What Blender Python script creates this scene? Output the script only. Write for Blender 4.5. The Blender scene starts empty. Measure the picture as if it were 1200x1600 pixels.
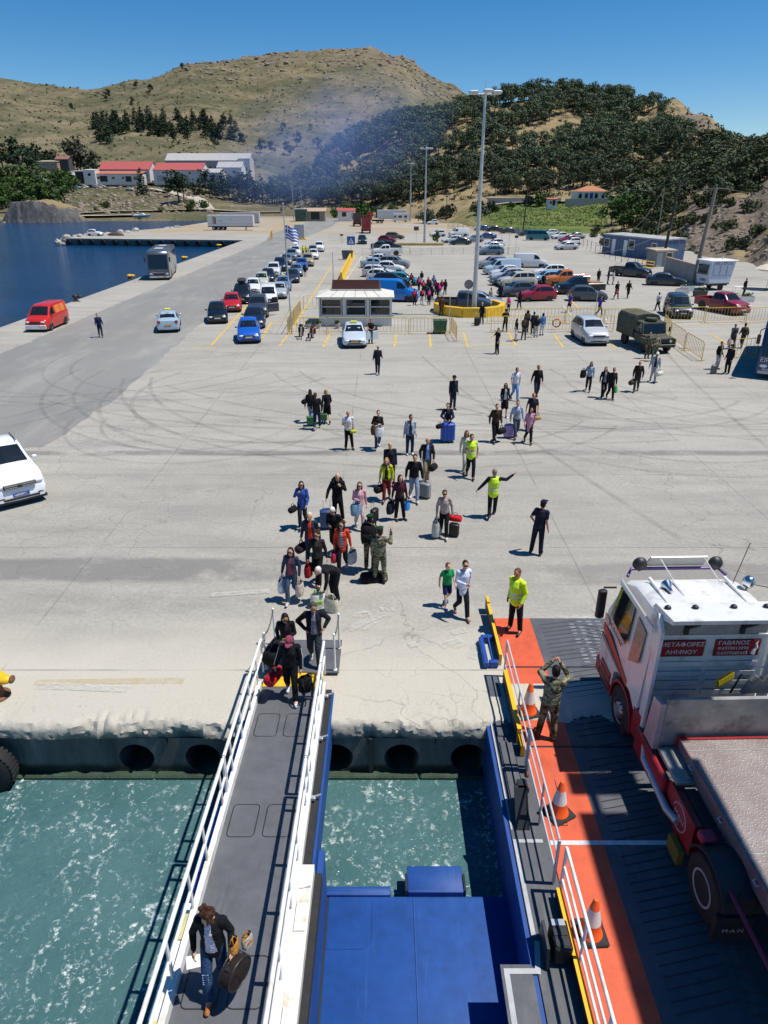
import bpy, bmesh, math, random
import numpy as np
from mathutils import Vector, Matrix, noise as mnoise
R = math.radians
rng = random.Random(7)
scene = bpy.context.scene
COL = scene.collection
# ------------------------------------------------------------------ camera
CH, CT, CF = 10.25, R(25.0), 1080.0          # eye height over the quay, pitch down, focal length in photo pixels
cam = bpy.data.cameras.new('camera')
cam.sensor_fit = 'VERTICAL'; cam.sensor_height = 36.0; cam.lens = 36.0 * CF / 1600.0
cam.clip_start = 0.1; cam.clip_end = 6000
cam_o = bpy.data.objects.new('camera', cam); COL.objects.link(cam_o)
cam_o.location = (0, 0, CH); cam_o.rotation_euler = (R(90) - CT, 0, 0)
scene.camera = cam_o
# ------------------------------------------------------------------ sky, sun, exposure
SUN_EL, SUN_AZ = 66.0, 93.0                   # azimuth clockwise from +Y (away from the ship)
world = bpy.data.worlds.new('World'); scene.world = world; world.use_nodes = True
wn = world.node_tree.nodes; wl = world.node_tree.links
sky = wn.new('ShaderNodeTexSky'); sky.sky_type = 'NISHITA'; sky.sun_disc = False
sky.sun_elevation = R(SUN_EL); sky.sun_rotation = R(SUN_AZ)
sky.air_density = 1.0; sky.dust_density = 0.0; sky.altitude = 1500; sky.ozone_density = 3.5
wn['Background'].inputs['Strength'].default_value = 0.098
hs = wn.new('ShaderNodeHueSaturation'); hs.inputs['Saturation'].default_value = 1.38; wl.new(sky.outputs['Color'], hs.inputs['Color']); wl.new(hs.outputs['Color'], wn['Background'].inputs['Color'])
sun = bpy.data.lights.new('sun', 'SUN'); sun.energy = 4.9; sun.angle = R(0.53); sun.color = (1.0, 0.955, 0.88)
sun_o = bpy.data.objects.new('sun', sun); COL.objects.link(sun_o)
sd = Vector((math.sin(R(SUN_AZ)) * math.cos(R(SUN_EL)), math.cos(R(SUN_AZ)) * math.cos(R(SUN_EL)), math.sin(R(SUN_EL))))
sun_o.rotation_euler = sd.to_track_quat('Z', 'Y').to_euler(); sun_o.location = (60, 0, 80)
vs = scene.view_settings; vs.view_transform = 'Standard'; vs.look = 'None'; vs.exposure = 0.12; vs.gamma = 1.0; vs.use_curve_mapping = False
scene.cycles.max_bounces = 6; scene.cycles.diffuse_bounces = 3; scene.cycles.glossy_bounces = 3
scene.cycles.transmission_bounces = 4; scene.cycles.volume_bounces = 1; scene.cycles.use_denoising = True
scene.cycles.caustics_reflective = False; scene.cycles.caustics_refractive = False
# ------------------------------------------------------------------ surveying helpers
def G(px, py, z=0.0):
	"""point at height z that the photograph shows at (px, py)"""
	v = (py - 800) / CF
	t = (CH - z) / (math.sin(CT) + v * math.cos(CT))
	return Vector(((px - 600) / CF * t, t * (math.cos(CT) - v * math.sin(CT)), z))
def GY(px, py, Y):
	"""point at distance Y that the photograph shows at (px, py)"""
	v = (py - 800) / CF
	t = Y / (math.cos(CT) - v * math.sin(CT))
	return Vector(((px - 600) / CF * t, Y, CH - t * (math.sin(CT) + v * math.cos(CT))))
def XatY(px, Y, z=0.0):
	return (px - 600) / CF * (Y * math.cos(CT) + (CH - z) * math.sin(CT))
# ------------------------------------------------------------------ objects
def tag(o, label=None, cat=None, group=None, kind=None):
	if label: o['label'] = label
	if cat: o['category'] = cat
	if group: o['group'] = group
	if kind: o['kind'] = kind
	return o
def empty(name, loc=(0, 0, 0), rz=0.0, parent=None):
	o = bpy.data.objects.new(name, None); COL.objects.link(o); o.location = loc; o.rotation_euler = (0, 0, rz)
	o.empty_display_size = 0.1
	if parent: o.parent = parent
	return o
def link(name, me, parent=None, loc=None, rot=None):
	o = bpy.data.objects.new(name, me); COL.objects.link(o)
	if parent: o.parent = parent
	if loc is not None: o.location = loc
	if rot is not None: o.rotation_euler = rot
	return o
def copy_tree(o, parent=None):
	c = o.copy(); COL.objects.link(c)
	if parent: c.parent = parent
	for ch in list(o.children): copy_tree(ch, c)
	return c
def hexc(h):
	h = h.lstrip('#'); f = lambda i: (int(h[i:i + 2], 16) / 255) ** 2.2
	return (f(0), f(2), f(4), 1)
# ------------------------------------------------------------------ materials
MATS = {}
class N:
	"""tiny node helper"""
	def __init__(s, name):
		s.m = bpy.data.materials.new(name); s.m.use_nodes = True
		s.t = s.m.node_tree; s.b = s.t.nodes['Principled BSDF']; s.out = s.t.nodes['Material Output']
	def n(s, typ, **kw):
		nd = s.t.nodes.new(typ)
		for k, v in kw.items():
			if k.startswith('i_'): nd.inputs[k[2:].replace('_', ' ')].default_value = v
			else: setattr(nd, k, v)
		return nd
	def l(s, a, b): s.t.links.new(a, b)
	def geo(s):
		if not hasattr(s, '_g'): s._g = s.n('ShaderNodeNewGeometry').outputs['Position']
		return s._g
	def obj(s):
		if not hasattr(s, '_o'): s._o = s.n('ShaderNodeTexCoord').outputs['Object']
		return s._o
	def scale(s, vec, sc):
		mp = s.n('ShaderNodeMapping'); mp.inputs['Scale'].default_value = sc; s.l(vec, mp.inputs['Vector']); return mp.outputs[0]
	def noise(s, vec, sc, detail=4, rough=.55, dist=0):
		n = s.n('ShaderNodeTexNoise'); n.inputs['Scale'].default_value = sc; n.inputs['Detail'].default_value = detail
		n.inputs['Roughness'].default_value = rough; n.inputs['Distortion'].default_value = dist; s.l(vec, n.inputs['Vector']); return n.outputs['Fac']
	def voro(s, vec, sc, feat='F1'):
		n = s.n('ShaderNodeTexVoronoi'); n.feature = feat; n.inputs['Scale'].default_value = sc; s.l(vec, n.inputs['Vector']); return n.outputs['Distance']
	def ramp(s, fac, stops):
		n = s.n('ShaderNodeValToRGB'); e = n.color_ramp.elements
		while len(e) < len(stops): e.new(.5)
		for k, (p, c) in enumerate(stops):
			e[k].position = p; e[k].color = c if len(c) == 4 else (*c, 1)
		s.l(fac, n.inputs[0]); return n.outputs[0]
	def fr(s, fac, a, b, lo=0.0, hi=1.0):
		n = s.n('ShaderNodeMapRange'); n.inputs[1].default_value = a; n.inputs[2].default_value = b; n.inputs[3].default_value = lo; n.inputs[4].default_value = hi
		s.l(fac, n.inputs[0]); return n.outputs[0]
	def math(s, op, a, b=None):
		n = s.n('ShaderNodeMath'); n.operation = op
		for k, x in enumerate((a, b)):
			if x is None: continue
			if isinstance(x, (int, float)): n.inputs[k].default_value = x
			else: s.l(x, n.inputs[k])
		return n.outputs[0]
	def mix(s, fac, a, b, mode='MIX'):
		n = s.n('ShaderNodeMix'); n.data_type = 'RGBA'; n.blend_type = mode
		for k, x in ((0, fac), (6, a), (7, b)):
			if isinstance(x, (int, float)): n.inputs[k].default_value = x
			elif isinstance(x, tuple): n.inputs[k].default_value = x if len(x) == 4 else (*x, 1)
			else: s.l(x, n.inputs[k])
		return n.outputs[2]
	def bump(s, h, strength=.3, dist=.02):
		n = s.n('ShaderNodeBump'); n.inputs['Strength'].default_value = strength; n.inputs['Distance'].default_value = dist
		s.l(h, n.inputs['Height']); s.l(n.outputs[0], s.b.inputs['Normal']); return n
	def base(s, c):
		if isinstance(c, tuple): s.b.inputs['Base Color'].default_value = c if len(c) == 4 else (*c, 1)
		else: s.l(c, s.b.inputs['Base Color'])
	def set(s, **kw):
		for k, v in kw.items():
			s.b.inputs[k.replace('_', ' ')].default_value = v
		return s
def mat(name, color, rough=.6, metal=0.0, var=.12, scale=6.0, coat=0.0, spec=.5, bump=0.0, dirt=None):
	if name in MATS: return MATS[name]
	c = hexc(color) if isinstance(color, str) else (*color[:3], 1)
	k = N(name); k.set(Roughness=rough, Metallic=metal, Coat_Weight=coat, Coat_Roughness=.08); k.b.inputs['Specular IOR Level'].default_value = spec
	if var:
		f = k.noise(k.obj(), scale, 5, .6)
		d = tuple(x * (1 - var) for x in c[:3]); e = tuple(min(1, x * (1 + var)) for x in c[:3])
		colr = k.ramp(f, [(.3, d), (.7, e)])
		if dirt:
			g = k.noise(k.obj(), dirt[1], 6, .7); colr = k.mix(k.fr(g, .52, .72), colr, dirt[0])
		k.base(colr)
		if bump: k.bump(k.noise(k.obj(), scale * 5, 4), bump, .01)
	else: k.base(c)
	MATS[name] = k.m; return k.m
def paint(color):   return mat('car_paint_' + str(color), color, .32, 0, .04, 1.5, .6)
def cloth(color):
	nm = 'cloth_' + str(color)
	if nm in MATS: return MATS[nm]
	c = hexc(color)[:3]; k = N(nm); P = k.obj(); f = k.noise(P, 9, 5, .6); cr = k.noise(k.scale(P, (1.6, 1.6, .8)), 8, 4, .55, 1.6)
	k.base(k.ramp(f, [(.3, tuple(x * .75 for x in c)), (.7, tuple(min(1, x * 1.25 + .004) for x in c))])); k.set(Roughness=.85); k.b.inputs['Specular IOR Level'].default_value = .25
	k.bump(cr, .9, .035); MATS[nm] = k.m; return k.m
def plast(color):   return mat('plastic_' + str(color), color, .5, 0, .08, 5)
GLASS = mat('car_glass', (.012, .016, .02), .06, 0, 0, spec=.7)
RUBBER = mat('rubber', (.018, .018, .019), .8, 0, .3, 8)
DARK = mat('dark_trim', (.02, .021, .023), .55, 0, .2, 5)
CHROME = mat('chrome', (.62, .63, .65), .22, 1, 0)
ALLOY = mat('alloy', (.42, .43, .45), .38, .7, .1)
STEEL = mat('galvanised_steel', (.48, .5, .52), .42, .5, .15, 3)
LAMPG = mat('lamp_glass', (.75, .77, .8), .12, 0, 0, spec=.8)
LAMPR = mat('tail_glass', (.32, .012, .012), .15, 0, 0)
WHITE = mat('white_paint', (.78, .78, .76), .45, 0, .05, 4, dirt=((.5, .42, .32, 1), 2.2))
BLACK = mat('black_steel', (.016, .017, .02), .5, 0, .2, 4)
YELLOW = mat('yellow_paint', (.78, .47, .02), .5, 0, .1, 4, dirt=((.4, .27, .06, 1), 3))
# ------------------------------------------------------------------ mesh building
class MB:
	def __init__(s): s.v = []; s.f = []; s.mi = []; s.mats = []; s.cur = 0; s.M = None
	def use(s, m):
		if m not in s.mats: s.mats.append(m)
		s.cur = s.mats.index(m); return s
	def add(s, vs, fs):
		o = len(s.v)
		if s.M is not None: vs = [tuple(s.M @ Vector(p)) for p in vs]
		s.v.extend(tuple(p) for p in vs); s.f.extend(tuple(i + o for i in f) for f in fs); s.mi.extend([s.cur] * len(fs)); return s
	def box(s, x0, x1, y0, y1, z0, z1, b=0.0):
		if b <= 0:
			return s.add([(x0, y0, z0), (x1, y0, z0), (x1, y1, z0), (x0, y1, z0), (x0, y0, z1), (x1, y0, z1), (x1, y1, z1), (x0, y1, z1)],
						 [(3, 2, 1, 0), (4, 5, 6, 7), (0, 1, 5, 4), (1, 2, 6, 5), (2, 3, 7, 6), (3, 0, 4, 7)])
		vs = [];
		rings = [(b, z0), (0, z0 + b), (0, z1 - b), (b, z1)]
		for ins, z in rings:
			c = b
			X0, X1, Y0, Y1 = x0 + ins, x1 - ins, y0 + ins, y1 - ins
			vs += [(X0 + c, Y0, z), (X1 - c, Y0, z), (X1, Y0 + c, z), (X1, Y1 - c, z), (X1 - c, Y1, z), (X0 + c, Y1, z), (X0, Y1 - c, z), (X0, Y0 + c, z)]
		fs = [tuple(range(7, -1, -1)), tuple(range(24, 32))]
		for r in range(3):
			for k in range(8): fs.append((r * 8 + k, r * 8 + (k + 1) % 8, r * 8 + 8 + (k + 1) % 8, r * 8 + 8 + k))
		return s.add(vs, fs)
	def prism(s, pts, axis, a, b):
		"""polygon (2-D) extruded along axis x|y|z from a to b"""
		n = len(pts)
		def P(p, t):
			return {'x': (t, p[0], p[1]), 'y': (p[0], t, p[1]), 'z': (p[0], p[1], t)}[axis]
		vs = [P(p, a) for p in pts] + [P(p, b) for p in pts]
		fs = [tuple(range(n - 1, -1, -1)), tuple(range(n, 2 * n))] + [(i, (i + 1) % n, n + (i + 1) % n, n + i) for i in range(n)]
		return s.add(vs, fs)
	def tube(s, pts, r, n=8, caps=True, flat=None):
		pts = [Vector(p) for p in pts]; rs = r if isinstance(r, (list, tuple)) else [r] * len(pts)
		vs = []; up = None
		for i, p in enumerate(pts):
			d = (pts[min(i + 1, len(pts) - 1)] - pts[max(i - 1, 0)]).normalized()
			if up is None:
				up = Vector((0, 0, 1)) if abs(d.z) < .9 else Vector((1, 0, 0))
			a = d.cross(up).normalized(); bb = a.cross(d).normalized(); up = bb
			for k in range(n):
				an = 2 * math.pi * k / n
				vs.append(p + a * math.cos(an) * rs[i] + bb * math.sin(an) * rs[i] * (flat or 1))
		fs = []
		for i in range(len(pts) - 1):
			for k in range(n): fs.append((i * n + k, i * n + (k + 1) % n, (i + 1) * n + (k + 1) % n, (i + 1) * n + k))
		if caps: fs += [tuple(range(n - 1, -1, -1)), tuple(range((len(pts) - 1) * n, len(pts) * n))]
		return s.add(vs, fs)
	def lathe(s, prof, c=(0, 0, 0), n=16, axis='z'):
		vs = []
		for r, z in prof:
			for k in range(n):
				a = 2 * math.pi * k / n; x, y = r * math.cos(a), r * math.sin(a)
				q = (x, y, z) if axis == 'z' else ((z, x, y) if axis == 'x' else (y, z, x))
				vs.append((q[0] + c[0], q[1] + c[1], q[2] + c[2]))
		m = len(prof); fs = []
		for i in range(m - 1):
			for k in range(n): fs.append((i * n + k, i * n + (k + 1) % n, (i + 1) * n + (k + 1) % n, (i + 1) * n + k))
		fs += [tuple(range(n - 1, -1, -1)), tuple(range((m - 1) * n, m * n))]
		return s.add(vs, fs)
	def ell(s, c, rx, ry, rz, n=10, m=7, M=None):
		vs = [(0, 0, -1)];
		for i in range(1, m):
			t = -math.pi / 2 + math.pi * i / m
			for k in range(n):
				a = 2 * math.pi * k / n; vs.append((math.cos(t) * math.cos(a), math.cos(t) * math.sin(a), math.sin(t)))
		vs.append((0, 0, 1)); L = len(vs) - 1
		fs = [(0, 1 + (k + 1) % n, 1 + k) for k in range(n)]
		for i in range(m - 2):
			for k in range(n): fs.append((1 + i * n + k, 1 + i * n + (k + 1) % n, 1 + (i + 1) * n + (k + 1) % n, 1 + (i + 1) * n + k))
		fs += [(L, 1 + (m - 2) * n + k, 1 + (m - 2) * n + (k + 1) % n) for k in range(n)]
		out = []
		for x, y, z in vs:
			p = Vector((x * rx, y * ry, z * rz))
			if M is not None: p = M @ p
			out.append(p + Vector(c))
		return s.add(out, fs)
	def cap(s, p0, p1, r0, r1, n=10):
		"""tapered capsule"""
		p0, p1 = Vector(p0), Vector(p1); d = p1 - p0; L = d.length
		if L < 1e-6: return s.ell(p0, r0, r0, r0)
		q = d.to_track_quat('Z', 'Y').to_matrix()
		prof = [(r0 * math.cos(t), -r0 * math.sin(t)) for t in (R(80), R(50), R(22))] + [(r0, 0), (r1, L)] + [(r1 * math.cos(t), L + r1 * math.sin(t)) for t in (R(22), R(50), R(80))]
		vs = []
		for r, z in prof:
			for k in range(n):
				a = 2 * math.pi * k / n; vs.append(q @ Vector((r * math.cos(a), r * math.sin(a), z)) + p0)
		m = len(prof); fs = []
		for i in range(m - 1):
			for k in range(n): fs.append((i * n + k, i * n + (k + 1) % n, (i + 1) * n + (k + 1) % n, (i + 1) * n + k))
		fs += [tuple(range(n - 1, -1, -1)), tuple(range((m - 1) * n, m * n))]
		return s.add(vs, fs)
	def mesh(s, name, smooth=None):
		me = bpy.data.meshes.new(name); me.from_pydata(s.v, [], s.f)
		for m in s.mats: me.materials.append(m)
		if len(s.mats) > 1: me.polygons.foreach_set('material_index', s.mi)
		if smooth:
			me.polygons.foreach_set('use_smooth', [True] * len(s.f))
			if smooth is not True: me.set_sharp_from_angle(angle=R(smooth))
		me.update(); return me
	def build(s, name, m=None, parent=None, loc=None, rot=None, smooth=None):
		if m is not None and not s.mats: s.mats = [m]
		return link(name, s.mesh(name, smooth), parent, loc, rot)
def box(name, m, parent, *d, b=0.0, **kw): return MB().box(*d, b=b).build(name, m, parent, **kw)
def text_mesh(body, size, m, name='lettering', align='CENTER', depth=.002, sx=1.0):
	c = bpy.data.curves.new('t', 'FONT'); c.body = body; c.size = size; c.align_x = align; c.align_y = 'CENTER'; c.extrude = depth; c.space_line = .85; c.resolution_u = 2
	o = bpy.data.objects.new('t', c); COL.objects.link(o)
	dg = bpy.context.evaluated_depsgraph_get(); me = bpy.data.meshes.new_from_object(o.evaluated_get(dg))
	bpy.data.objects.remove(o); bpy.data.curves.remove(c)
	me.name = name; me.materials.clear(); me.materials.append(m)
	if sx != 1: me.transform(Matrix.Diagonal((sx, 1, 1, 1)))
	return me
def sheet(name, m, pts, z, kind='structure'):
	o = MB().add([(x, y, z) for x, y in pts], [tuple(range(len(pts)))]).build(name, m); o['kind'] = kind; return o
# ================================================================== ground, quay, water
def concrete():
	k = N('quay_concrete'); P = k.geo()
	sep = k.n('ShaderNodeSeparateXYZ'); k.l(P, sep.inputs[0]); X, Y, Z = sep.outputs
	big = k.noise(P, .09, 5, .6); st = k.scale(P, (.25, 1.2, 1)); streak = k.noise(st, .7, 6, .65); fine = k.noise(P, 9, 6, .7); mid = k.noise(P, 1.1, 6, .62)
	c = k.ramp(big, [(.3, (.355, .335, .29)), (.5, (.42, .398, .348)), (.72, (.485, .458, .40))])
	c = k.mix(k.fr(streak, .45, .75, 0, .65), c, (.225, .215, .20))
	c = k.mix(k.fr(mid, .5, .72, 0, .5), c, (.46, .44, .385))
	c = k.mix(k.fr(fine, .35, .68, .45, 0), c, (.19, .18, .165))
	# worn cream lip along the berth, darker asphalted trenches across the apron
	dist = k.noise(P, .55, 5, .6); Yw = k.math('ADD', Y, k.math('MULTIPLY', k.math('SUBTRACT', dist, .5), 2.2))
	lip = k.fr(Yw, 15.6, 13.2); c = k.mix(k.math('MULTIPLY', lip, .85), c, (.52, .485, .41))
	def band(y0, y1, amt, colr, wob, Xa=None):
		nonlocal c
		Yb = k.math('ADD', Y, k.math('MULTIPLY', k.math('SUBTRACT', k.noise(P, .5, 6, .7), .5), wob))
		f = k.math('MULTIPLY', k.fr(Yb, y0 - .12, y0 + .12), k.fr(Yb, y1 + .12, y1 - .12))
		f = k.math('MULTIPLY', f, k.fr(k.noise(P, .35, 5, .7), .36, .52))
		if Xa is not None: f = k.math('MULTIPLY', f, k.fr(X, Xa[0], Xa[1]))
		c = k.mix(k.math('MULTIPLY', f, amt), c, colr)
	band(17.25, 18.6, .72, (.17, .165, .16), .5, (1.5, -5))
	band(17.0, 18.3, .6, (.19, .18, .17), .8, (1, 6))
	band(27.7, 28.25, .75, (.17, .165, .155), .35)
	band(19.0, 27.0, .22, (.24, .23, .21), 3)
	# rust round old fittings
	rust = k.fr(k.noise(P, .8, 5, .7), .68, .78); c = k.mix(k.math('MULTIPLY', rust, k.math('MULTIPLY', lip, .6)), c, (.34, .2, .09))
	# cracks
	wob = k.n('ShaderNodeVectorMath', operation='ADD'); k.l(P, wob.inputs[0])
	nz = k.n('ShaderNodeTexNoise'); nz.inputs['Scale'].default_value = 1.2; nz.inputs['Detail'].default_value = 5; k.l(P, nz.inputs['Vector']); k.l(nz.outputs['Color'], wob.inputs[1])
	for sc, w, lo, hi in ((.33, .006, .45, .56), (1.1, .012, .54, .62), (2.6, .022, .60, .66)):
		cr = k.fr(k.voro(wob.outputs[0], sc, 'DISTANCE_TO_EDGE'), w, 0)
		cr = k.math('MULTIPLY', cr, k.fr(k.noise(P, .12, 3), lo, hi, 0, .5)); c = k.mix(cr, c, (.10, .095, .085))
	# slab joints every few metres
	jx = k.math('ABSOLUTE', k.math('SUBTRACT', k.math('FRACT', k.math('DIVIDE', k.math('ADD', X, 101.5), 7.4)), .5))
	jy = k.math('ABSOLUTE', k.math('SUBTRACT', k.math('FRACT', k.math('DIVIDE', k.math('ADD', Y, 100.6), 6.15)), .5))
	jt = k.math('MAXIMUM', k.fr(jx, .0045, .0015), k.fr(jy, .0055, .002)); c = k.mix(k.math('MULTIPLY', jt, k.fr(k.noise(P, .4, 4), .38, .6, .05, .6)), c, (.13, .125, .115))
	# darker down the quay edge, green algae near the waterline
	c = k.mix(k.fr(Z, -.12, -.45, 0, .8), c, (.085, .08, .07)); c = k.mix(k.fr(Z, -1.18, -1.34), c, (.035, .06, .035))
	# beaten earth far inland
	dirt = k.math('MULTIPLY', k.fr(Yw, 185, 200), k.fr(k.noise(P, .05, 4), .4, .55)); c = k.mix(dirt, c, (.36, .28, .18))
	k.base(c); k.set(Roughness=.9); k.b.inputs['Specular IOR Level'].default_value = .2
	grit = k.noise(P, 26, 5, .75); pit = k.fr(k.voro(wob.outputs[0], 5.5), .05, .22, 1, 0); lipz = k.math('MULTIPLY', k.fr(Yw, 13.6, 12.2), k.fr(k.noise(P, 1.3, 4), .4, .6))
	c = k.mix(k.math('MULTIPLY', k.math('MULTIPLY', pit, lipz), .35), c, (.17, .15, .12)); c = k.mix(k.math('MULTIPLY', k.fr(grit, .5, .72), k.fr(Yw, 16, 12.5, .1, .35)), c, (.22, .195, .15)); k.base(c)
	k.bump(k.math('ADD', k.math('ADD', k.math('MULTIPLY', fine, .6), mid), k.math('MULTIPLY', grit, .5)), .6, .03)
	return k.m
CONC = concrete()
def asphalt():
	k = N('asphalt'); P = k.geo(); sep = k.n('ShaderNodeSeparateXYZ'); k.l(P, sep.inputs[0])
	big = k.noise(k.scale(P, (1, .22, 1)), .16, 5, .6); fine = k.noise(P, 14, 4, .7); dust = k.noise(k.scale(P, (1, .35, 1)), .4, 6, .65)
	c = k.ramp(big, [(.3, (.205, .20, .19)), (.7, (.275, .268, .25))])
	c = k.mix(k.fr(dust, .5, .75, 0, .75), c, (.38, .365, .325)); c = k.mix(k.fr(fine, .35, .65, .3, 0), c, (.11, .108, .103))
	k.base(c); k.set(Roughness=.92); k.bump(fine, .4, .01); return k.m
ASPH = asphalt()
# the slab inland of the berth
g = MB(); pts = [(-31.5, 14), (160, 14), (400, 60), (400, 340), (-55, 340), (-60, 300), (-63, 225), (-74, 192), (-75, 173), (-31.5, 166)]
g.add([(x, y, 0) for x, y in pts], [tuple(range(len(pts)))])
low = [(-31.5, 14), (-31.5, 166), (-75, 173), (-74, 192), (-63, 225), (-60, 300)]
for a, b in zip(low, low[1:]): g.add([(*a, 0), (*a, -4), (*b, -4), (*b, 0)], [(0, 1, 2, 3)])
quay = g.build('quay', CONC); tag(quay, kind='structure')
# ragged berth edge: profile swept along x, broken arris
me = MB(); xs = np.arange(-31.5, 13.01, .055); prof = [(14.0, 0), (13.2, 0), (12.6, 0), (12.25, 0), (12.05, 0), (11.9, 0), (11.8, -.003), (11.72, -.008), (11.65, -.018), (11.58, -.035), (11.53, -.06), (11.49, -.10), (11.46, -.15), (11.44, -.20), (11.43, -.26), (11.42, -.32), (11.42, -.38), (11.43, -.45)]
n = len(prof); V = []
for x in xs:
	c1 = mnoise.noise(Vector((x * .5, 3.1, 0))); c2 = mnoise.fractal(Vector((x * 1.3, 9.2, 0)), .8, 2.1, 4)
	for j, (y, z) in enumerate(prof):
		w = max(0, min(1, (12.1 - y) / .55)); q_ = Vector((x * 1.5, y * 1.5, z * 2.2)); ch = mnoise.voronoi(q_ + Vector((c2, 0, c1)))[0]; ch2 = mnoise.voronoi(q_ * 3.1)[0]; f4 = mnoise.fractal(Vector((x * 9, y * 9, z * 9)), .6, 2.0, 4)
		chip = max(0, .55 - ch[0]) * .34 + max(0, .45 - ch2[0]) * .09; dy = (chip - .10 - .16 * c1 - .05 * c2 + .025 * f4) * w
		dz = (-.55 * chip * min(1, w * 1.4) * (1 if z > -.3 else .3) + .022 * f4 * w + .05) * (w if 0 < j < n - 1 else 0)
		V.append((x, y + dy * (.3 if j == n - 1 else 1), min(.012, z + dz)))
F = [(i * n + j, i * n + j + 1, (i + 1) * n + j + 1, (i + 1) * n + j) for i in range(len(xs) - 1) for j in range(n - 1)]
me.add(V, F); edge = me.build('quay_edge', CONC, smooth=28); tag(edge, kind='structure')
# berth wall with round wave-breaker openings
wl_ = MB(); c0, step, Rr, zc = -5.39, 1.444, .38, -.98; Z0, Z1 = -2.6, -.42
for kx in range(-19, 13):
	cx = c0 + step * kx; xa, xb = cx - step / 2, cx + step / 2
	if kx < 0: wl_.add([(xa, 11.4, Z0), (xb, 11.4, Z0), (xb, 11.4, Z1), (xa, 11.4, Z1)], [(0, 1, 2, 3)]); continue
	m_ = 28; ring = []; sq = []; back = []
	for i in range(m_):
		a = 2 * math.pi * i / m_; ca, sa = math.cos(a), math.sin(a); rr = Rr * (1 + .04 * mnoise.noise(Vector((ca * 2, sa * 2, kx))))
		ring.append((cx + rr * ca, 11.4, zc + rr * sa)); back.append((cx + Rr * .96 * ca, 13.4, zc + Rr * .96 * sa))
		hx = step / 2; hz = (Z1 - zc) if sa > 0 else (zc - Z0)
		tt = min(hx / max(abs(ca), 1e-6), hz / max(abs(sa), 1e-6)); sq.append((cx + ca * tt, 11.4, zc + sa * tt))
	o = len(wl_.v); wl_.add(ring + sq + back, [f for i in range(m_) for f in ((i, (i + 1) % m_, m_ + (i + 1) % m_, m_ + i), ((i + 1) % m_, i, 2 * m_ + i, 2 * m_ + (i + 1) % m_))] + [tuple(range(2 * m_, 3 * m_))])
wallk = N('wet_wall'); P = wallk.geo(); sp = wallk.n('ShaderNodeSeparateXYZ'); wallk.l(P, sp.inputs[0])
cc = wallk.ramp(wallk.noise(wallk.scale(P, (1, 1, .25)), 1.6, 6, .65), [(.3, (.07, .066, .06)), (.55, (.15, .145, .135)), (.75, (.29, .275, .25))])
zz = wallk.math('ADD', sp.outputs[2], wallk.math('MULTIPLY', wallk.noise(P, 2, 4), .22))
cc = wallk.mix(wallk.fr(zz, -1.02, -1.15), cc, (.02, .03, .02)); cc = wallk.mix(wallk.fr(zz, -1.2, -1.3), cc, (.045, .085, .05)); wallk.base(cc); wallk.set(Roughness=.75); wallk.bump(wallk.noise(P, 5, 6, .75), .9, .06)
tag(wl_.build('quay_wall', wallk.m), kind='structure')
box('dark_groove', BLACK, bpy.data.objects['quay_wall'], -.33, -.24, 11.33, 11.42, -1.5, -.4)  # black strip stands in for the darkness of an open slab groove
led = MB();
for x in np.arange(-31, 13, 1.444 * 2): led.box(x + .02, x + 1.444 * 2 - .02, 11.22, 11.42, -1.62, -1.36, b=.03)
tag(led.build('quay_footing', wallk.m), kind='structure')
# pier face scallops (row of tyre fenders added later)
# asphalt lane along the berth, left of the waiting queue
ax = [(-31.2, 28.6), (-31.2, 33), (-26.4, 46), (-26.2, 165), (-29, 190), (-27, 230), (-27, 328), (-17, 328), (-16, 230), (-19.2, 165), (-17.3, 110), (-15.3, 55), (-14.5, 36), (-14.9, 28.6)]
ax2 = []
for (x0, y0), (x1, y1) in zip(ax, ax[1:] + ax[:1]):
	m_ = max(1, int(math.hypot(x1 - x0, y1 - y0) / .6))
	ax2 += [(x0 + (x1 - x0) * t / m_ + .32 * mnoise.fractal(Vector((x0 + t * .3, y0, 1)), .8, 2, 4), y0 + (y1 - y0) * t / m_ + .25 * mnoise.fractal(Vector((x0, y0 + t * .3, 6)), .8, 2, 4)) for t in range(m_)]
sheet('road', ASPH, ax2, .004)
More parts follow.
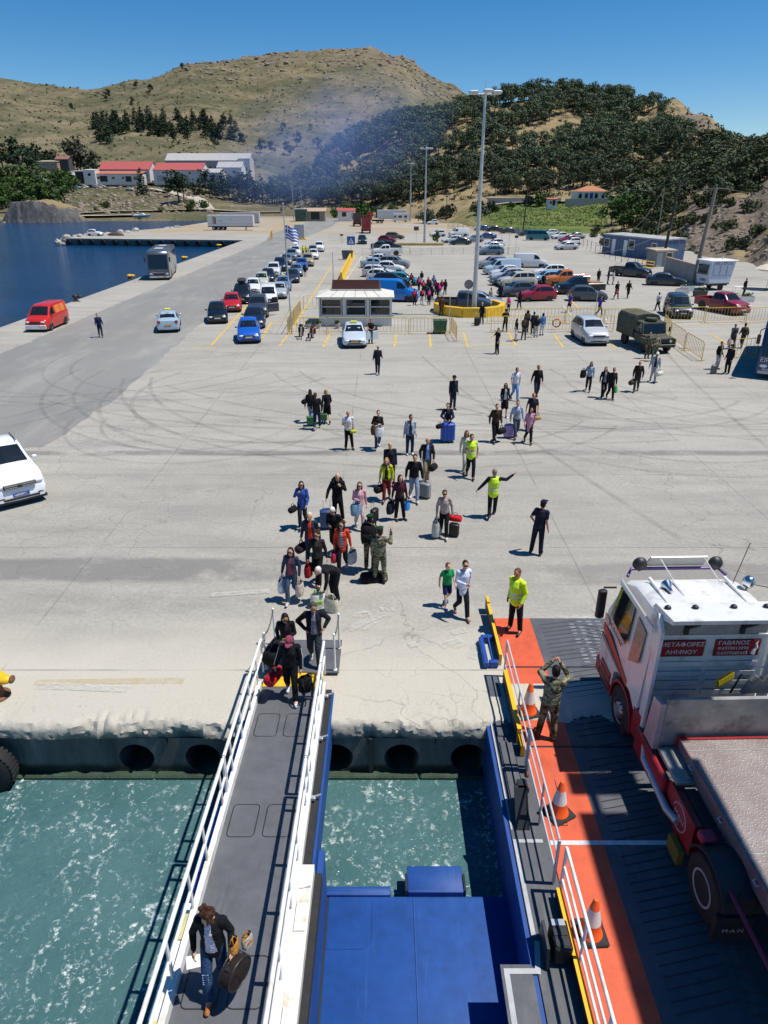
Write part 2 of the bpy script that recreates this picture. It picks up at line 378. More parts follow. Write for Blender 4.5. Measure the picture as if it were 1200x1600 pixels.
# ---------------------------------------------------------------- water
def water():
	k = N('sea_water'); P = k.geo(); sep = k.n('ShaderNodeSeparateXYZ'); k.l(P, sep.inputs[0]); X, Y, Z = sep.outputs
	wash = k.math('MULTIPLY', k.fr(k.math('ADD', Y, k.math('MULTIPLY', k.noise(P, .1, 3), 14)), 48, 22), k.fr(X, -34, -22))   # propeller wash by the berth
	n1 = k.noise(P, .35, 4); teal = k.ramp(n1, [(.3, (.046, .115, .120)), (.7, (.078, .158, .162))])
	deep = k.ramp(k.noise(k.scale(P, (.35, 1, 1)), .05, 4), [(.3, (.004, .030, .085)), (.7, (.007, .045, .12))])
	c = k.mix(wash, deep, teal)
	# foam streaks, drawn out and broken up
	w = k.n('ShaderNodeVectorMath', operation='ADD'); k.l(P, w.inputs[0]); nz = k.n('ShaderNodeTexNoise'); nz.inputs['Scale'].default_value = .9; nz.inputs['Detail'].default_value = 6; nz.inputs['Roughness'].default_value = .65; k.l(P, nz.inputs['Vector'])
	sc = k.n('ShaderNodeVectorMath', operation='SCALE'); sc.inputs['Scale'].default_value = 1.9; k.l(nz.outputs['Color'], sc.inputs[0]); k.l(sc.outputs[0], w.inputs[1])
	rot = k.n('ShaderNodeMapping'); rot.inputs['Rotation'].default_value = (0, 0, R(-38)); rot.inputs['Scale'].default_value = (1.5, .62, 1); k.l(w.outputs[0], rot.inputs[0])
	e = k.voro(rot.outputs[0], .75, 'DISTANCE_TO_EDGE'); lace = k.fr(e, .068, .0)
	e2 = k.voro(rot.outputs[0], 1.9, 'DISTANCE_TO_EDGE'); lace2 = k.fr(e2, .055, .0)
	brk = k.fr(k.noise(P, 7.5, 5, .75), .50, .60); area = k.fr(k.noise(P, .42, 4, .6), .33, .54)
	foam = k.math('MULTIPLY', k.math('MULTIPLY', k.math('MAXIMUM', lace, k.math('MULTIPLY', lace2, .7)), brk), area)
	spk = k.math('MULTIPLY', k.fr(k.noise(P, 11, 3, .6), .68, .73), k.fr(k.noise(P, .5, 4), .50, .66)); foam = k.math('MAXIMUM', foam, k.math('MULTIPLY', spk, .8))
	foam = k.math('MULTIPLY', foam, k.math('MULTIPLY', wash, .95)); c = k.mix(foam, c, (.70, .77, .75))
	k.base(c); rg = k.math('ADD', k.math('MULTIPLY', foam, .5), .12); k.l(rg, k.b.inputs['Roughness']); k.b.inputs['IOR'].default_value = 1.33; k.b.inputs['Specular IOR Level'].default_value = .26
	nb = k.math('ADD', k.noise(k.scale(P, (.6, 1, 1)), 2.6, 5, .6), k.math('MULTIPLY', k.noise(k.scale(P, (.5, 1, 1)), .7, 4, .55), 1.6))
	k.bump(nb, .85, .14); return k.m
wt = MB(); wt.add([(-900, -30, -1.45), (60, -30, -1.45), (60, 13.3, -1.45), (-28, 13.3, -1.45), (-28, 340, -1.45), (-900, 340, -1.45)], [(0, 1, 2, 3, 4, 5)])
tag(wt.build('sea', water()), kind='structure')
# ================================================================== terrain
COLS = {
 -150: [(290, -3.), (312, 341), (380, 300), (450, 255), (560, 225), (750, 165), (900, 128), (1250, 150)],
 0: [(296, -3.), (316, 341), (340, 330), (400, 288), (470, 266), (600, 215), (780, 160), (950, 122), (1250, 140)],
 60: [(296, -3.), (316, 341), (345, 326), (400, 290), (470, 268), (600, 215), (780, 172), (950, 132), (1250, 150)],
 130: [(298, -3.), (318, 340), (342, 327), (380, 297), (410, 291), (470, 272), (600, 225), (780, 178), (950, 139), (1250, 160)],
 220: [(300, -3.), (320, 337), (345, 326), (380, 296), (430, 286), (520, 252), (650, 210), (800, 170), (1000, 124), (1250, 150)],
 300: [(312, -.3), (335, 328), (360, 313), (390, 297), (430, 287), (520, 252), (650, 215), (800, 160), (1050, 99), (1250, 120)],
 400: [(315, -.3), (345, 328), (390, 313), (440, 292), (520, 264), (650, 225), (850, 160), (1100, 87), (1250, 100)],
 450: [(315, -.3), (335, 331), (360, 322), (400, 312), (440, 298), (480, 290), (520, 275), (650, 225), (850, 155), (1100, 81), (1250, 95)],
 540: [(300, -.3), (330, 323), (370, 302), (430, 238), (470, 226), (520, 250), (650, 240), (850, 150), (1120, 76), (1250, 90)],
 575: [(300, -.3), (330, 323), (370, 300), (425, 225), (462, 210), (520, 240), (650, 236), (850, 150), (1120, 74), (1250, 90)],
 620: [(290, -.3), (320, 319), (360, 292), (415, 214), (455, 194), (520, 230), (650, 230), (850, 150), (1120, 87), (1250, 100)],
 700: [(250, -.3), (290, 319), (330, 302), (400, 217), (450, 178), (540, 215), (800, 200), (1120, 129), (1250, 150)],
 740: [(225, -.3), (265, 326), (320, 304), (400, 212), (450, 171), (560, 200), (1120, 151), (1250, 170)],
 800: [(195, -.3), (235, 337), (270, 317), (320, 302), (400, 207), (450, 158), (560, 190), (1120, 190), (1250, 200)],
 870: [(190, -.3), (230, 338), (270, 316), (320, 299), (400, 207), (450, 150), (560, 190), (1120, 230), (1250, 235)],
 940: [(185, -.3), (225, 340), (265, 316), (310, 300), (390, 217), (445, 158), (560, 200), (1120, 260), (1250, 260)],
 1000: [(150, -.3), (180, 362), (220, 332), (260, 307), (310, 292), (390, 217), (440, 160), (560, 210), (1250, 270)],
 1050: [(135, -.3), (150, 375), (180, 338), (220, 307), (280, 282), (380, 212), (430, 154), (560, 215), (1250, 270)],
 1100: [(112, -.2), (122, 405), (140, 372), (165, 332), (200, 300), (260, 270), (350, 225), (410, 177), (540, 235), (1250, 280)],
 1160: [(100, -.2), (110, 422), (125, 385), (150, 330), (185, 296), (230, 264), (300, 248), (380, 216), (500, 250), (1250, 285)],
 1220: [(90, -.2), (100, 425), (115, 375), (140, 316), (170, 278), (220, 246), (300, 236), (400, 236), (500, 260), (1250, 285)],
 1420: [(90, -.2), (100, 420), (120, 355), (150, 280), (200, 235), (300, 215), (400, 225), (500, 260), (1250, 285)]}
CP = sorted(COLS); CURV = []
for px in CP:
	ys, zs = [], []
	for Y, q in COLS[px]:
		ys.append(Y); zs.append(q if isinstance(q, float) else GY(px, q, Y).z)
	CURV.append((np.array(ys), np.array(zs)))
def terr0(px, Y):
	i = max(0, min(len(CP) - 2, int(np.searchsorted(CP, px)) - 1)); t = min(1, max(0, (px - CP[i]) / (CP[i + 1] - CP[i])))
	def zc_(j):
		ys, zs = CURV[j]
		return -3.0 - .05 * (ys[0] - Y) if Y < ys[0] else float(np.interp(Y, ys, zs))
	t = t * t * (3 - 2 * t); return zc_(i) * (1 - t) + zc_(i + 1) * t
def pxof(x, y, z=5): return 600 + CF * x / (y * math.cos(CT) + (CH - z) * math.sin(CT))
def terr(px, Y):
	z = terr0(px, Y)
	if z > -.2:
		x = XatY(px, Y, z); amp = min(1, max(0, (z + .2) / 6))
		s_ = 1 if Y < 560 else 2.2
		z += amp * s_ * (1.1 * mnoise.fractal(Vector((x / 28, Y / 28, 0)), .9, 2.1, 5) + (1.0 * max(0, mnoise.noise(Vector((x / 9, Y / 9, 5)))) if px > 960 or Y > 560 else 0))
	return z
def terr_xy(x, y):
	z = 3.0
	for _ in range(4): z = terr(pxof(x, y, z), y)
	return z
pxs = np.arange(-150, 1421, 5.5); Ys = np.concatenate([np.arange(88, 200, 2.6), np.arange(200, 480, 4.2), np.arange(480, 1251, 11)])
V = []; att = []; attf = []
for px in pxs:
	for Y in Ys:
		z = terr(px, Y); x = XatY(px, Y, z); V.append((x, Y, z))
		# what grows there: rock / green field
		rock = 0.0
		if px > 1030 and Y < 200: rock = .55 * min(1, (px - 1030) / 60)
		if 1020 < px < 1190 and 330 < Y < 460: rock = max(rock, .34 * min(1, (px - 1020) / 50))
		if Y > 850: rock = max(rock, .05 + .38 * min(1, max(0, (Y - 930) / 150)))
		if px < 330 and 335 < Y < 385: rock = max(rock, .25)
		gf = max(0, min(1, (px - 690) / 90)) * max(0, min(1, (960 - px) / 25)) * max(0, min(1, (275 - Y) / 14)) if Y < 275 else 0
		att.append(rock); attf.append(gf)
ny = len(Ys); F = [(i * ny + j, (i + 1) * ny + j, (i + 1) * ny + j + 1, i * ny + j + 1) for i in range(len(pxs) - 1) for j in range(ny - 1) if max(V[i * ny + j][2], V[(i + 1) * ny + j][2], V[i * ny + j + 1][2], V[(i + 1) * ny + j + 1][2]) > -3.2]
def hillmat():
	k = N('hillside'); P = k.geo()
	a1 = k.n('ShaderNodeAttribute', attribute_name='rock').outputs['Fac']; a2 = k.n('ShaderNodeAttribute', attribute_name='field').outputs['Fac']
	n1 = k.noise(P, .018, 6, .62); n2 = k.noise(P, .11, 6, .65); n3 = k.noise(P, .7, 5, .7); n4 = k.noise(k.scale(P, (1, 1, 2.2)), .035, 6, .65)
	tan = k.ramp(n2, [(.3, (.175, .138, .08)), (.55, (.265, .212, .13)), (.75, (.345, .285, .185))])
	olive = k.ramp(n2, [(.3, (.07, .072, .038)), (.7, (.15, .14, .08))])
	c = k.mix(k.fr(n1, .36, .58), tan, olive); c = k.mix(k.fr(n3, .46, .62, 0, .85), c, (.06, .062, .033))
	sx = k.n('ShaderNodeSeparateXYZ'); k.l(P, sx.inputs[0]); dry = k.math('MULTIPLY', k.math('MULTIPLY', k.fr(sx.outputs[1], 560, 500), k.fr(sx.outputs[0], -60, -20)), k.fr(n2, .36, .52)); c = k.mix(k.math('MULTIPLY', dry, .8), c, (.33, .245, .135))
	rk = k.ramp(n3, [(.3, (.10, .082, .065)), (.6, (.225, .18, .135)), (.8, (.34, .28, .215))])
	rmask = k.fr(k.math('ADD', k.math('MULTIPLY', n4, 1.0), k.math('MULTIPLY', a1, .42)), .66, .74); c = k.mix(rmask, c, rk)
	gr = k.ramp(k.noise(k.scale(P, (.5, 1, 1)), .12, 6, .7), [(.3, (.055, .095, .022)), (.52, (.115, .165, .04)), (.72, (.24, .19, .09))])
	c = k.mix(k.math('MULTIPLY', a2, .95), c, gr)
	k.base(c); k.set(Roughness=.95); k.b.inputs['Specular IOR Level'].default_value = .1
	k.bump(k.math('ADD', k.math('MULTIPLY', n3, .5), n2), .6, 1.2); return k.m
HILL = hillmat(); me = bpy.data.meshes.new('hills'); me.from_pydata(V, [], F)
for nm, arr in (('rock', att), ('field', attf)):
	at = me.attributes.new(nm, 'FLOAT', 'POINT'); at.data.foreach_set('value', arr)
me.materials.append(HILL); me.polygons.foreach_set('use_smooth', [True] * len(F)); tag(link('hills', me), kind='structure')
# ================================================================== trees
def leafmat(name, a, b):
	k = N(name); oi = k.n('ShaderNodeObjectInfo').outputs['Random']; f = k.noise(k.geo(), .9, 3, .6)
	c = k.ramp(f, [(.3, a), (.7, b)]); h = k.n('ShaderNodeHueSaturation'); k.l(c, h.inputs['Color'])
	k.l(k.fr(oi, 0, 1, .75, 1.3), h.inputs['Value']); k.l(k.fr(oi, 0, 1, .485, .515), h.inputs['Hue'])
	k.base(h.outputs[0]); k.set(Roughness=.8); k.b.inputs['Specular IOR Level'].default_value = .15; return k.m
PINE = leafmat('pine_needles', (.046, .062, .036), (.125, .148, .078)); DPINE = leafmat('dark_conifer', (.014, .030, .018), (.034, .056, .028))
GREEN = leafmat('broad_leaves', (.030, .062, .016), (.075, .125, .032)); MAQ = leafmat('maquis_leaves', (.034, .048, .018), (.095, .105, .045)); GREY = leafmat('grey_leaves', (.05, .06, .04), (.10, .11, .07))
BARK = mat('bark', (.10, .08, .062), .9, 0, .3, 6)
def clumps(mb, r, blobs, nface, size):
	"""leaf-clump faces scattered through a set of ellipsoid blobs (centre, radii)"""
	tot = sum(b[1][0] * b[1][2] for b in blobs)
	for c, rad in blobs:
		for _ in range(int(nface * rad[0] * rad[2] / tot)):
			d = Vector((r.gauss(0, 1), r.gauss(0, 1), r.gauss(0, 1))).normalized(); q = r.random() ** .33
			p = Vector((c[0] + d.x * rad[0] * q, c[1] + d.y * rad[1] * q, c[2] + d.z * rad[2] * q))
			nrm = (d + Vector((r.gauss(0, .6), r.gauss(0, .6), r.gauss(.35, .6)))).normalized(); u = nrm.orthogonal().normalized(); a = r.random() * 6.28
			u = (Matrix.Rotation(a, 3, nrm) @ u); w = nrm.cross(u); s_ = size * r.uniform(.55, 1.35)
			mb.add([p + u * s_, p + w * s_ * .8 + nrm * s_ * .15, p - u * s_ * .9, p - w * s_ * .75 + nrm * s_ * .2], [(0, 1, 2, 3)])
def crown_mesh(kind, seed):
	r = random.Random(seed); mb = MB()
	if kind == 'pine':      # open rounded crown of unit height 1 above a bare trunk
		bl = []
		for _ in range(9):
			a = r.random() * 6.28; q = r.uniform(.05, .30); z = r.uniform(.42, .93); w = r.uniform(.11, .20) * (1.25 - .5 * abs(z - .62))
			bl.append(((q * math.cos(a) * (1.25 - .6 * z), q * math.sin(a) * (1.25 - .6 * z), z), (w, w, w * .62)))
		clumps(mb, r, bl, 330, .047)
	elif kind == 'conifer':
		bl = [((r.uniform(-.05, .05), r.uniform(-.05, .05), z), (.30 * (1.05 - z) + .03, .30 * (1.05 - z) + .03, .10)) for z in np.linspace(.12, .97, 9)]
		clumps(mb, r, bl, 210, .055)
	elif kind == 'round':
		bl = []
		for _ in range(11):
			a = r.random() * 6.28; q = r.uniform(0, .36); z = r.uniform(.25, .85); w = r.uniform(.13, .24); bl.append(((q * math.cos(a), q * math.sin(a), z), (w, w, w * .75)))
		clumps(mb, r, bl, 330, .055)
	else:                   # low bush
		bl = []
		for _ in range(9):
			a = r.random() * 6.28; q = r.uniform(0, .75); z = r.uniform(.18, .62) * (1.1 - .5 * q); w = r.uniform(.22, .40); bl.append(((q * math.cos(a), q * math.sin(a), z), (w, w, w * .7)))
		clumps(mb, r, bl, 300, .10)
	return mb
def trunk_mesh(kind, seed):
	r = random.Random(seed + 99); mb = MB(); top = {'pine': .8, 'conifer': .9, 'round': .6}.get(kind, .4)
	bx, by = r.uniform(-.05, .05), r.uniform(-.05, .05); mb.tube([(0, 0, -.08), (bx * .4, by * .4, top * .4), (bx, by, top * .75), (bx * 1.6, by * 1.3, top)], [.026, .019, .013, .006], 6)
	for _ in range(4 if kind in ('pine', 'round') else 2):
		a = r.random() * 6.28; z = r.uniform(.3, .62) * top / .7; mb.tube([(bx * z, by * z, z), (.16 * math.cos(a), .16 * math.sin(a), z + .10), (.26 * math.cos(a), .26 * math.sin(a), z + .22)], [.011, .007, .004], 5)
	return mb
TM = {}
def treemesh(kind, m, var):
	key = (kind, m.name, var)
	if key not in TM:
		c = crown_mesh(kind, var * 7 + len(kind)); c.use(m); c.mi = [0] * len(c.f); t = trunk_mesh(kind, var); t.use(BARK); t.mi = [0] * len(t.f)
		TM[key] = (c.mesh('crown'), t.mesh('trunk', 60))
	return TM[key]
def tree(name, kind, m, loc, h, label, group, spread=1.0, cat='tree', var=None):
	cm, tm = treemesh(kind, m, rng.randrange(5) if var is None else var)
	o = empty(name, loc, rng.random() * 6.28); o.scale = (h * spread, h * spread, h); tag(o, label, cat, group)
	link('crown' if cat == 'tree' else 'foliage', cm, o); link('trunk' if cat == 'tree' else 'stem', tm, o); return o
# pine forest over the right-hand hill
spots = []; r2 = random.Random(11); tries = 0
while len(spots) < 1150 and tries < 30000:
	tries += 1
	px, Y = r2.uniform(425, 1085), r2.uniform(300, 466)
	lim = 478 if px > 600 else 478 - (600 - px) * .02
	z = terr(px, Y); py_ = None
	if z < 3.5: continue
	if px < 560 and Y > 445 + (px - 430) * .2: continue
	if px > 985 and (Y < 330 or px - 985 > (455 - Y) * .8 + 20 - 60 * (Y > 430)): continue
	if 770 < px < 985 and Y < 305: continue
	if px < 760 and Y < 318: continue
	g_ = mnoise.noise(Vector((XatY(px, Y, z) / 26, Y / 17, 2)))
	if g_ < -.12: continue
	if 790 < px < 905 and 372 < Y < 402 and g_ < .25: continue
	x = XatY(px, Y, z)
	if any((x - a[0]) ** 2 + (Y - a[1]) ** 2 < 7.5 for a in spots[-500:]): continue
	spots.append((x, Y, z - .2, r2.uniform(6.2, 10.2)))
spots.sort(key=lambda s: s[1])
for s in spots[:290]:
	tree('pine_tree', 'pine', PINE, s[:3], s[3], 'dark pine in the lower rows of the forest on the hill behind the parking', 'pines on the forested hill', 1.0)
big = MB().use(PINE).use(BARK);
pv = [(crown_mesh('pine', v * 7 + 4), trunk_mesh('pine', v)) for v in range(5)]
allv, allf, mi = [], [], []; off = 0
for s in spots[290:]:
	c, t = pv[r2.randrange(5)]; an = r2.random() * 6.28; ca, sa = math.cos(an) * s[3], math.sin(an) * s[3]
	for mb, ix in ((c, 0), (t, 1)):
		a = np.array(mb.v); w = np.empty_like(a); w[:, 0] = a[:, 0] * ca - a[:, 1] * sa + s[0]; w[:, 1] = a[:, 0] * sa + a[:, 1] * ca + s[1]; w[:, 2] = a[:, 2] * s[3] + s[2]
		allv.append(w); allf += [tuple(i + off for i in f) for f in mb.f]; mi += [ix] * len(mb.f); off += len(a)
me = bpy.data.meshes.new('forest'); me.from_pydata(np.concatenate(allv).tolist(), [], allf); me.materials.append(PINE); me.materials.append(BARK); me.polygons.foreach_set('material_index', mi)
tag(link('forest', me), 'upper slopes of pine forest covering the hill', None, None, 'stuff')
def plant_px(name, kind, m, px, Y, h, label, group, spread=1.0, cat='tree'):
	z = max(terr(px, Y), 0.0) - .1; return tree(name, kind, m, (XatY(px, Y, z), Y, z), h, label, group, spread, cat)
# dark conifers on the bare mountain
for px, py_, n_ in ((165, 0, 7), (190, 0, 12), (225, 0, 13), (255, 0, 13), (285, 0, 11), (312, 0, 8), (345, 0, 9), (365, 0, 4)):
	for _ in range(n_): plant_px('conifer_tree', 'conifer', DPINE, px + rng.uniform(-16, 16), rng.uniform(640, 720), rng.uniform(8, 12.5), 'dark conifer in the belt of trees across the bare mountainside', 'conifers on the bare mountainside', 1.6)
for px, Y, lab in ((155, 600, 'conifer'), (167, 590, 'conifer'), (160, 610, 'conifer'), (172, 606, 'conifer')): plant_px('conifer_tree', 'conifer', DPINE, px, Y, 13, 'dark conifer in the loose clump left below the belt on the mountain', 'conifers in the loose clump below the belt', 1.4)
for px, Y, h in ((167, 850, 12), (235, 880, 12), (113, 790, 8), (213, 930, 9), (207, 820, 8), (286, 1000, 10), (442, 690, 9), (465, 640, 12), (497, 640, 10), (452, 600, 11), (380, 640, 9), (408, 610, 11), (424, 600, 9), (335, 590, 9), (272, 610, 9)):
	plant_px('lone_tree', 'round', DPINE, px, Y, h, 'small dark tree standing alone on the dry mountainside', 'lone trees on the mountainside', .9)
# trees round the factory and along the left shore
for px, Y, h, kd in ((224, 372, 11, 'conifer'), (304, 372, 7, 'round'), (262, 366, 7, 'round'), (280, 352, 14, 'pine'), (288, 350, 12, 'pine'), (322, 390, 11, 'pine'), (335, 385, 10, 'conifer'), (348, 388, 12, 'conifer'), (358, 380, 12, 'pine'), (372, 384, 13, 'pine'), (385, 378, 13, 'pine'), (398, 372, 11, 'pine'), (410, 380, 12, 'conifer'), (420, 372, 10, 'pine'), (340, 372, 8, 'pine'), (365, 370, 9, 'round'), (395, 385, 14, 'conifer'), (380, 366, 8, 'round'), (432, 366, 9, 'pine'), (446, 362, 9, 'pine'), (312, 376, 8, 'conifer'), (328, 375, 8, 'round')):
	plant_px('conifer_tree', kd, DPINE, px, Y, h, 'dark tree between the red-roofed factory and the access road', 'dark trees beside the factory', 1.1)
for px, Y, h in ((6, 470, 20), (30, 480, 18), (48, 455, 15), (60, 478, 17), (76, 470, 13), (90, 478, 12)): plant_px('broadleaf_tree', 'round', DPINE, px, Y, h, 'tall dark tree on the shoulder above the left shore', 'tall trees above the left shore', 1.0)
for px, Y, h in ((115, 452, 20), (128, 455, 22), (140, 450, 16), (150, 456, 13)): plant_px('eucalyptus_tree', 'round', GREY, px, Y, h, 'tall grey-green eucalyptus beside the dark shed left of the factory', 'eucalyptus trees left of the factory', .85)
for i in range(46):
	px = rng.uniform(-20, 112); Y = rng.uniform(335, 402); plant_px('shore_tree', 'round', GREEN, px, Y, rng.uniform(6, 11), 'leafy green tree on the bank above the left shore', 'green trees on the left bank', 1.15)
for px, Y, h in ((165, 345, 6), (150, 340, 3), (318, 338, 7), (296, 331, 6), (300, 345, 6), (253, 334, 4)): plant_px('shrub', 'bush', GREEN, px, Y, h * .7, 'round green shrub on the dry bank below the factory', 'shrubs on the bank below the factory', .8, 'shrub')
for px, Y, h in ((540, 305, 6.5), (553, 302, 7), (566, 304, 7.5), (580, 305, 6), (595, 300, 5.5), (613, 305, 4), (525, 300, 5)): plant_px('green_bush', 'bush', GREEN, px, Y, h, 'dense green bush behind the small tan building', 'bushes behind the small buildings', .75, 'bush')
for px, Y, h, m in ((672, 250, 6.5, GREY), (664, 253, 5.5, GREY), (752, 250, 6, GREY), (765, 252, 5, MAQ), (700, 262, 6, GREY), (828, 258, 5, DPINE), (845, 256, 6, GREEN), (856, 258, 5.5, GREEN), (690, 265, 5, GREY), (775, 250, 3, GREEN), (740, 258, 3, GREEN), (800, 252, 3, GREEN)): plant_px('roadside_bush', 'bush', m, px, Y, h, 'rounded bush along the top edge of the green field', 'bushes along the field', .7, 'bush')
for px, Y, h in ((955, 205, 7), (968, 202, 8), (982, 208, 7.5), (996, 200, 6), (975, 190, 5), (1010, 205, 6)): plant_px('leafy_tree', 'round', GREEN, px, Y, h, 'bright green leafy tree below the white house', 'leafy trees below the white house', 1.2)
# scrub on the right-hand slope and along the hill crest
lab = 'olive-green scrub bush on the rocky slope at the right'
n_ = 0; r3 = random.Random(5)
while n_ < 230:
	px, Y = r3.uniform(985, 1260), r3.uniform(100, 330); z = terr(px, Y)
	if z < .8: continue
	py_ = 800 + CF * math.tan(math.atan((CH - z) / Y) - CT)
	if 1100 < px and py_ > 305 and r3.random() < .42: continue
	if py_ > 372 and r3.random() < .35: continue
	plant_px('scrub_bush', 'bush', MAQ if r3.random() < .68 else PINE, px, Y, r3.uniform(1.6, 3.2) * (1.0 if Y < 170 else 1.5), lab, 'scrub on the rocky slope', r3.uniform(.65, .95), 'bush'); n_ += 1
for i in range(165):
	px = r3.uniform(965, 1290); Y = r3.uniform(178, 345); z = terr(px, Y)
	if z > 4: plant_px('maquis_tree', 'round', PINE if i % 3 else MAQ, px, Y, r3.uniform(5, 8.5), 'dark rounded tree in the thicket above the rocky slope', 'thicket above the rocky slope', 1.25)
for i in range(26):
	px = r3.uniform(925, 1035); Y = r3.uniform(150, 190); plant_px('scrub_bush', 'bush', MAQ if i % 2 else GREY, px, Y, r3.uniform(1.4, 2.6), 'grey-green bush behind the blue shed and along the fence', 'bushes behind the blue shed', .8, 'bush')
# boulders and low scrub on hillsides (nobody could count them)
def scatter(name, label, m, gen, n, lo, hi, flat=.7, seed=1):
	r = random.Random(seed); mb = MB().use(m)
	for _ in range(n):
		px, Y = gen(r); z = terr(px, Y)
		if z < .3: continue
		x = XatY(px, Y, z); s = r.uniform(lo, hi); mb.ell((x, Y, z), s, s * r.uniform(.6, 1.1), s * flat * r.uniform(.6, 1.2), 6, 4, Matrix.Rotation(r.random() * 3, 3, 'Z') @ Matrix.Rotation(r.uniform(-.4, .4), 3, 'X'))
	mb.v = [(p[0] + r.uniform(-.12, .12) * hi, p[1], p[2] + r.uniform(-.12, .12) * hi) for p in mb.v]
	o = mb.build(name); tag(o, label, None, None, 'stuff'); return o
ROCK = mat('rock', (.26, .215, .165), .95, 0, .4, 1.2, 0, .1, .6)
scatter('rocks', 'grey boulders on the right-hand slope', ROCK, lambda r: (r.uniform(1040, 1260), r.uniform(98, 165)), 420, .2, .75, .75, 3)
scatter('rocks', 'grey rock outcrops along the mountain crest', ROCK, lambda r: (r.uniform(290, 720), r.uniform(930, 1115)), 200, 1.2, 4.5, .6, 4)
scatter('rocks', 'rock outcrops scattered over the mountainside', ROCK, lambda r: (r.uniform(-60, 720), r.uniform(600, 960)), 380, .6, 2.4, .55, 14)
scatter('rocks', 'boulders in the bank below the factory', ROCK, lambda r: (r.uniform(100, 330), r.uniform(328, 385)), 420, .4, 1.5, .7, 6)
def scrub(name, label, gen, n, size, seed, m):
	r = random.Random(seed); mb = MB().use(m)
	for _ in range(n):
		px, Y = gen(r); z = terr(px, Y)
		if z < 1: continue
		s = r.uniform(.6, 1.3) * size; clumps(mb, r, [((XatY(px, Y, z), Y, z + s * .3), (s, s, s * .6))], 9, s * .42)
	tag(mb.build(name), label, None, None, 'stuff')
scrub('undergrowth', 'low scrub dotted over the mountain', lambda r: (r.uniform(-100, 740), r.uniform(520, 1110)), 1700, 1.5, 8, MAQ)
scrub('undergrowth', 'low scrub between the pines', lambda r: (r.uniform(440, 1180), r.uniform(300, 450)), 1300, 1.2, 9, MAQ)
scrub('grass', 'long green grass of the field behind the parking', lambda r: (r.uniform(740, 950), r.uniform(196, 262)), 2200, .38, 10, mat('long_grass', (.16, .20, .06), .9, 0, .4, .5))
# ================================================================== the ferry's stern
def deckmat(name, col, wear, bumpk=.25):
	k = N(name); P = k.geo(); f = k.noise(P, 3, 6, .65); f2 = k.noise(k.scale(P, (1, .3, 1)), 2.2, 6, .7); f3 = k.noise(P, 30, 3)
	c = k.ramp(f, [(.3, tuple(x * .82 for x in col)), (.7, tuple(x * 1.15 for x in col))])
	c = k.mix(k.fr(f2, .56, .74, 0, .45), c, wear); c = k.mix(k.fr(k.noise(P, .9, 5, .7), .56, .72, 0, .42), c, tuple(x * .42 for x in col)); c = k.mix(k.fr(k.noise(k.scale(P, (6, .5, 1)), 1.3, 5, .7), .60, .70, 0, .4), c, wear); c = k.mix(k.fr(k.noise(P, 2.3, 6, .8), .70, .76, 0, .6), c, (.12, .075, .05))
	k.base(c); k.set(Roughness=.62); k.bump(f3, bumpk, .004); return k.m
DECK = deckmat('grey_deck_paint', (.085, .09, .102), (.20, .20, .205)); ORANGE = deckmat('orange_deck_paint', (.60, .095, .034), (.36, .085, .05), .6)
GANG = deckmat('gangway_deck_paint', (.105, .108, .12), (.055, .055, .06)); BLUE = deckmat('blue_hull_paint', (.010, .062, .255), (.03, .11, .32), .1)
PALE = mat('pale_grey_paint', (.40, .41, .42), .55, 0, .15, 5); DBLUE = mat('blue_bracket_paint', (.015, .07, .33), .45, 0, .1, 4)
CREAM = mat('cream_white_paint', (.74, .73, .66), .45, 0, .06, 3, dirt=((.42, .36, .25, 1), 2.5))
gz = lambda y: .12 + .0736 * (12.4 - y)          # gangway floor height
rz = lambda y: .05 - .0215 * (15.1 - y)          # ramp height
def slab(name, m, parent, x0, x1, y0, y1, zf, th, off=0.0, nseg=1):
	mb = MB()
	mb.add([(x0, y0, zf(y0) + off), (x1, y0, zf(y0) + off), (x1, y1, zf(y1) + off), (x0, y1, zf(y1) + off), (x0, y0, zf(y0) + off - th), (x1, y0, zf(y0) + off - th), (x1, y1, zf(y1) + off - th), (x0, y1, zf(y1) + off - th)],
		   [(0, 1, 2, 3), (7, 6, 5, 4), (0, 4, 5, 1), (1, 5, 6, 2), (2, 6, 7, 3), (3, 7, 4, 0)])
	return mb.build(name, m, parent)
# ---------------------------------------------------------------- passenger gangway
gw = empty('gangway', (-2.1, 8, 0)); tag(gw, 'grey steel passenger gangway with white railings on both sides, sloping up from the quay', 'gangway')
def ship_part(o, root):
	o.matrix_parent_inverse = Matrix.Translation(-root.location); return o
def sp(name, m, root, mb, smooth=None): return ship_part(mb.build(name, m, root, smooth=smooth), root)
ship_part(slab('deck', GANG, gw, -2.74, -1.42, 1.0, 12.42, gz, .10), gw)
ship_part(slab('threshold_strip', YELLOW, gw, -2.74, -1.38, 12.43, 12.95, lambda y: .125 - .06 * (y - 12.43), .02), gw)
ship_part(slab('landing_flap', GANG, gw, -2.78, -1.05, 12.96, 14.35, lambda y: .10 - .055 * (y - 12.96), .03), gw)
for sx, x0, x1 in ((-1, -2.83, -2.742), (1, -1.418, -1.30)):
	ship_part(slab('kick_plate', WHITE, gw, x0, x1, 1.0, 12.4, gz, .3, .16), gw)
ship_part(slab('side_girder', CREAM, gw, -3.0, -2.832, 1.0, 6.9, gz, .22, .05), gw)
ship_part(slab('side_girder', BLUE, gw, -3.02, -2.835, 1.0, 12.3, gz, .55, -.18), gw)
ship_part(slab('side_girder', CREAM, gw, -1.298, -1.10, 1.0, 7.55, gz, .40, .10), gw)
ship_part(slab('fender_strip', RUBBER, gw, -1.298, -1.17, 7.56, 12.35, gz, .25, -.02), gw)
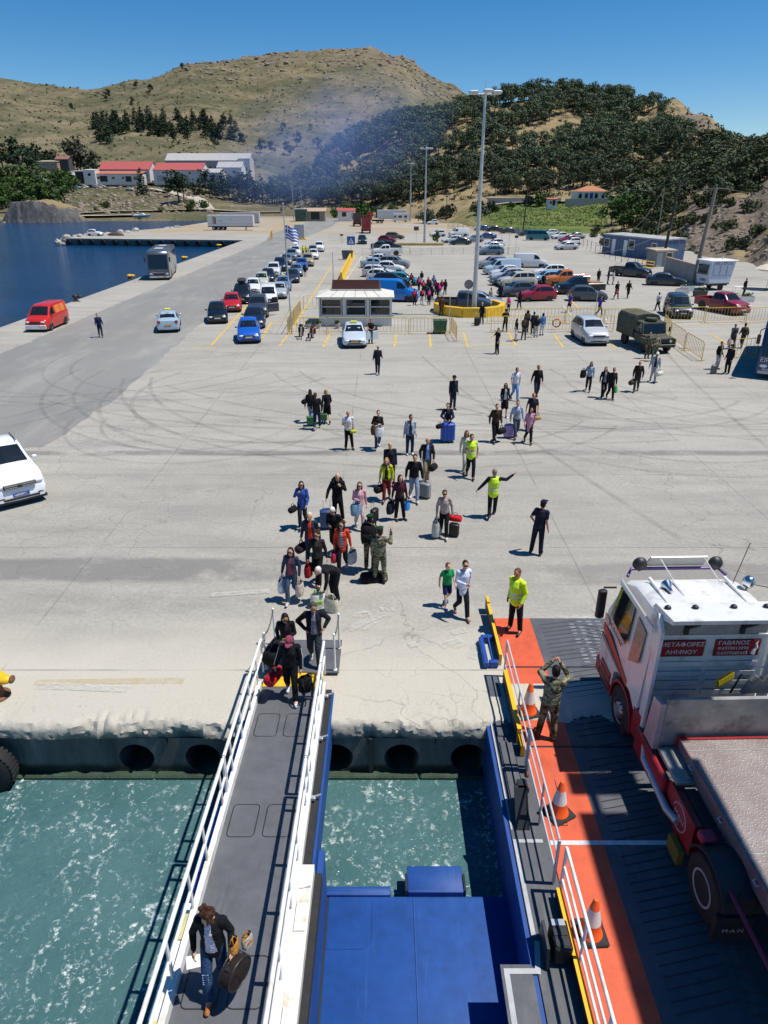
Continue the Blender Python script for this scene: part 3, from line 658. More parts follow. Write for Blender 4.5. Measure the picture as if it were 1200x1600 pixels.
ship_part(slab('fender_strip', RUBBER, gw, -1.098, -.99, 1.0, 7.55, gz, .25, -.10), gw)
ship_part(slab('side_girder', BLUE, gw, -1.168, -1.12, 7.56, 12.35, gz, .7, -.1), gw)
for y in (4.9, 6.4):
	ship_part(slab('winch_pocket', CREAM, gw, -1.29, -1.13, y, y + .45, gz, .03, .135), gw)
	ship_part(slab('winch_pocket', mat('pale_yellow_paint', (.55, .50, .22), .5), gw, -2.99, -2.86, y - .1, y + .3, gz, .03, .085), gw)
# welded hatch outlines
for y in (11.1, 8.55, 5.75):
	for x in (-2.42, -1.82):
		mb = MB(); w, h, c = .23, .36, .07; zz = gz(y)
		pts = []
		for cx, cy, a0 in ((x + w - c, y + h - c, 0), (x - w + c, y + h - c, 90), (x - w + c, y - h + c, 180), (x + w - c, y - h + c, 270)):
			pts += [(cx + c * math.cos(R(a0 + t)), cy + c * math.sin(R(a0 + t))) for t in (0, 45, 90)]
		pts.append(pts[0]); mb.tube([(p[0], p[1], gz(p[1]) + .001) for p in pts], .009, 4); sp('hatch_weld', BLACK, gw, mb)
def railing(root, x, ys, zf, h, mats, posts, gaps=(), hz=(1.0, .56), r=.033, flatpost=True):
	"""rail runs between ys, with breaks where sections of railing meet"""
	segs = []; a = ys[0]
	for g_ in gaps: segs.append((a, g_ - .04)); a = g_ + .04
	segs.append((a, ys[1]))
	for a, b in segs:
		for f in hz:
			sp('top_rail' if f == 1.0 else 'mid_rail', mats, root, MB().tube([(x, a, zf(a) + h * f), (x, b, zf(b) + h * f)], r if f == 1.0 else r * .8, 8), 60)
		for y in (a, b): sp('end_post', mats, root, MB().box(x - .018, x + .018, y - .03, y + .03, zf(y) + .02, zf(y) + h))
	for y in posts:
		if flatpost: sp('post', STEEL if mats is not WHITE else WHITE, root, MB().prism([(y - .035, zf(y) + .02), (y + .035, zf(y) + .02), (y + .028, zf(y) + h), (y - .028, zf(y) + h)], 'x', x - .012, x + .012))
		else: sp('post', mats, root, MB().tube([(x, y, zf(y)), (x, y, zf(y) + h)], r * .9, 8), 60)
P_ = [12.3, 11.4, 10.5, 9.6, 8.75, 7.6, 6.75, 5.7, 4.6, 3.5, 2.4]
railing(gw, -2.80, (1.0, 13.0), gz, .92, WHITE, P_, (9.1,))
railing(gw, -1.36, (1.0, 12.9), gz, .92, WHITE, P_, (9.1, 12.0))
for y in (12.0, 10.6, 9.0, 7.1): sp('rail_clamp', STEEL, gw, MB().box(-1.31, -1.22, y - .04, y + .04, gz(y) + .03, gz(y) + .1, b=.01).tube([(-1.24, y + .02, gz(y) + .08), (-1.12, y + .05, gz(y) + .1)], .018, 6))
CHAIN = mat('rusty_chain', (.10, .085, .075), .6, .5)
def chain(root, a, b, sag, name='chain'):
	pts = []; a, b = Vector(a), Vector(b)
	mb = MB(); n = max(6, int((b - a).length / .055))
	P = [a.lerp(b, i / n) - Vector((0, 0, sag * 4 * (i / n) * (1 - i / n))) for i in range(n + 1)]
	for i in range(n):
		c = (P[i] + P[i + 1]) / 2; d = (P[i + 1] - P[i]).normalized(); u = d.orthogonal().normalized(); u = Matrix.Rotation(R(90) * (i % 2), 3, d) @ u; L = (P[i + 1] - P[i]).length * .62
		mb.tube([c + d * L * math.cos(t) + u * L * .55 * math.sin(t) for t in [k * math.pi / 4 for k in range(9)]], .006, 4, caps=False)
	o = sp(name, CHAIN, root, mb); return o
stn = {}
for i, (x, y) in enumerate(((-2.74, 13.1), (-2.7, 14.2), (-1.14, 13.05), (-1.09, 13.95))):
	z0 = .10 - .055 * (y - 12.96); sp('stanchion', WHITE, gw, MB().tube([(x, y, z0), (x, y, z0 + .98)], .024, 8).lathe([(.05, z0), (.05, z0 + .03)], (x, y, 0), 10).ell((x, y, z0 + 1.0), .035, .035, .035, 8, 6), 50)
	stn[i] = Vector((x, y, z0 + .97))
chain(gw, stn[0], stn[1], .16); chain(gw, stn[2], stn[3], .14); chain(gw, (-2.80, 13.0, .92), stn[0], .25); chain(gw, (-1.36, 12.9, .95), (-1.5, 12.6, .15), .05)
sp('hinge_rod', STEEL, gw, MB().tube([(-2.9, 12.42, .06), (-1.3, 12.42, .06)], .03, 8).tube([(-2.8, 12.9, .95), (-2.74, 13.1, .95)], .015, 6))
# ---------------------------------------------------------------- blue stern platform
st = empty('stern_platform', (0, 5, -1.1)); tag(st, 'blue painted steel stern platform just above the water between gangway and ramp', 'ship platform')
sp('plate', BLUE, st, MB().box(-1.0, 2.30, .5, 8.25, -1.9, -1.12, b=.03), 40)
sp('edge_lip', BLUE, st, MB().box(-1.16, .12, 8.252, 8.42, -1.7, -1.08, b=.03), 40)
sp('step_box', BLUE, st, MB().box(.42, 1.42, 8.255, 8.78, -1.8, -1.02, b=.02), 40)
sp('step_bracket', BLACK, st, MB().box(.38, .415, 8.26, 8.6, -1.2, -1.0).box(1.425, 1.46, 8.26, 8.6, -1.2, -1.0))
for pts in ([(.52, 8.2), (.52, 5.5), (.56, 1.0)], [(-.95, 7.3), (-.35, 7.3), (-.22, 7.4), (-.2, 7.55), (-.2, 8.15)]):
	sp('weld_seam', BLUE, st, MB().tube([(x, y, -1.117) for x, y in pts], .012, 5))
sp('side_wall', BLUE, st, MB().box(-1.12, -1.002, .5, 8.2, -1.9, .12, b=.02));
sp('corner_weld', BLACK, st, MB().box(-1.0, -.97, .6, 8.2, -1.118, -1.09))
# ---------------------------------------------------------------- vehicle ramp
rp = empty('vehicle_ramp', (5, 8, 0)); tag(rp, 'steel vehicle ramp lowered onto the quay, dark grey with an orange walkway strip', 'ramp')
ship_part(slab('deck', DECK, rp, 3.83, 10.4, .5, 13.25, rz, .4), rp)
ship_part(slab('walkway', ORANGE, rp, 2.90, 3.828, .5, 13.25, rz, .4, .002), rp)
ship_part(slab('end_flap', DECK, rp, 3.83, 10.4, 13.30, 15.3, lambda y: rz(13.3) + (.03 - rz(13.3)) * (y - 13.3) / 2, .04), rp)
ship_part(slab('end_flap', ORANGE, rp, 2.90, 3.828, 13.30, 15.3, lambda y: rz(13.3) + (.03 - rz(13.3)) * (y - 13.3) / 2, .04, .002), rp)
ship_part(slab('side_walkway', DECK, rp, 2.26, 2.898, .5, 13.2, rz, .35, -.02), rp)
ship_part(slab('side_wall', BLUE, rp, 2.18, 2.258, .5, 13.2, rz, 1.5, -.05), rp)
ship_part(slab('side_walkway', DECK, rp, 1.72, 2.178, .5, 6.45, rz, .06, -.02), rp)
def strip(m, pts, w, off, root=rp, name='painted_border'):
	mb = MB()
	for (xa, ya), (xb, yb) in zip(pts, pts[1:]):
		d = Vector((xb - xa, yb - ya)).normalized(); nx, ny = -d.y * w / 2, d.x * w / 2; e = w / 2
		xa_, ya_, xb_, yb_ = xa - d.x * e, ya - d.y * e, xb + d.x * e, yb + d.y * e
		q = [(xa_ + nx, ya_ + ny), (xa_ - nx, ya_ - ny), (xb_ - nx, yb_ - ny), (xb_ + nx, yb_ + ny)]
		mb.add([(x, y, rz(y) + off) for x, y in q], [(0, 1, 2, 3)]); off += .001
	return sp(name, m, root, mb)
strip(PALE, [(2.30, 6.9), (2.30, 8.55), (2.75, 8.55)], .07, -.012); strip(PALE, [(1.80, 1.0), (1.80, 6.35), (2.26, 6.35), (2.33, 6.75)], .08, -.012)
strip(mat('worn_white_paint', (.55, .56, .57), .6, 0, .2, 8), [(2.95, 8.5), (6.9, 8.5)], .09, .006, name='painted_line')
strip(PALE, [(2.28, 8.8), (2.28, 13.1)], .03, -.012)
for x0, x1, y0, y1 in ((2.38, 2.50, 9.0, 10.9), (2.52, 2.64, 9.0, 10.9), (2.36, 2.49, 11.05, 12.0), (2.51, 2.62, 11.05, 12.0), (2.36, 2.49, 12.05, 12.95), (2.51, 2.62, 12.05, 12.95)):
	ship_part(slab('raised_plank', DECK, rp, x0, x1, y0, y1, rz, .03, .012), rp)
# joints across the ramp, plate seams
for y, x0 in ((13.275, 2.9), (10.75, 2.9)): sp('hinge_joint', BLACK, rp, MB().box(x0, 10.4, y - .022, y + .022, rz(y) - .1, rz(y) + .006))
sp('plate_seam', BLACK, rp, MB().box(3.28, 3.295, 8.9, 10.7, -.2, rz(9.8) + .004)); sp('plate_seam', BLACK, rp, MB().box(3.0, 3.3, 8.85, 8.87, -.2, rz(8.9) + .004))
# weld-bead anti-slip bars in herringbone, many hundreds: one joined part
mb = MB(); r4 = random.Random(3)
for y in np.arange(.8, 15.1, .165):
	for x0, x1, s in ((4.05, 5.0, -1), (5.12, 6.05, 1), (6.3, 7.2, -1), (7.3, 8.2, 1)):
		if r4.random() < .06 or abs(y - 13.28) < .1: continue
		y1 = y - .16 * s * 1.2; zz = (rz(y) if y < 13.3 else rz(13.3) + (.03 - rz(13.3)) * (y - 13.3) / 2) + .004
		mb.tube([(x0, y, zz), (x1, y1, zz + rz(y1) - rz(y))], .011, 4)
o = sp('anti_slip_bars', mat('dark_bead', (.030, .032, .038), .5, 0, .2), rp, mb); o['kind'] = 'stuff'
mb = MB()
for y in np.arange(13.45, 15.2, .13):
	for x in np.arange(4.8, 7.6, .24):
		if r4.random() < .8: mb.box(x, x + .13, y, y + .03, .0, rz(13.3) + (.03 - rz(13.3)) * (y - 13.3) / 2 + .005)
o = sp('scraped_studs', mat('scraped_steel', (.42, .43, .45), .4, .3, .3), rp, mb); o['kind'] = 'stuff'
# yellow guard beams and blue brackets on the flap
YB = mat('guard_yellow', (.80, .45, .01), .45, 0, .06, 3)
def beam(x0, x1, y0, y1, h, name='guard_beam'):
	mb = MB().use(YB).use(BLACK); mb.cur = 0
	z0, z1 = rz(y0), rz(y1)
	mb.add([(x0, y0, z0), (x1, y0, z0), (x1, y1, z1), (x0, y1, z1), (x0, y0, z0 + h), (x1, y0, z0 + h), (x1, y1, z1 + h), (x0, y1, z1 + h)], [(4, 5, 6, 7), (0, 1, 5, 4), (1, 2, 6, 5), (2, 3, 7, 6)])
	mb.cur = 1; mb.add([(x0, y0, z0), (x0, y1, z1), (x0, y1, z1 + h), (x0, y0, z0 + h)], [(3, 2, 1, 0)]); sp(name, None, rp, mb)  # left face coloured black to put its shade in
beam(2.71, 2.80, 10.85, 12.7, .38); beam(2.73, 2.82, 10.5, 10.83, .26); beam(2.72, 2.79, 13.35, 15.5, .30); beam(2.72, 2.79, 15.52, 15.8, .34); beam(2.76, 2.84, .6, 7.5, .22)
sp('flap_bracket', DBLUE, rp, MB().box(2.35, 2.46, 13.2, 14.25, .04, .2, b=.02).box(2.4, 2.70, 14.2, 14.32, .05, .22, b=.02).box(2.48, 2.70, 13.22, 13.34, .02, .2, b=.02).tube([(2.56, 13.3, .2), (2.56, 14.2, .3)], .02, 6))
# railings on the ramp
GR = mat('worn_rail_paint', (.50, .51, .53), .45, .1, .15, 6)
railing(rp, 2.79, (7.75, 12.95), rz, 1.0, GR, (8.9, 10.1, 11.3), (10.2,), (1.0, .66, .33), .022, True)
railing(rp, 2.87, (.8, 7.6), rz, 1.0, WHITE, (6.4, 5.2, 4.0, 2.8), (), (1.0, .6, .3), .028, False)
sp('rail_hook', mat('red_oxide', (.25, .04, .03), .6), rp, MB().ell((2.74, 9.9, .06), .05, .05, .06).box(2.66, 2.74, 9.6, 9.7, -.1, .03))
# black steel fairleads on the side walkway
fl = MB().prism([(8.75, -.13), (9.45, -.13), (9.42, .32), (9.25, .42)], 'x', 2.56, 2.60).prism([(8.75, -.13), (8.80, -.13), (9.30, .42), (9.25, .42)], 'x', 2.36, 2.60).box(2.44, 2.62, 9.25, 9.45, -.1, .42)
o = fl.build('fairlead', BLACK); tag(o, 'black wedge-shaped steel fairlead standing on the grey side walkway of the ramp', 'fairlead')
fd = empty('floodlight', (2.62, 6.65, rz(6.65) - .02)); tag(fd, 'black boxy floodlight beside the yellow beam at the ramp railing', 'floodlight')
MB().box(-.12, .14, -.24, .24, .04, .40, b=.03).build('housing', BLACK, fd); MB().prism([(-.3, .02), (.26, .02), (.2, .42), (-.22, .38)], 'x', -.24, -.20).build('shield', BLACK, fd)
for y in (-.14, .02, .17): MB().box(-.10, .10, y - .05, y + .05, .402, .412).build('vent', STEEL if y > .1 else DARK, fd)
MB().box(-.1, .1, -.12, .12, 0, .045).build('foot', BLACK, fd)
# ---------------------------------------------------------------- traffic cones
CO = mat('cone_orange', (.85, .115, .02), .5, 0, .06, 3); CW = mat('cone_sleeve', (.72, .70, .68), .35, 0, .12, 5)
def cone(x, y, rot, lab):
	o = empty('traffic_cone', (x, y, rz(y) + .004), rot); tag(o, lab, 'traffic cone', 'orange cones along the walkway')
	MB().box(-.235, .235, -.235, .235, 0, .045, b=.02).build('base', RUBBER, o)
	MB().lathe([(.185, .044), (.18, .06), (.155, .09), (.128, .30), (.124, .301)], n=24).build('lower_cone', CO, o, smooth=50)
	MB().lathe([(.1285, .30), (.128, .302), (.075, .59), (.07, .591)], n=24).build('reflective_sleeve', CW, o, smooth=50)
	MB().lathe([(.0752, .59), (.074, .592), (.04, .76), (.03, .775), (.001, .776)], n=24).build('tip', CO, o, smooth=50); return o
cone(3.12, 11.75, .25, 'orange traffic cone nearest the camouflaged soldier taking a picture'); cone(3.18, 9.12, .5, 'middle orange traffic cone, beside the black fairlead'); cone(3.17, 6.9, .05, 'nearest orange traffic cone, beside the white railing and floodlight')
# ================================================================== flatbed truck leaving the ferry
tk = empty('truck', (6.03, 11.3, rz(11.3)), R(1.5)); tag(tk, 'white and red flatbed truck driving off the ramp, red Greek lettering on its cab back', 'truck')
TW = mat('truck_white', (.72, .72, .71), .35, 0, .05, 2, .3, dirt=((.45, .42, .38, 1), 3)); TRED = mat('truck_red', (.33, .014, .02), .4, 0, .12, 3, .2, dirt=((.12, .03, .03, 1), 4))
PLRED = mat('plate_red', (.26, .012, .022), .45, 0, .05); CHK = None
k = N('chequer_plate'); P = k.obj(); kk = k.voro(k.scale(P, (20, 20, 1)), 1.0, 'F1'); f = k.noise(P, 1.1, 6, .7); f2 = k.noise(P, 4, 5, .7)
c = k.ramp(f, [(.3, (.21, .155, .145)), (.55, (.29, .25, .235)), (.75, (.36, .33, .31))]); c = k.mix(k.fr(f2, .6, .72, 0, .6), c, (.12, .07, .05)); c = k.mix(k.fr(kk, .32, .2, 0, .16), c, (.36, .33, .31))
k.base(c); k.set(Roughness=.5, Metallic=.25); k.bump(k.fr(kk, .4, .2), .5, .01); CHK = k.m
FR = mat('chassis', (.035, .02, .022), .6, 0, .3, 3); ALU = mat('worn_aluminium', (.34, .34, .335), .5, .4, .22, 2.5, dirt=((.12, .11, .10, 1), 2))
# cab shell: side profile (y, z) lofted across the width
def cab():
	mb = MB().use(TW); W = 1.15
	prof = [(-.70, .95), (-.70, 3.14), (-.56, 3.32), (.45, 3.26), (.92, 3.06), (1.42, 2.05), (1.50, 1.25), (1.48, .62), (.62, .62), (.56, 1.05), (.30, 1.22), (-.30, 1.22), (-.56, 1.05)]
	n = len(prof); xs = [(-W, 0.0), (-W + .10, .06), (W - .10, .06), (W, 0.0)]; V = []
	for x, infl in xs:
		for y, z in prof:
			tap = .10 * max(0, (z - 2.0) / 1.2); X = math.copysign(abs(x) - tap, x)
			V.append((X, y - (0 if infl else .05 if y > 1 else 0), z - (0 if infl else .07 if z > 2.9 else 0)))
	F = [tuple(range(n)), tuple(range(4 * n - 1, 3 * n - 1, -1))]
	for i in range(3):
		for j in range(n): F.append((i * n + j, (i + 1) * n + j, (i + 1) * n + (j + 1) % n, i * n + (j + 1) % n))
	mb.add(V, F); return mb
cab().build('cab', None, tk, smooth=35)
def q(name, m, pts, th=.012, parent=tk):
	"""thin panel from a polygon of 3-D points, extruded along its normal"""
	P = [Vector(p) for p in pts]; nn = (P[1] - P[0]).cross(P[2] - P[0]).normalized() * th
	mb = MB(); n = len(P); mb.add(P + [p + nn for p in P], [tuple(range(n - 1, -1, -1)), tuple(range(n, 2 * n))] + [(i, (i + 1) % n, n + (i + 1) % n, n + i) for i in range(n)]); return mb.build(name, m, parent)
# side glass and stripes (left side, x = -1.15 leaning in above 2 m)
lx = lambda z, e=.006: -(1.15 - .10 * max(0, (z - 2.0) / 1.2)) - e
S = lambda pts: [(lx(z), y, z) for y, z in pts]
q('door_window', GLASS, S([(1.18, 2.05), (1.02, 2.85), (.22, 2.88), (.22, 1.98)][::-1])); q('sleeper_window', mat('curtained_glass', (.30, .24, .20), .2, 0, .3, 7), S([(.02, 2.78), (-.42, 2.70), (-.42, 2.0), (.02, 1.75)][::1]))
q('red_stripe', mat('stripe_red', (.5, .03, .015), .35), S([(1.46, 1.72), (.9, 1.62), (-.1, 1.32), (-.1, 1.16), (.9, 1.42), (1.46, 1.52)]))
q('grey_stripe', mat('stripe_grey', (.22, .2, .2), .4), S([(1.46, 1.46), (.9, 1.36), (.2, 1.25), (.2, 1.2), (.9, 1.26), (1.46, 1.34)]))
q('pink_stripe', mat('stripe_pink', (.6, .38, .33), .4), S([(1.46, 1.98), (1.2, 1.9), (1.2, 1.76), (1.46, 1.76)]))
r9 = random.Random(2); mb = MB()
for i_ in range(9): mb.box(-1.159, -1.154, 1.02 - i_ * .075, 1.02 - i_ * .075 + r9.uniform(.03, .05), 1.84 - .008 * i_, 1.84 - .008 * i_ + r9.uniform(.06, .10))
mb.build('door_lettering', BLACK, tk)
MB().box(-1.19, -1.15, -.84, .9, 2.98, 3.12, b=.02).build('gutter', TW, tk)
# rear fairing: side wings, roof lip, struts
for s in (-1, 1):
	MB().prism([(-.81, .75), (-1.02, .6), (-1.06, 3.15), (-.81, 3.4)], 'x', s * 1.10 - .03, s * 1.10 + .03).build('side_fairing', TW, tk)
	MB().tube([(s * .52, -.72, 3.02), (s * .52, -.80, 3.08), (s * .52, -1.12, 3.36)], .035, 6).box(s * .52 - .04, s * .52 + .04, -.78, -.71, 2.90, 3.2).build('fairing_strut', DARK, tk)
MB().prism([(-.84, 3.30), (-1.25, 3.44), (-1.27, 3.53), (-.5, 3.42), (-.4, 3.28)], 'x', -1.06, 1.06).build('roof_fairing', TW, tk)
q('fairing_shadow_panel', mat('fairing_shade_grey', (.36, .35, .33), .6, 0, .2), [(-1.0, -.715, 2.88), (1.0, -.715, 2.88), (1.0, -.715, 3.14), (-1.0, -.715, 3.14)][::1])  # grey sheet paints in the shade below the roof fairing
# back wall ribs and plates
for i, z in enumerate((1.25, 1.47, 1.69, 1.91, 2.13)):
	for x0, x1 in ((-.98, -.04), (.04, .98)): MB().box(x0, x1, -.722, -.702, z, z + .12, b=.008).build('back_rib', TW, tk)
MB().box(-1.05, 1.05, -.73, -.70, 2.82, 2.86).build('back_seam', TW, tk)
for x, lines in ((-.52, ['ΜΕΤΑΦΟΡΕΣ', 'ΛΗΜΝΟΥ']), (.52, ['ΓΑΒΑΝΟΣ', '☏6978013090', '☏6977685443'])):
	pl = MB().box(x - .43, x + .43, -.732, -.702, 2.38, 2.74, b=.012).build('name_plate', PLRED, tk)
	sizes = [.125, .125] if len(lines) == 2 else [.12, .095, .095]; zs_ = [2.65, 2.48] if len(lines) == 2 else [2.675, 2.555, 2.445]
	for t_, s_, z_ in zip(lines, sizes, zs_):
		m_ = text_mesh(t_, s_, TW, 'lettering', sx=1.05); link('lettering', m_, pl, (x - (.08 if len(lines) == 3 else 0), -.736, z_), (R(90), 0, 0))
	if len(lines) == 3: MB().tube([(x + .30, -.736, 2.43), (x + .32, -.736, 2.51), (x + .36, -.736, 2.58), (x + .34, -.736, 2.65), (x + .37, -.736, 2.71)], [.045, .035, .028, .018, .006], 6).build('road_emblem', TW, pl)
# roof furniture: light bar, horns, wind deflector, marker lamps
MB().tube([(-1.02, .98, 3.12), (-.9, 1.16, 3.19), (.9, 1.16, 3.19), (1.02, .98, 3.12)], .035, 8).build('light_bar', mat('purple_tube', (.10, .05, .22), .4), tk)
q('wind_deflector', mat('tinted_panel', (.50, .50, .45), .35), [(-.62, 1.22, 3.22), (.62, 1.22, 3.22), (.58, 1.02, 3.52), (-.58, 1.02, 3.52)][::-1], .03)
for x in (-.4, .5): MB().tube([(x, 1.0, 3.5), (x + .12, .45, 3.25)], .012, 5).build('deflector_stay', TW, tk)
for x in (-.78, .78): MB().lathe([(.05, -.10), (.13, -.05), (.15, .03), (.14, .04)], (x, 1.05, 3.36), 14, 'y').build('spot_lamp', BLACK, tk, smooth=50); MB().tube([(x, 1.05, 3.2), (x, 1.05, 3.36)], .02, 6).build('lamp_stalk', BLACK, tk)
MB().lathe([(.03, -.15), (.05, 0), (.11, .1), (.115, .12)], (-.55, .15, 3.34), 14, 'y').build('air_horn', CHROME, tk, smooth=50)
MB().ell((1.02, .2, 3.42), .12, .12, .13).tube([(1.0, .2, 3.2), (1.02, .2, 3.35)], .02, 6).build('beacon', CHROME, tk, smooth=True)
for x in (-.95, -.45, .25, .85): MB().lathe([(.025, 3.36), (.03, 3.40), (.055, 3.43), (.06, 3.49), (.03, 3.52)], (x, -1.0 + .25, 0), 10).build('marker_lamp', BLACK, tk, smooth=50)
MB().tube([(.75, .3, 3.2), (1.3, .9, 3.9)], .008, 4).build('antenna', BLACK, tk); MB().tube([(1.05, .25, 3.35), (1.6, .1, 3.3)], .01, 4).build('antenna', BLACK, tk)
MB().box(-.35, .35, -.1, .5, 3.27, 3.31, b=.02).build('roof_hatch', TW, tk);
for x in (-.75, .75): MB().box(x - .03, x + .03, -.55, .6, 3.26, 3.33, b=.01).build('roof_rib', TW, tk)
# mirrors, bumper, steps, mudguards
for s in (-1, 1):
	MB().box(s * 1.38 - .09, s * 1.38 + .09, 1.18, 1.30, 1.95, 2.65, b=.03).build('mirror', BLACK, tk); MB().tube([(s * 1.12, 1.2, 2.72), (s * 1.38, 1.24, 2.7)], .02, 6).build('mirror_arm', BLACK, tk)
MB().box(-1.16, 1.16, 1.30, 1.62, .35, .78, b=.05).build('bumper', TRED, tk); MB().box(-1.168, -.9, .66, 1.3, .38, .9, b=.03).build('step', TRED, tk); MB().box(.9, 1.168, .66, 1.3, .38, .9, b=.03).build('step', TRED, tk)
for i in range(3): MB().box(-1.172, -1.0, .7, 1.26, .42 + .15 * i, .47 + .15 * i).build('step_tread', DARK, tk)
for s in (-1, 1):
	arc = [(math.cos(t) * .60, .5 + math.sin(t) * .60 + .03) for t in np.linspace(R(-12), R(192), 15)]; arc2 = [(math.cos(t) * .54, .5 + math.sin(t) * .54 + .03) for t in np.linspace(R(192), R(-12), 15)]
	MB().prism(arc + arc2, 'x', s * 1.0 - .17, s * 1.0 + .175).build('front_mudguard', TRED, tk)
	MB().box(s * 1.02 - .13, s * 1.02 + .13, -.95, -.58, .5, 1.15, b=.03).build('mud_panel', TRED, tk)
def twheel(y, xc, w, r=.51, name='wheel', dual=False, rim=ALLOY):
	for s in (-1, 1):
		t_ = MB().lathe([(r * .55, -w / 2), (r * .93, -w / 2), (r, -w / 2 + .04), (r, w / 2 - .04), (r * .93, w / 2), (r * .55, w / 2)], (s * xc, y, r), 28, 'x').build(name, RUBBER, tk, smooth=45)
		prof = [(r * .56, w / 2 - .01), (r * .56, w / 2 + .012), (r * .5, w / 2 + .01), (r * .46, w / 2 - .14), (r * .25, w / 2 - .16), (r * .22, w / 2 - .02), (.001, w / 2)]
		if not dual: prof = [(r * .56, w / 2 - .01), (r * .56, w / 2 + .012), (r * .48, w / 2 - .03), (r * .30, w / 2 + .02), (r * .26, w / 2 + .05), (.001, w / 2 + .06)]
		MB().lathe([(a, s * b) for a, b in prof][::s], (s * xc, y, r), 24, 'x').build('rim', rim, t_, smooth=40)
		for k in range(10):
			a = k * math.pi / 5; MB().lathe([(.018, 0), (.018, s * .03)][::s], (s * (xc + w / 2 - (.15 if dual else .0)), y + r * .36 * math.cos(a), r + r * .36 * math.sin(a)), 6, 'x').build('wheel_nut', TRED if not dual else STEEL, t_)
twheel(0, 1.0, .30); twheel(-4.05, .92, .62, dual=True, rim=mat('pale_rim', (.55, .56, .58), .4, .3, .1))
# chassis, catwalk, headboard, tanks
for s in (-1, 1): MB().box(s * .42 - .04, s * .42 + .04, -9.5, 1.2, .72, 1.0).build('chassis_rail', FR, tk)
MB().box(-1.2, -1.08, -2.3, -.95, .40, .95, b=.03).build('side_tank', TRED, tk);
hb = MB().box(-1.05, 1.25, -1.62, -1.54, .98, 2.12, b=.015).build('headboard', ALU, tk)
MB().prism([(-1.62, .98), (-1.2, .98), (-1.3, 1.95), (-1.62, 2.02)], 'x', -1.16, -1.06).build('headboard_wing', mat('pinkish_alu', (.48, .40, .42), .45, .3), tk)
MB().box(-1.0, 1.0, -1.2, -.9, 1.0, 1.12, b=.02).build('catwalk', ALU, tk)
coil = [(.02 + .24 * (i / 60), -1.2 + .05 * math.cos(i * 1.05), 2.10 + .10 * math.sin(i * 1.05) + .22 * i / 60) for i in range(61)]
MB().tube(coil, .014, 5).build('air_line', mat('coil_yellow', (.75, .50, .02), .5), tk); MB().tube([(.3, -1.2, 1.9), (.42, -1.2, 2.32), (.6, -1.3, 2.2), (.75, -1.25, 2.3), (.95, -1.2, 2.0)], .02, 6).build('air_line', BLACK, tk)
MB().prism([(.45, 1.95), (1.05, 1.95), (1.05, 2.22), (.9, 2.36), (.8, 2.22), (.65, 2.34), (.55, 2.2)], 'y', -1.28, -1.22).build('coupling_plate', ALU, tk)
MB().tube([(-1.13, -1.3, .8), (-1.2, -1.5, .62), (-1.2, -2.6, .55), (-1.15, -2.9, .6)], .07, 10).build('exhaust_pipe', STEEL, tk, smooth=60)
# gooseneck deck of the trailer
bx0 = -.72
MB().box(-1.08, bx0 - .03, -2.5, -1.66, 1.0, 1.08, b=.01).build('side_platform', ALU, tk); MB().box(-1.0, bx0 - .1, -2.42, -1.74, 1.081, 1.087).build('platform_tread', mat('worn_bed', (.38, .34, .29), .6, 0, .25, 4), tk)
MB().box(bx0, 1.25, -9.5, -1.75, 1.18, 1.30).build('bed', CHK, tk)
MB().box(bx0 - .03, bx0 - .002, -9.5, -1.72, 1.0, 1.31).build('bed_side', mat('bed_edge', (.20, .12, .13), .5, 0, .2, 3), tk); MB().box(bx0, 1.25, -1.748, -1.70, 1.05, 1.32).build('bed_front', TRED, tk); MB().box(bx0 - .06, bx0 + .1, -1.72, -1.66, 1.0, 1.34).build('corner_post', TRED, tk)
for y in (-2.0, -4.1, -6.2): MB().box(bx0 + .01, 1.24, y - .012, y + .012, 1.29, 1.306).build('bed_seam', ALU, tk)
MB().box(bx0 + .22, bx0 + .46, -4.65, -4.4, 1.29, 1.307).build('lashing_pocket', mat('pocket_brown', (.2, .13, .06), .8, 0, .5, 20), tk)
for y in (-2.3, -3.4, -4.5, -5.6): MB().tube([(bx0 - .035, y - .05, 1.22), (bx0 - .075, y - .05, 1.2), (bx0 - .075, y + .05, 1.2), (bx0 - .035, y + .05, 1.22)], .012, 5).build('lashing_ring', STEEL, tk)
MB().prism([(-2.5, .95), (-1.9, .55), (-2.9, .2), (-3.3, .35), (-3.3, .95)], 'x', -1.10, -.92).build('tool_box', TRED, tk)
MB().box(-1.12, -1.102, -3.35, -2.35, .35, 1.0, b=.005).build('side_panel', TRED, tk)
MB().tube([(-1.125, -2.87 + .24 * math.cos(t), .68 + .24 * math.sin(t)) for t in np.linspace(.3, 5.2, 26)], .012, 4).build('ring_emblem', mat('faded_white', (.5, .42, .42), .6), tk)
link('emblem_lettering', text_mesh('MAN', .16, bpy.data.materials['faded_white'], depth=.002), tk, (-1.126, -2.87, .68), (R(90), 0, R(-90)))
MB().tube([(-1.16, -1.25 + .19 * math.cos(t), .72 + .19 * math.sin(t)) for t in np.linspace(0, 2 * math.pi, 25)], .012, 4).tube([(-1.16, -1.25, .53), (-1.16, -1.25, .91)], .01, 4).tube([(-1.16, -1.44, .72), (-1.16, -1.06, .72)], .01, 4).build('wheel_holder', FR, tk)
MB().box(-.95, bx0 - .04, -4.6, -2.55, .55, .98).build('neck_side', FR, tk); MB().box(-1.25, -1.15, -3.3, -2.9, .05, .35).build('wheel_chock', mat('dull_yellow', (.18, .15, .02), .7), tk)
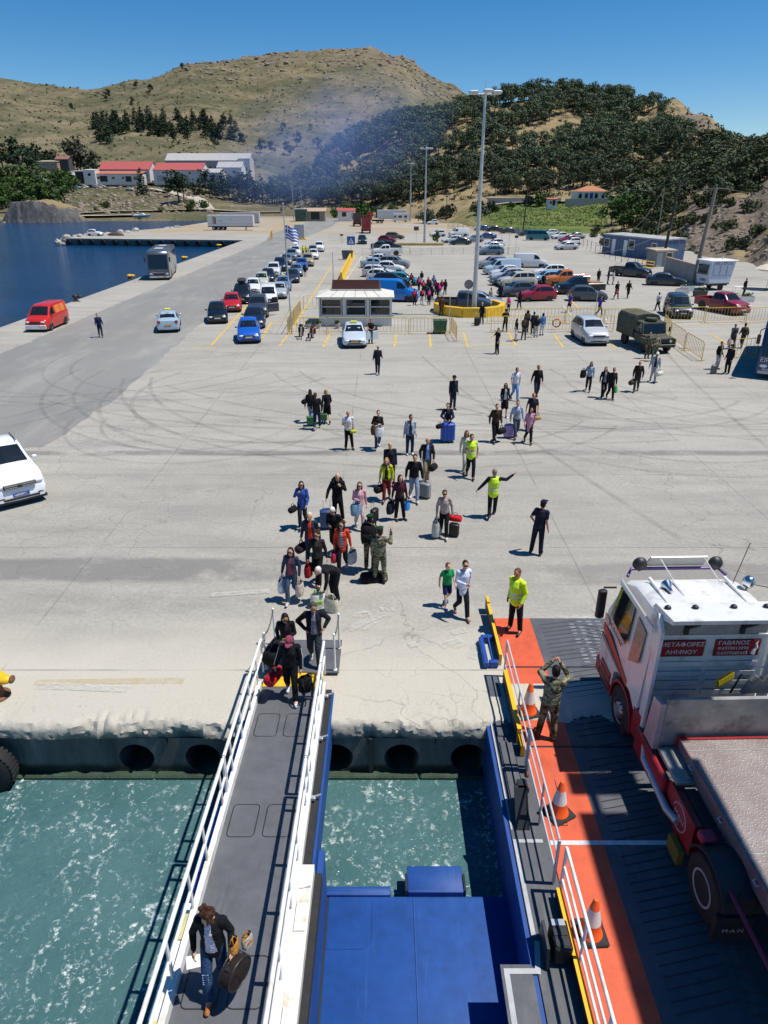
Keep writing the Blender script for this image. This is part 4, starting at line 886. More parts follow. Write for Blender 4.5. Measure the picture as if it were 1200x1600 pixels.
for y in (-4.05,):
	arc = [(y + math.cos(t) * .62, .51 + math.sin(t) * .62) for t in np.linspace(R(20), R(160), 11)]; arc2 = [(y + math.cos(t) * .58, .51 + math.sin(t) * .58) for t in np.linspace(R(160), R(20), 11)]
	MB().prism(arc + arc2, 'x', -1.22, -.62).build('mudguard', BLACK, tk)
STR = mat('strap_red', (.45, .02, .05), .6); MB().tube([(-.95, -3.6, 1.02), (-1.08, -4.4, .98), (-1.1, -6.5, .96)], .035, 6, flat=.3).build('strap', STR, tk); MB().box(-1.15, -.9, -3.68, -3.45, .95, 1.1, b=.03).build('strap_ratchet', STR, tk)
MB().box(-1.28, -.7, -4.62, -4.55, .12, .62).build('mud_flap', RUBBER, tk); link('flap_lettering', text_mesh('M·A·N', .12, bpy.data.materials['faded_white'], depth=.002), tk, (-1.0, -4.635, .35), (R(90), 0, 0))
# mooring bollard and tyre fender on the berth
bo = empty('bollard', (-8.62, 12.25, 0)); bo.scale = (.8, .8, .85); tag(bo, 'rusty mooring bollard with a yellow painted head at the quay edge', 'bollard')
RUST = mat('rust', (.16, .075, .04), .85, 0, .4, 7)
MB().lathe([(.34, 0), (.34, .04), (.2, .07), (.17, .30), (.22, .42)], n=18).build('shaft', RUST, bo, smooth=50); MB().lathe([(.22, .42), (.30, .48), (.32, .60), (.24, .68), (.02, .70)], n=18).ell((.3, 0, .55), .26, .17, .12).build('head', YB, bo, smooth=50); MB().ell((.52, 0, .55), .07, .14, .10).build('head_end', RUST, bo, smooth=True)
tf = empty('tyre_fender', (-8.5, 11.05, -.95)); tag(tf, 'large black truck tyre hung against the quay wall as a fender', 'tyre fender')
MB().lathe([(.30, -.17), (.48, -.19), (.60, -.13), (.62, 0), (.60, .13), (.48, .19), (.30, .17)], n=36, axis='y').build('tyre', RUBBER, tf, smooth=40)
for kx in range(36):
	a = kx * math.pi / 18
	if kx % 1 == 0: MB().box(-.03, .03, -.14, .14, .61, .635).build('tread_block', RUBBER, tf, rot=(0, a, 0))
# ================================================================== vehicles
PROF = {  # u along the car from nose to tail, top height, half-width factor at the top; L, W, cowl u, roof-start u, roof-end u, tail-glass-end u, belt height
 'hatch': dict(L=3.85, W=1.70, P=[(0, .52, .80), (.02, .66, .86), (.07, .78, .90), (.16, .88, .90), (.27, .96, .90), (.30, .99, .88), (.38, 1.24, .78), (.46, 1.43, .70), (.56, 1.50, .69), (.72, 1.50, .69), (.83, 1.45, .69), (.91, 1.24, .74), (.965, 1.0, .82), (.99, .82, .88), (1, .55, .84)], c=.30, r0=.46, r1=.83, t=.965, belt=.93, wr=.30),
 'sedan': dict(L=4.45, W=1.76, P=[(0, .50, .80), (.02, .64, .86), (.06, .73, .90), (.16, .83, .90), (.27, .92, .90), (.30, .95, .88), (.37, 1.19, .78), (.44, 1.36, .70), (.53, 1.43, .68), (.66, 1.42, .68), (.74, 1.34, .69), (.81, 1.13, .76), (.85, 1.02, .85), (.95, .99, .86), (.985, .92, .86), (1, .58, .84)], c=.30, r0=.44, r1=.70, t=.845, belt=.90, wr=.31),
 'suv': dict(L=4.45, W=1.82, P=[(0, .60, .82), (.02, .80, .88), (.06, .95, .91), (.16, 1.04, .91), (.25, 1.10, .91), (.28, 1.13, .89), (.35, 1.38, .80), (.42, 1.60, .73), (.52, 1.68, .72), (.74, 1.68, .72), (.87, 1.62, .72), (.93, 1.38, .77), (.97, 1.12, .84), (.99, .95, .88), (1, .6, .85)], c=.28, r0=.42, r1=.86, t=.97, belt=1.06, wr=.35),
 'wagon': dict(L=4.4, W=1.75, P=[(0, .50, .80), (.02, .64, .86), (.06, .74, .90), (.16, .84, .90), (.27, .93, .90), (.30, .96, .88), (.38, 1.22, .78), (.46, 1.42, .70), (.55, 1.48, .69), (.80, 1.48, .69), (.90, 1.40, .70), (.95, 1.15, .76), (.98, .95, .85), (1, .55, .84)], c=.30, r0=.46, r1=.89, t=.97, belt=.92, wr=.31),
 'van': dict(L=4.9, W=1.88, P=[(0, .62, .84), (.02, .85, .88), (.05, .98, .91), (.14, 1.08, .92), (.19, 1.16, .90), (.26, 1.55, .84), (.33, 1.86, .78), (.42, 1.96, .77), (.90, 1.96, .77), (.975, 1.90, .78), (.99, 1.1, .86), (1, .6, .86)], c=.19, r0=.33, r1=.975, t=.99, belt=1.12, wr=.33, vanlike=True),
 'mpv': dict(L=4.25, W=1.80, P=[(0, .60, .82), (.02, .78, .88), (.06, .90, .91), (.18, 1.0, .91), (.23, 1.05, .89), (.32, 1.42, .80), (.40, 1.70, .75), (.50, 1.80, .74), (.88, 1.80, .74), (.96, 1.72, .75), (.985, 1.1, .84), (1, .6, .84)], c=.23, r0=.40, r1=.95, t=.985, belt=1.02, wr=.32, vanlike=True),
 'pickup': dict(L=5.2, W=1.84, P=[(0, .66, .84), (.018, .88, .89), (.05, 1.02, .92), (.14, 1.10, .92), (.22, 1.14, .91), (.245, 1.17, .89), (.31, 1.46, .79), (.37, 1.70, .73), (.44, 1.77, .72), (.56, 1.76, .72), (.595, 1.68, .73), (.61, 1.20, .88), (.62, .62, .88)], c=.245, r0=.37, r1=.57, t=.612, belt=1.10, wr=.38),
 'minibus': dict(L=5.2, W=1.95, P=[(0, .7, .86), (.02, 1.0, .90), (.05, 1.15, .92), (.08, 1.25, .90), (.15, 1.72, .86), (.21, 2.08, .82), (.30, 2.16, .81), (.90, 2.16, .81), (.975, 2.08, .82), (.99, 1.25, .88), (1, .65, .88)], c=.08, r0=.21, r1=.975, t=.99, belt=1.22, wr=.34, vanlike=True)}
class Shape:
	def __init__(s, kind):
		s.d = PROF[kind]; s.L, s.W = s.d['L'], s.d['W']; s.P = s.d['P']; us = []
		for (u0, *_), (u1, *_) in zip(s.P, s.P[1:]):
			us += [u0, (u0 + u1) / 2] if u1 - u0 > .05 else [u0]
		s.us = us + [s.P[-1][0]]
	def top(s, u):
		for a, b in zip(s.P, s.P[1:]):
			if a[0] <= u <= b[0]:
				t = (u - a[0]) / max(1e-6, b[0] - a[0]); return a[1] + (b[1] - a[1]) * t, a[2] + (b[2] - a[2]) * t
		return s.P[-1][1], s.P[-1][2]
	def plan(s, u):
		e = min(u, 1 - u) if s.P[-1][0] > .9 else u
		return .84 + .16 * min(1, math.sqrt(max(0, e) / .11))
	def half(s, u):
		"""half ring: list of (x, z) from the top centre down to the bottom centre"""
		zt, tf = s.top(u); pl = s.plan(u); hw = s.W / 2 * pl; tw = s.W / 2 * tf * pl; bz = min(s.d['belt'], zt - .07); bot = .20 + .10 * (1 - min(1, min(u, 1 - u) / .06)); mid = bot + (bz - bot) * .6
		return [(0, zt + .025), (tw * .55, zt + .018), (tw * .88, zt - .005), (tw, zt - .05), (hw * .955, bz + .005) if bz < zt - .1 else (tw + .01, bz), (hw, mid + .03), (hw * .985, bot + (bz - bot) * .3), (hw * .93, bot), (0, bot - .02)]
	def y(s, u): return (u - .5) * s.L
	def side(s, u, t):
		h = s.half(u); a, b = h[4], h[3]; return a[0] + (b[0] - a[0]) * t, a[1] + (b[1] - a[1]) * t
def car_shape(kind):
	if kind not in SH: SH[kind] = Shape(kind)
	return SH[kind]
SH = {}; CM = {}
def patch(rows):
	mb = MB(); n = len(rows[0]); mb.add([p for r in rows for p in r], [(i * n + j, (i + 1) * n + j, (i + 1) * n + j + 1, i * n + j + 1) for i in range(len(rows) - 1) for j in range(n - 1)]); return mb
def car_meshes(kind):
	if kind in CM: return CM[kind]
	s = car_shape(kind); d = s.d; out = {}
	V, F = [], []; m = 0
	for u in s.us:
		h = s.half(u); ring = h + [(-x, z) for x, z in h[-2:0:-1]]; m = len(ring); V += [(x, s.y(u), z) for x, z in ring]
	for i in range(len(s.us) - 1):
		for k in range(m): F.append((i * m + k, i * m + (k + 1) % m, (i + 1) * m + (k + 1) % m, (i + 1) * m + k))
	F += [tuple(range(m - 1, -1, -1)), tuple(range((len(s.us) - 1) * m, len(s.us) * m))]
	mb = MB(); mb.add(V, F); out['body'] = mb
	# glass as slightly proud panels
	def across(u, f, off):
		h = s.half(u); zt, tf = s.top(u); tw = h[3][0]; return (tw * f, s.y(u), (h[0][1] + (h[2][1] - h[0][1]) * min(1, abs(f) / .88)) + off)
	fs = [-.86, -.45, 0, .45, .86]; c, r0, r1, t = d['c'], d['r0'], d['r1'], d['t']
	out['windscreen'] = patch([[(x, y - .012, z + .008) for x, y, z in [across(c + (r0 - c) * k, f, 0) for f in fs]] for k in (.06, .3, .6, .93)])
	if not d.get('vanlike') or kind != 'van': out['rear_window'] = patch([[(x, y + .014, z + .006) for x, y, z in [across(r1 + (t - r1) * k, f, 0) for f in fs]] for k in (.10, .4, .7, .9)])
	def win(u0, u1, sgn):
		rows = []
		for k in range(7):
			u = u0 + (u1 - u0) * k / 6; rows.append([(sgn * (x + .012), s.y(u), z) for x, z in (s.side(u, .14), s.side(u, .5), s.side(u, .86))])
		return patch(rows)
	a0, a1 = c + (r0 - c) * .35, (r1 + (t - r1) * .45 if not d.get('vanlike') else r1 - .02)
	if kind == 'van': cuts = [(a0, .405)]
	elif kind == 'minibus': cuts = [(a0, .30), (.315, .51), (.525, .73), (.745, .95)]
	elif kind == 'pickup': cuts = [(a0, .445), (.46, .575)]
	elif kind in ('suv', 'wagon', 'mpv'): cuts = [(a0, .50), (.515, .70), (.72, a1)]
	else: cuts = [(a0, .52), (.535, a1)]
	for k, (u0, u1) in enumerate(cuts):
		for sg in (-1, 1): out[f'side_window{k}{sg}'] = win(u0, u1, sg)
	out['lower_trim'] = MB().box(-s.W / 2 * .90, s.W / 2 * .90, -s.L / 2 * .96, (s.L / 2 * .96 if kind != 'pickup' else s.L * .11), .17, .27)
	CM[kind] = {k: v for k, v in out.items()}; return CM[kind]
def wheel_meshes(r):
	key = ('wheel', round(r, 2))
	if key not in CM:
		ty = MB().lathe([(r * .62, -.09), (r * .94, -.10), (r, -.06), (r, .06), (r * .94, .10), (r * .62, .09)], n=18, axis='x').use(RUBBER); ty.mi = [0] * len(ty.f)
		rm = MB().lathe([(r * .63, .085), (r * .60, .092), (r * .54, .06), (r * .16, .075), (.01, .08)], n=18, axis='x').use(ALLOY); rm.mi = [0] * len(rm.f)
		rm2 = MB().lathe([(r * .63, -.085), (r * .60, -.092), (r * .54, -.06), (r * .16, -.075), (.01, -.08)][::-1], n=18, axis='x').use(ALLOY); rm2.mi = [0] * len(rm2.f)
		ar = MB().add([(0, 0, 0)] + [(0, math.cos(a) * r * 1.2, math.sin(a) * r * 1.2) for a in np.linspace(-.35, math.pi + .35, 17)], [(0, i, i + 1) for i in range(1, 17)]).use(DARK); ar.mi = [0] * len(ar.f)
		CM[key] = (ty.mesh('tyre', 45), rm.mesh('rim', 40), rm2.mesh('rim', 40), ar.mesh('wheel_arch'))
	return CM[key]
CARMESH = {}
def shared(key, mb, m, smooth=None):
	k = (key, m.name if m else None)
	if k not in CARMESH:
		if m is not None: mb.mats = [m]
		CARMESH[k] = mb.mesh(key[-1] if isinstance(key, tuple) else key, smooth)
	return CARMESH[k]
def marks(root, m, n, w, h, loc, rot, name='lettering'):
	"""a short line of print too small to read: n letter-like groups of strokes, w wide and h high"""
	r = random.Random(n * 7 + int(w * 100)); mb = MB(); p = w / n
	for i in range(n):
		x = -w / 2 + p * i; t = h * .16; mb.box(x, x + t, -h / 2, h / 2, 0, .004)
		if r.random() < .7: mb.box(x + t, x + p * .72, h / 2 - t, h / 2, 0, .004)
		if r.random() < .6: mb.box(x + t, x + p * .66, -t / 2, t / 2, 0, .004)
		if r.random() < .6: mb.box(x + p * .62, x + p * .62 + t, -h / 2, h / 2 - t * 1.05, 0, .003)
	return mb.build(name, m, root, loc, rot)
def place_of(px, py, L, W, ang, lateral=True):
	"""ground centre of something L long and W wide whose near end is seen at (px, py)"""
	a = R(ang); hy = abs(L / 2 * math.cos(a)) * .93 + abs(W / 2 * math.sin(a)); y = G(px, py).y + hy; return Vector((XatY(px, y, .5), y, 0))
def car(kind, col, px, py, ang, label, group='cars on the quay', cat='car', detail=2, loc=None, plate_c=None, name=None, roof=None, dz=.006, sc=1.0, glass=None, extra=None):
	s = car_shape(kind); L, W = s.L, s.W; p = loc or place_of(px, py, L * sc, W * sc, ang)
	o = empty(name or {'van': 'parked_van', 'pickup': 'pickup_truck', 'minibus': 'minibus', 'suv': 'parked_suv'}.get(kind, 'parked_car'), (p[0], p[1], dz), R(ang)); o.scale = (sc, sc, sc); tag(o, label, cat, group)
	pm = paint(col) if isinstance(col, str) else col; cm = car_meshes(kind)
	for key, mb in cm.items():
		nm = key if not key.startswith('side_window') else 'side_window'
		m_ = pm if key == 'body' else DARK if key == 'lower_trim' else (glass or GLASS)
		k = (kind, key, m_.name)
		if k not in CARMESH:
			mb.mats = [m_]; CARMESH[k] = mb.mesh(nm, 32 if key == 'body' else None)
		link(nm, CARMESH[k], o)
	r = s.d['wr']; ty, rm, rm2, ar = wheel_meshes(r); wy = (-.315 * L, .30 * L) if kind not in ('van', 'minibus') else (-.32 * L, .28 * L)
	for y in wy:
		for sg in (-1, 1):
			x = sg * (W / 2 - .105); w = link('wheel', ty, o, (x, y, r)); link('rim', rm if sg > 0 else rm2, w)
			link('wheel_arch', ar, o, (sg * (W / 2 * .985 + .004), y, r + .02), None if sg > 0 else (0, 0, math.pi))
	zf = s.top(.03)[0] - .10; pl = s.plan(.025)
	for sg in (-1, 1):
		x = sg * W / 2 * pl * .70
		link('headlight', shared(('hl', kind, 'headlight'), MB().ell((0, 0, 0), W * .105, .06, .07, 8, 6), LAMPG, True), o, (x, -L / 2 + .05, zf))
		if kind != 'pickup':
			zt = (.86 if kind not in ('van', 'minibus') else 1.05) + (.15 if kind == 'suv' else 0)
			link('taillight', shared(('tl', kind, 'taillight'), MB().box(-.11, .11, -.05, .05, -.10, .10, b=.03), LAMPR), o, (sg * W / 2 * .76, L / 2 - .055, zt))
		mz = s.d['belt'] + .08; link('mirror', shared(('mir', kind, 'mirror'), MB().ell((0, 0, 0), .10, .055, .07, 8, 6), pm, True), o, (sg * (W / 2 + .06), -L / 2 + L * (s.d['c'] + .06), mz))
	link('grille', shared(('gr', kind, 'grille'), MB().box(-W * .24, W * .24, -.03, .03, -.065, .065, b=.02), DARK), o, (0, -L / 2 + .012, zf - .02))
	link('bumper_vent', shared(('bv', kind, 'bumper_vent'), MB().box(-W * .32, W * .32, -.03, .03, -.05, .05, b=.02), DARK), o, (0, -L / 2 + .015, .36))
	if detail > 1:
		pw = mat('number_plate_white', (.62, .62, .60), .5, 0, 0) if plate_c is None else plate_c
		link('number_plate', shared(('np', kind, 'number_plate'), MB().box(-.26, .26, -.012, .012, -.055, .055), pw), o, (0, -L / 2 - .008, .49))
		if kind != 'pickup': link('number_plate', shared(('np', kind, 'number_plate'), MB().box(-.26, .26, -.012, .012, -.055, .055), pw), o, (0, L / 2 + .004, .62))
	if kind == 'pickup':
		b0, b1 = L * .12, L / 2; w = W / 2 * .97
		bd = MB().use(pm).use(DARK); bd.cur = 0
		for x0, x1, y0, y1 in ((-w, -w + .07, b0, b1), (w - .07, w, b0, b1), (-w + .07, w - .07, b1 - .07, b1), (-w + .07, w - .07, b0, b0 + .05)): bd.box(x0, x1, y0, y1, .42, 1.10, b=.015)
		bd.box(-w + .07, w - .07, b0 + .05, b1 - .07, .45, .62); k = ('bed', pm.name)
		if k not in CARMESH: CARMESH[k] = bd.mesh('cargo_bed')
		link('cargo_bed', CARMESH[k], o)
		link('rear_bumper', shared(('rb', kind, 'rear_bumper'), MB().box(-w * .9, w * .9, b1, b1 + .10, .40, .54, b=.02), DARK), o)
		for sg in (-1, 1): link('taillight', shared(('tlp', kind, 'taillight'), MB().box(-.04, .04, -.02, .02, -.14, .14, b=.01), LAMPR), o, (sg * w * .95, b1 + .012, .90))
	if roof == 'box': MB().box(-.42, .42, -.1, 1.5, s.top(.55)[0] + .10, s.top(.55)[0] + .46, b=.12).build('roof_box', DARK if extra is None else extra, o)
	if roof == 'rack':
		for y in (-.3, .5, 1.2): MB().tube([(-W * .33, y, s.top(.6)[0] + .08), (W * .33, y, s.top(.6)[0] + .08)], .018, 5).build('roof_bar', ALLOY, o)
	if roof == 'taxi': MB().box(-.25, .25, -.1, .08, s.top(.52)[0] + .02, s.top(.52)[0] + .17, b=.04).build('taxi_sign', mat('taxi_yellow', (.70, .72, .08), .4), o)
	if roof == 'rails':
		for sg in (-1, 1): MB().tube([(sg * W * .34, -.3, s.top(.55)[0] + .05), (sg * W * .34, 1.5, s.top(.7)[0] + .05)], .02, 5).build('roof_rail', ALLOY, o)
	return o
def open_door(o, kind, side, col):
	s = car_shape(kind); pm = paint(col); dr = empty('door_hinge', (0, 0, 0)); COL.objects.unlink(dr); bpy.data.objects.remove(dr)
	mb = MB().use(pm).use(GLASS); mb.cur = 0; b = s.d['belt']; mb.box(0, .06, 0, 1.05, .32, b, b=.02); mb.cur = 1; mb.prism([(.12, b), (1.0, b), (.92, s.top(.5)[0] - .1), (.45, s.top(.5)[0] - .1)], 'x', .01, .04)
	d = link('open_door', mb.mesh('open_door'), o, (side * (s.W / 2 - .02), -s.L / 2 + s.L * (s.d['c'] + .06), 0), (0, 0, R(-62 * side) if side > 0 else R(62)))
	return d
Q1 = 'cars waiting in the left lane of the queue'; Q2 = 'cars waiting in the right lane of the queue'
# left lane, from the front
for a in (('hatch', '#14171c', 340, 507, 12, 'black hatchback at the head of the left queue lane'), ('hatch', '#b3201f', 363, 489, 10, 'red hatchback second in the left queue lane, behind the black one'),
		  ('suv', '#1a2029', 379, 476, 8, 'dark SUV with a roof box, third in the left queue lane', 'box'), ('hatch', '#d8dadb', 396, 461, 8, 'white hatchback fourth in the left lane, behind the SUV with roof box'),
		  ('wagon', '#b4b7a4', 409, 450, 7, 'pale greenish estate car between white hatchback and dark sedan in the left lane'), ('sedan', '#20262d', 419, 442, 6, 'dark sedan behind the pale greenish estate in the left lane'),
		  ('suv', '#c9cdd2', 428, 434, 6, 'white SUV with dark glass in the middle of the left lane'), ('suv', '#17233c', 438, 425, 6, 'navy SUV behind the white SUV in the left lane', 'rails'),
		  ('hatch', '#6b747c', 448, 415, 6, 'grey hatchback behind the navy SUV in the left lane'), ('suv', '#5b7387', 456, 408, 6, 'blue-grey SUV second from last in the left lane'), ('suv', '#d5d7d8', 462, 402, 5, 'white SUV with a white roof box, last in the left lane', 'box')):
	car(a[0], a[1], a[2], a[3], a[4], a[5], Q1, roof=a[6] if len(a) > 6 else None, detail=2 if a[3] > 440 else 1, extra=WHITE if a[3] < 405 else None)
cars2 = [('hatch', '#1f57b5', 389, 538, 10, 'bright blue hatchback at the head of the right queue lane'), ('sedan', '#1b2338', 398, 515, 8, 'dark navy sedan right behind the bright blue hatchback'),
		 ('suv', '#3a3f48', 404, 498, 8, 'dark grey SUV with its door open in the right queue lane'), ('van', '#d9dbdd', 420, 480, 8, 'white van behind the dark grey SUV with open door', None, .93), ('sedan', '#a3a9af', 436, 468, 6, 'silver sedan behind the white van in the right lane'),
		 ('sedan', '#5d7f9f', 443, 456, 6, 'light blue sedan sixth in the right queue lane'), ('sedan', '#2b3038', 457, 443, 6, 'dark charcoal sedan behind the light blue one'), ('sedan', '#64798c', 463, 433, 6, 'grey-blue sedan behind the charcoal sedan'),
		 ('hatch', '#2d5fae', 472, 423, 5, 'mid blue hatchback near the person standing in the queue'), ('suv', '#a38f6f', 481, 417, 5, 'beige SUV towards the end of the right lane', 'rack'), ('hatch', '#d6d8d9', 490, 406, 4, 'white hatchback behind the beige SUV'),
		 ('hatch', '#7a7f85', 489, 399, 4, 'grey hatchback between two white cars at the end of the right lane'), ('suv', '#dcdddd', 499, 394, 3, 'white SUV with grey glass roof, last in the right lane', 'rails')]
for a in cars2:
	o = car(a[0], a[1], a[2], a[3], a[4], a[5], Q2, 'van' if a[0] == 'van' else 'car', roof=a[6] if len(a) > 6 else None, sc=a[7] if len(a) > 7 else 1, detail=2 if a[3] > 440 else 1)
	if 'door open' in a[5]: open_door(o, 'suv', 1, '#3a3f48')
# on the lane along the water
o = car('sedan', '#9fb2c2', 264, 521, 194, 'silver-blue taxi driving away along the asphalt lane', 'taxis', 'taxi', roof='taxi', name='taxi', plate_c=mat('orange_plate', (.7, .35, .05)))
RV = '#c0291d'; a0, a1 = G(83, 513), G(107, 502);
o = car('van', RV, 75, 519, math.degrees(math.atan2(-(a1.x - a0.x), (a1.y - a0.y))) * .55, 'faded red van with orange side panels parked at the water edge', 'vans', 'van', sc=.97)
OR_ = mat('orange_panel', (.70, .20, .04), .5); s = car_shape('van')
for u0, u1 in ((.46, .66), (.68, .93)):
	MB().add([(s.side(u, t)[0] + .014, s.y(u), s.side(u, t)[1]) for u, t in ((u0, .1), (u1, .1), (u1, .86), (u0, .86))], [(0, 1, 2, 3)]).build('orange_side_panel', OR_, o)
MB().box(-s.W * .45, s.W * .45, -s.L / 2 - .03, -s.L / 2 + .08, .24, .58, b=.03).build('bumper', WHITE, o)
# white pickup at the left edge of the quay
_f = Vector((math.sin(R(40)), -math.cos(R(40)), 0)); _r = Vector((math.cos(R(40)), math.sin(R(40)), 0)); _c = G(77, 781) - _f * 2.6 - _r * .86
wp = car('pickup', '#e3e6ea', 0, 0, 40, 'white pickup truck driving in beside the apron, blue number plate in front', 'pickup trucks', 'pickup', loc=(_c.x, _c.y, 0), plate_c=mat('blue_plate', (.02, .04, .35), .4), name='pickup_truck', sc=1.03)
marks(wp, WHITE, 7, .44, .075, (0, -2.622, .49), (R(90), 0, 0), 'plate_lettering')
MB().box(-.52, .52, -2.66, -2.60, .74, .90, b=.03).build('grille_frame', DARK, wp)
for z in (.79, .85): MB().box(-.48, .48, -2.68, -2.655, z - .012, z + .012).build('grille_bar', CHROME, wp)
MB().ell((0, -2.685, .82), .10, .02, .045).build('grille_badge', DARK, wp, smooth=True)
for sg in (-1, 1): MB().box(sg * .62 - .10, sg * .62 + .10, -2.60, -2.57, .38, .46, b=.01).build('fog_lamp', DARK, wp); MB().tube([(sg * .58, -.65, 1.80), (sg * .60, .35, 1.80)], .02, 6).build('roof_rail', DARK, wp)
MB().tube([(-.5, -1.31, 1.215), (.1, -1.27, 1.235)], .012, 4).build('wiper', BLACK, wp)
# near the barriers
o = car('sedan', '#b9c4cd', 553, 545, 4, 'silver taxi with an open door parked in front of the kiosk', 'taxis', 'taxi', roof='taxi', name='taxi', plate_c=mat('orange_plate', (.7, .35, .05))); open_door(o, 'sedan', 1, '#b9c4cd')
car('suv', '#b4b9bd', 921, 541, 2, 'silver crossover parked in front of the yellow barriers', 'cars on the quay', roof=None)
# the parked rows: name, colour, px, py, heading, label
PR = 'cars parked in rows behind the barriers'
rows = [('hatch', '#8f1c2c', 838, 472, -80, 'dark red small hatchback at the front of the parking, beside the black pickup', 0), ('hatch', '#4a4e52', 918, 472, 84, 'dark grey small car with a white roof beside the pickup', 0),
 ('hatch', '#4c5157', 806, 465, -80, 'dark grey hatchback just behind the red one', 0), ('suv', '#b7b4a6', 808, 450, -78, 'cream-silver SUV third in the right-hand row', 0), ('sedan', '#3f454b', 795, 447, -80, 'charcoal coupe in the right-hand row', 0),
 ('wagon', '#a9aeb3', 793, 440, -80, 'silver estate in the right-hand row', 0), ('hatch', '#c8cbcd', 788, 435, -78, 'white small hatchback with dark roof in the right-hand row', 0), ('van', '#a9bccb', 784, 430, -80, 'pale blue-white van in the right-hand row', 0), ('suv', '#868b8f', 769, 421, -80, 'grey SUV at the far end of the right-hand row', 0),
 ('van', '#d8d9da', 828, 419, 84, 'white delivery van standing sideways behind the rows', 0), ('wagon', '#d5d6d5', 857, 433, -82, 'white older sedan behind the light blue car', 0), ('hatch', '#7fa9c4', 853, 445, -82, 'light blue car half hidden behind the orange pickup', 0),
 ('sedan', '#2b3038', 1040, 448, 74, 'dark old sedan by the grey wall', 0), ('mpv', '#26363a', 1059, 499, -8, 'dark green people carrier behind the right-hand barriers', 0),
 ('van', '#d9dadb', 717, 370, -80, 'white van in the far row by the field', 0), ('hatch', '#d0d3d4', 684, 370, -80, 'white hatchback next to the white van in the far row', 0), ('wagon', '#c9cccd', 706, 380, -80, 'white car with a silver roof near the lamp island', 0), ('sedan', '#1f2f33', 719, 383, -84, 'very dark green sedan near the lamp island', 0),
 ('hatch', '#7b8790', 741, 379, -80, 'grey car behind the tall lamp post', 0), ('sedan', '#2a4573', 760, 374, -80, 'blue sedan behind the tall lamp post', 0), ('sedan', '#3a668f', 754, 361, -80, 'blue sedan parked along the field fence', 0), ('sedan', '#232a3a', 771, 362, -80, 'dark navy sedan along the field fence', 0), ('sedan', '#2a3138', 794, 365, -80, 'dark grey sedan along the field fence', 0), ('hatch', '#363c44', 822, 369, -80, 'small dark car half hidden by the teal minibus', 0),
 ('hatch', '#cfd2d4', 773, 386, -80, 'white car in the middle block, second row', 0), ('sedan', '#c2c7ca', 768, 391, -80, 'silver sedan in the middle block, first row but one', 0), ('wagon', '#4d6372', 767, 399, -82, 'blue-grey estate behind the low mesh fence', 0),
 ('wagon', '#d2d4d5', 858, 369, -75, 'white estate behind the teal minibus', 0), ('hatch', '#d6d7d8', 874, 374, -75, 'white hatchback at the right end of the far parking', 0), ('sedan', '#7d1b27', 889, 379, -75, 'dark red sedan at the right end of the far parking', 0), ('sedan', '#9a9fa3', 899, 374, -75, 'grey sedan behind the dark red one', 0), ('hatch', '#dcdcdc', 893, 384, -75, 'white hatchback in front of the dark red sedan', 0), ('sedan', '#aeb2b5', 885, 391, -75, 'silver sedan nearest the blue shed', 0),
 ('suv', '#7d8388', 616, 420, 80, 'grey SUV at the far end of the left-hand row', 0), ('sedan', '#c7cacc', 596, 413, 78, 'white sedan farthest in the left-hand row', 0), ('sedan', '#8aa3b5', 588, 420, 78, 'light blue sedan in the left-hand row', 0), ('hatch', '#d3d5d5', 611, 427, 80, 'white hatchback in the left-hand row', 0), ('wagon', '#c3c7c9', 593, 434, 80, 'silver-white estate in the left-hand row', 0), ('hatch', '#d8dad9', 597, 441, 80, 'white small hatchback behind the black SUV', 0),
 ('suv', '#1c2126', 612, 452, 82, 'black SUV two places behind the blue van', 0), ('hatch', '#c0353c', 618, 463, 82, 'red hatchback just behind the blue van', 0), ('hatch', '#3f8794', 629, 447, 84, 'teal hatchback peeping out behind the black SUV', 0), ('hatch', '#6f1a22', 605, 380, 80, 'maroon car near the white pickup', 0), ('wagon', '#5c5343', 617, 374, 80, 'brown estate behind the maroon car', 0), ('suv', '#1f2a28', 566, 382, 4, 'small dark green jeep driving towards the queue', 0),
 ('sedan', '#2c4a4c', 598, 390, 80, 'dark teal sedan behind the white pickup', 0), ('hatch', '#d9d9d6', 676, 351, -84, 'small white car beside the round bush', 0), ('suv', '#30353b', 495, 345, 86, 'dark SUV in front of the tan building', 0)]
for a in rows: car(a[0], a[1], a[2], a[3], a[4], a[5], PR, 'van' if a[0] == 'van' else 'car', detail=2 if a[3] > 440 else 1)
car('van', '#1c6fc0', 614, 473, 82, 'bright blue van beside the kiosk', 'vans', 'van', sc=1.08)
car('minibus', '#2e6f78', 840, 376, 84, 'teal minibus in the far parking', 'vans', 'minibus', detail=1)
PK = 'pickup trucks'
car('pickup', '#c06a25', 884, 448, -82, 'orange pickup in the parking, behind the black pickup', PK, 'pickup'); bp = car('pickup', '#191e26', 905, 461, -82, 'black pickup with a covered load in its bed', PK, 'pickup')
MB().box(-.7, .7, .9, 2.2, .9, 1.25, b=.08).build('covered_load', mat('brown_tarp', (.30, .17, .10), .9, 0, .3, 4), bp)
car('pickup', '#2d3136', 985, 435, 48, 'dark grey pickup parked by the fence in front of the grey wall', PK, 'pickup'); rp_ = car('pickup', '#8a1f2b', 1128, 494, 20, 'red pickup behind the right-hand barriers', PK, 'pickup')
car('pickup', '#d4d6d6', 604, 400, -84, 'white pickup behind the low mesh fence', PK, 'pickup'); car('pickup', '#28322f', 606, 393, 84, 'dark green pickup behind the white one', PK, 'pickup');
car('pickup', '#3c4450', 724, 489, 80, 'dark pickup with a loaded bed beside the lamp island', PK, 'pickup'); car('sedan', '#7f8ba8', 749, 482, 80, 'lilac-grey car beside the lamp island', 'cars on the quay')
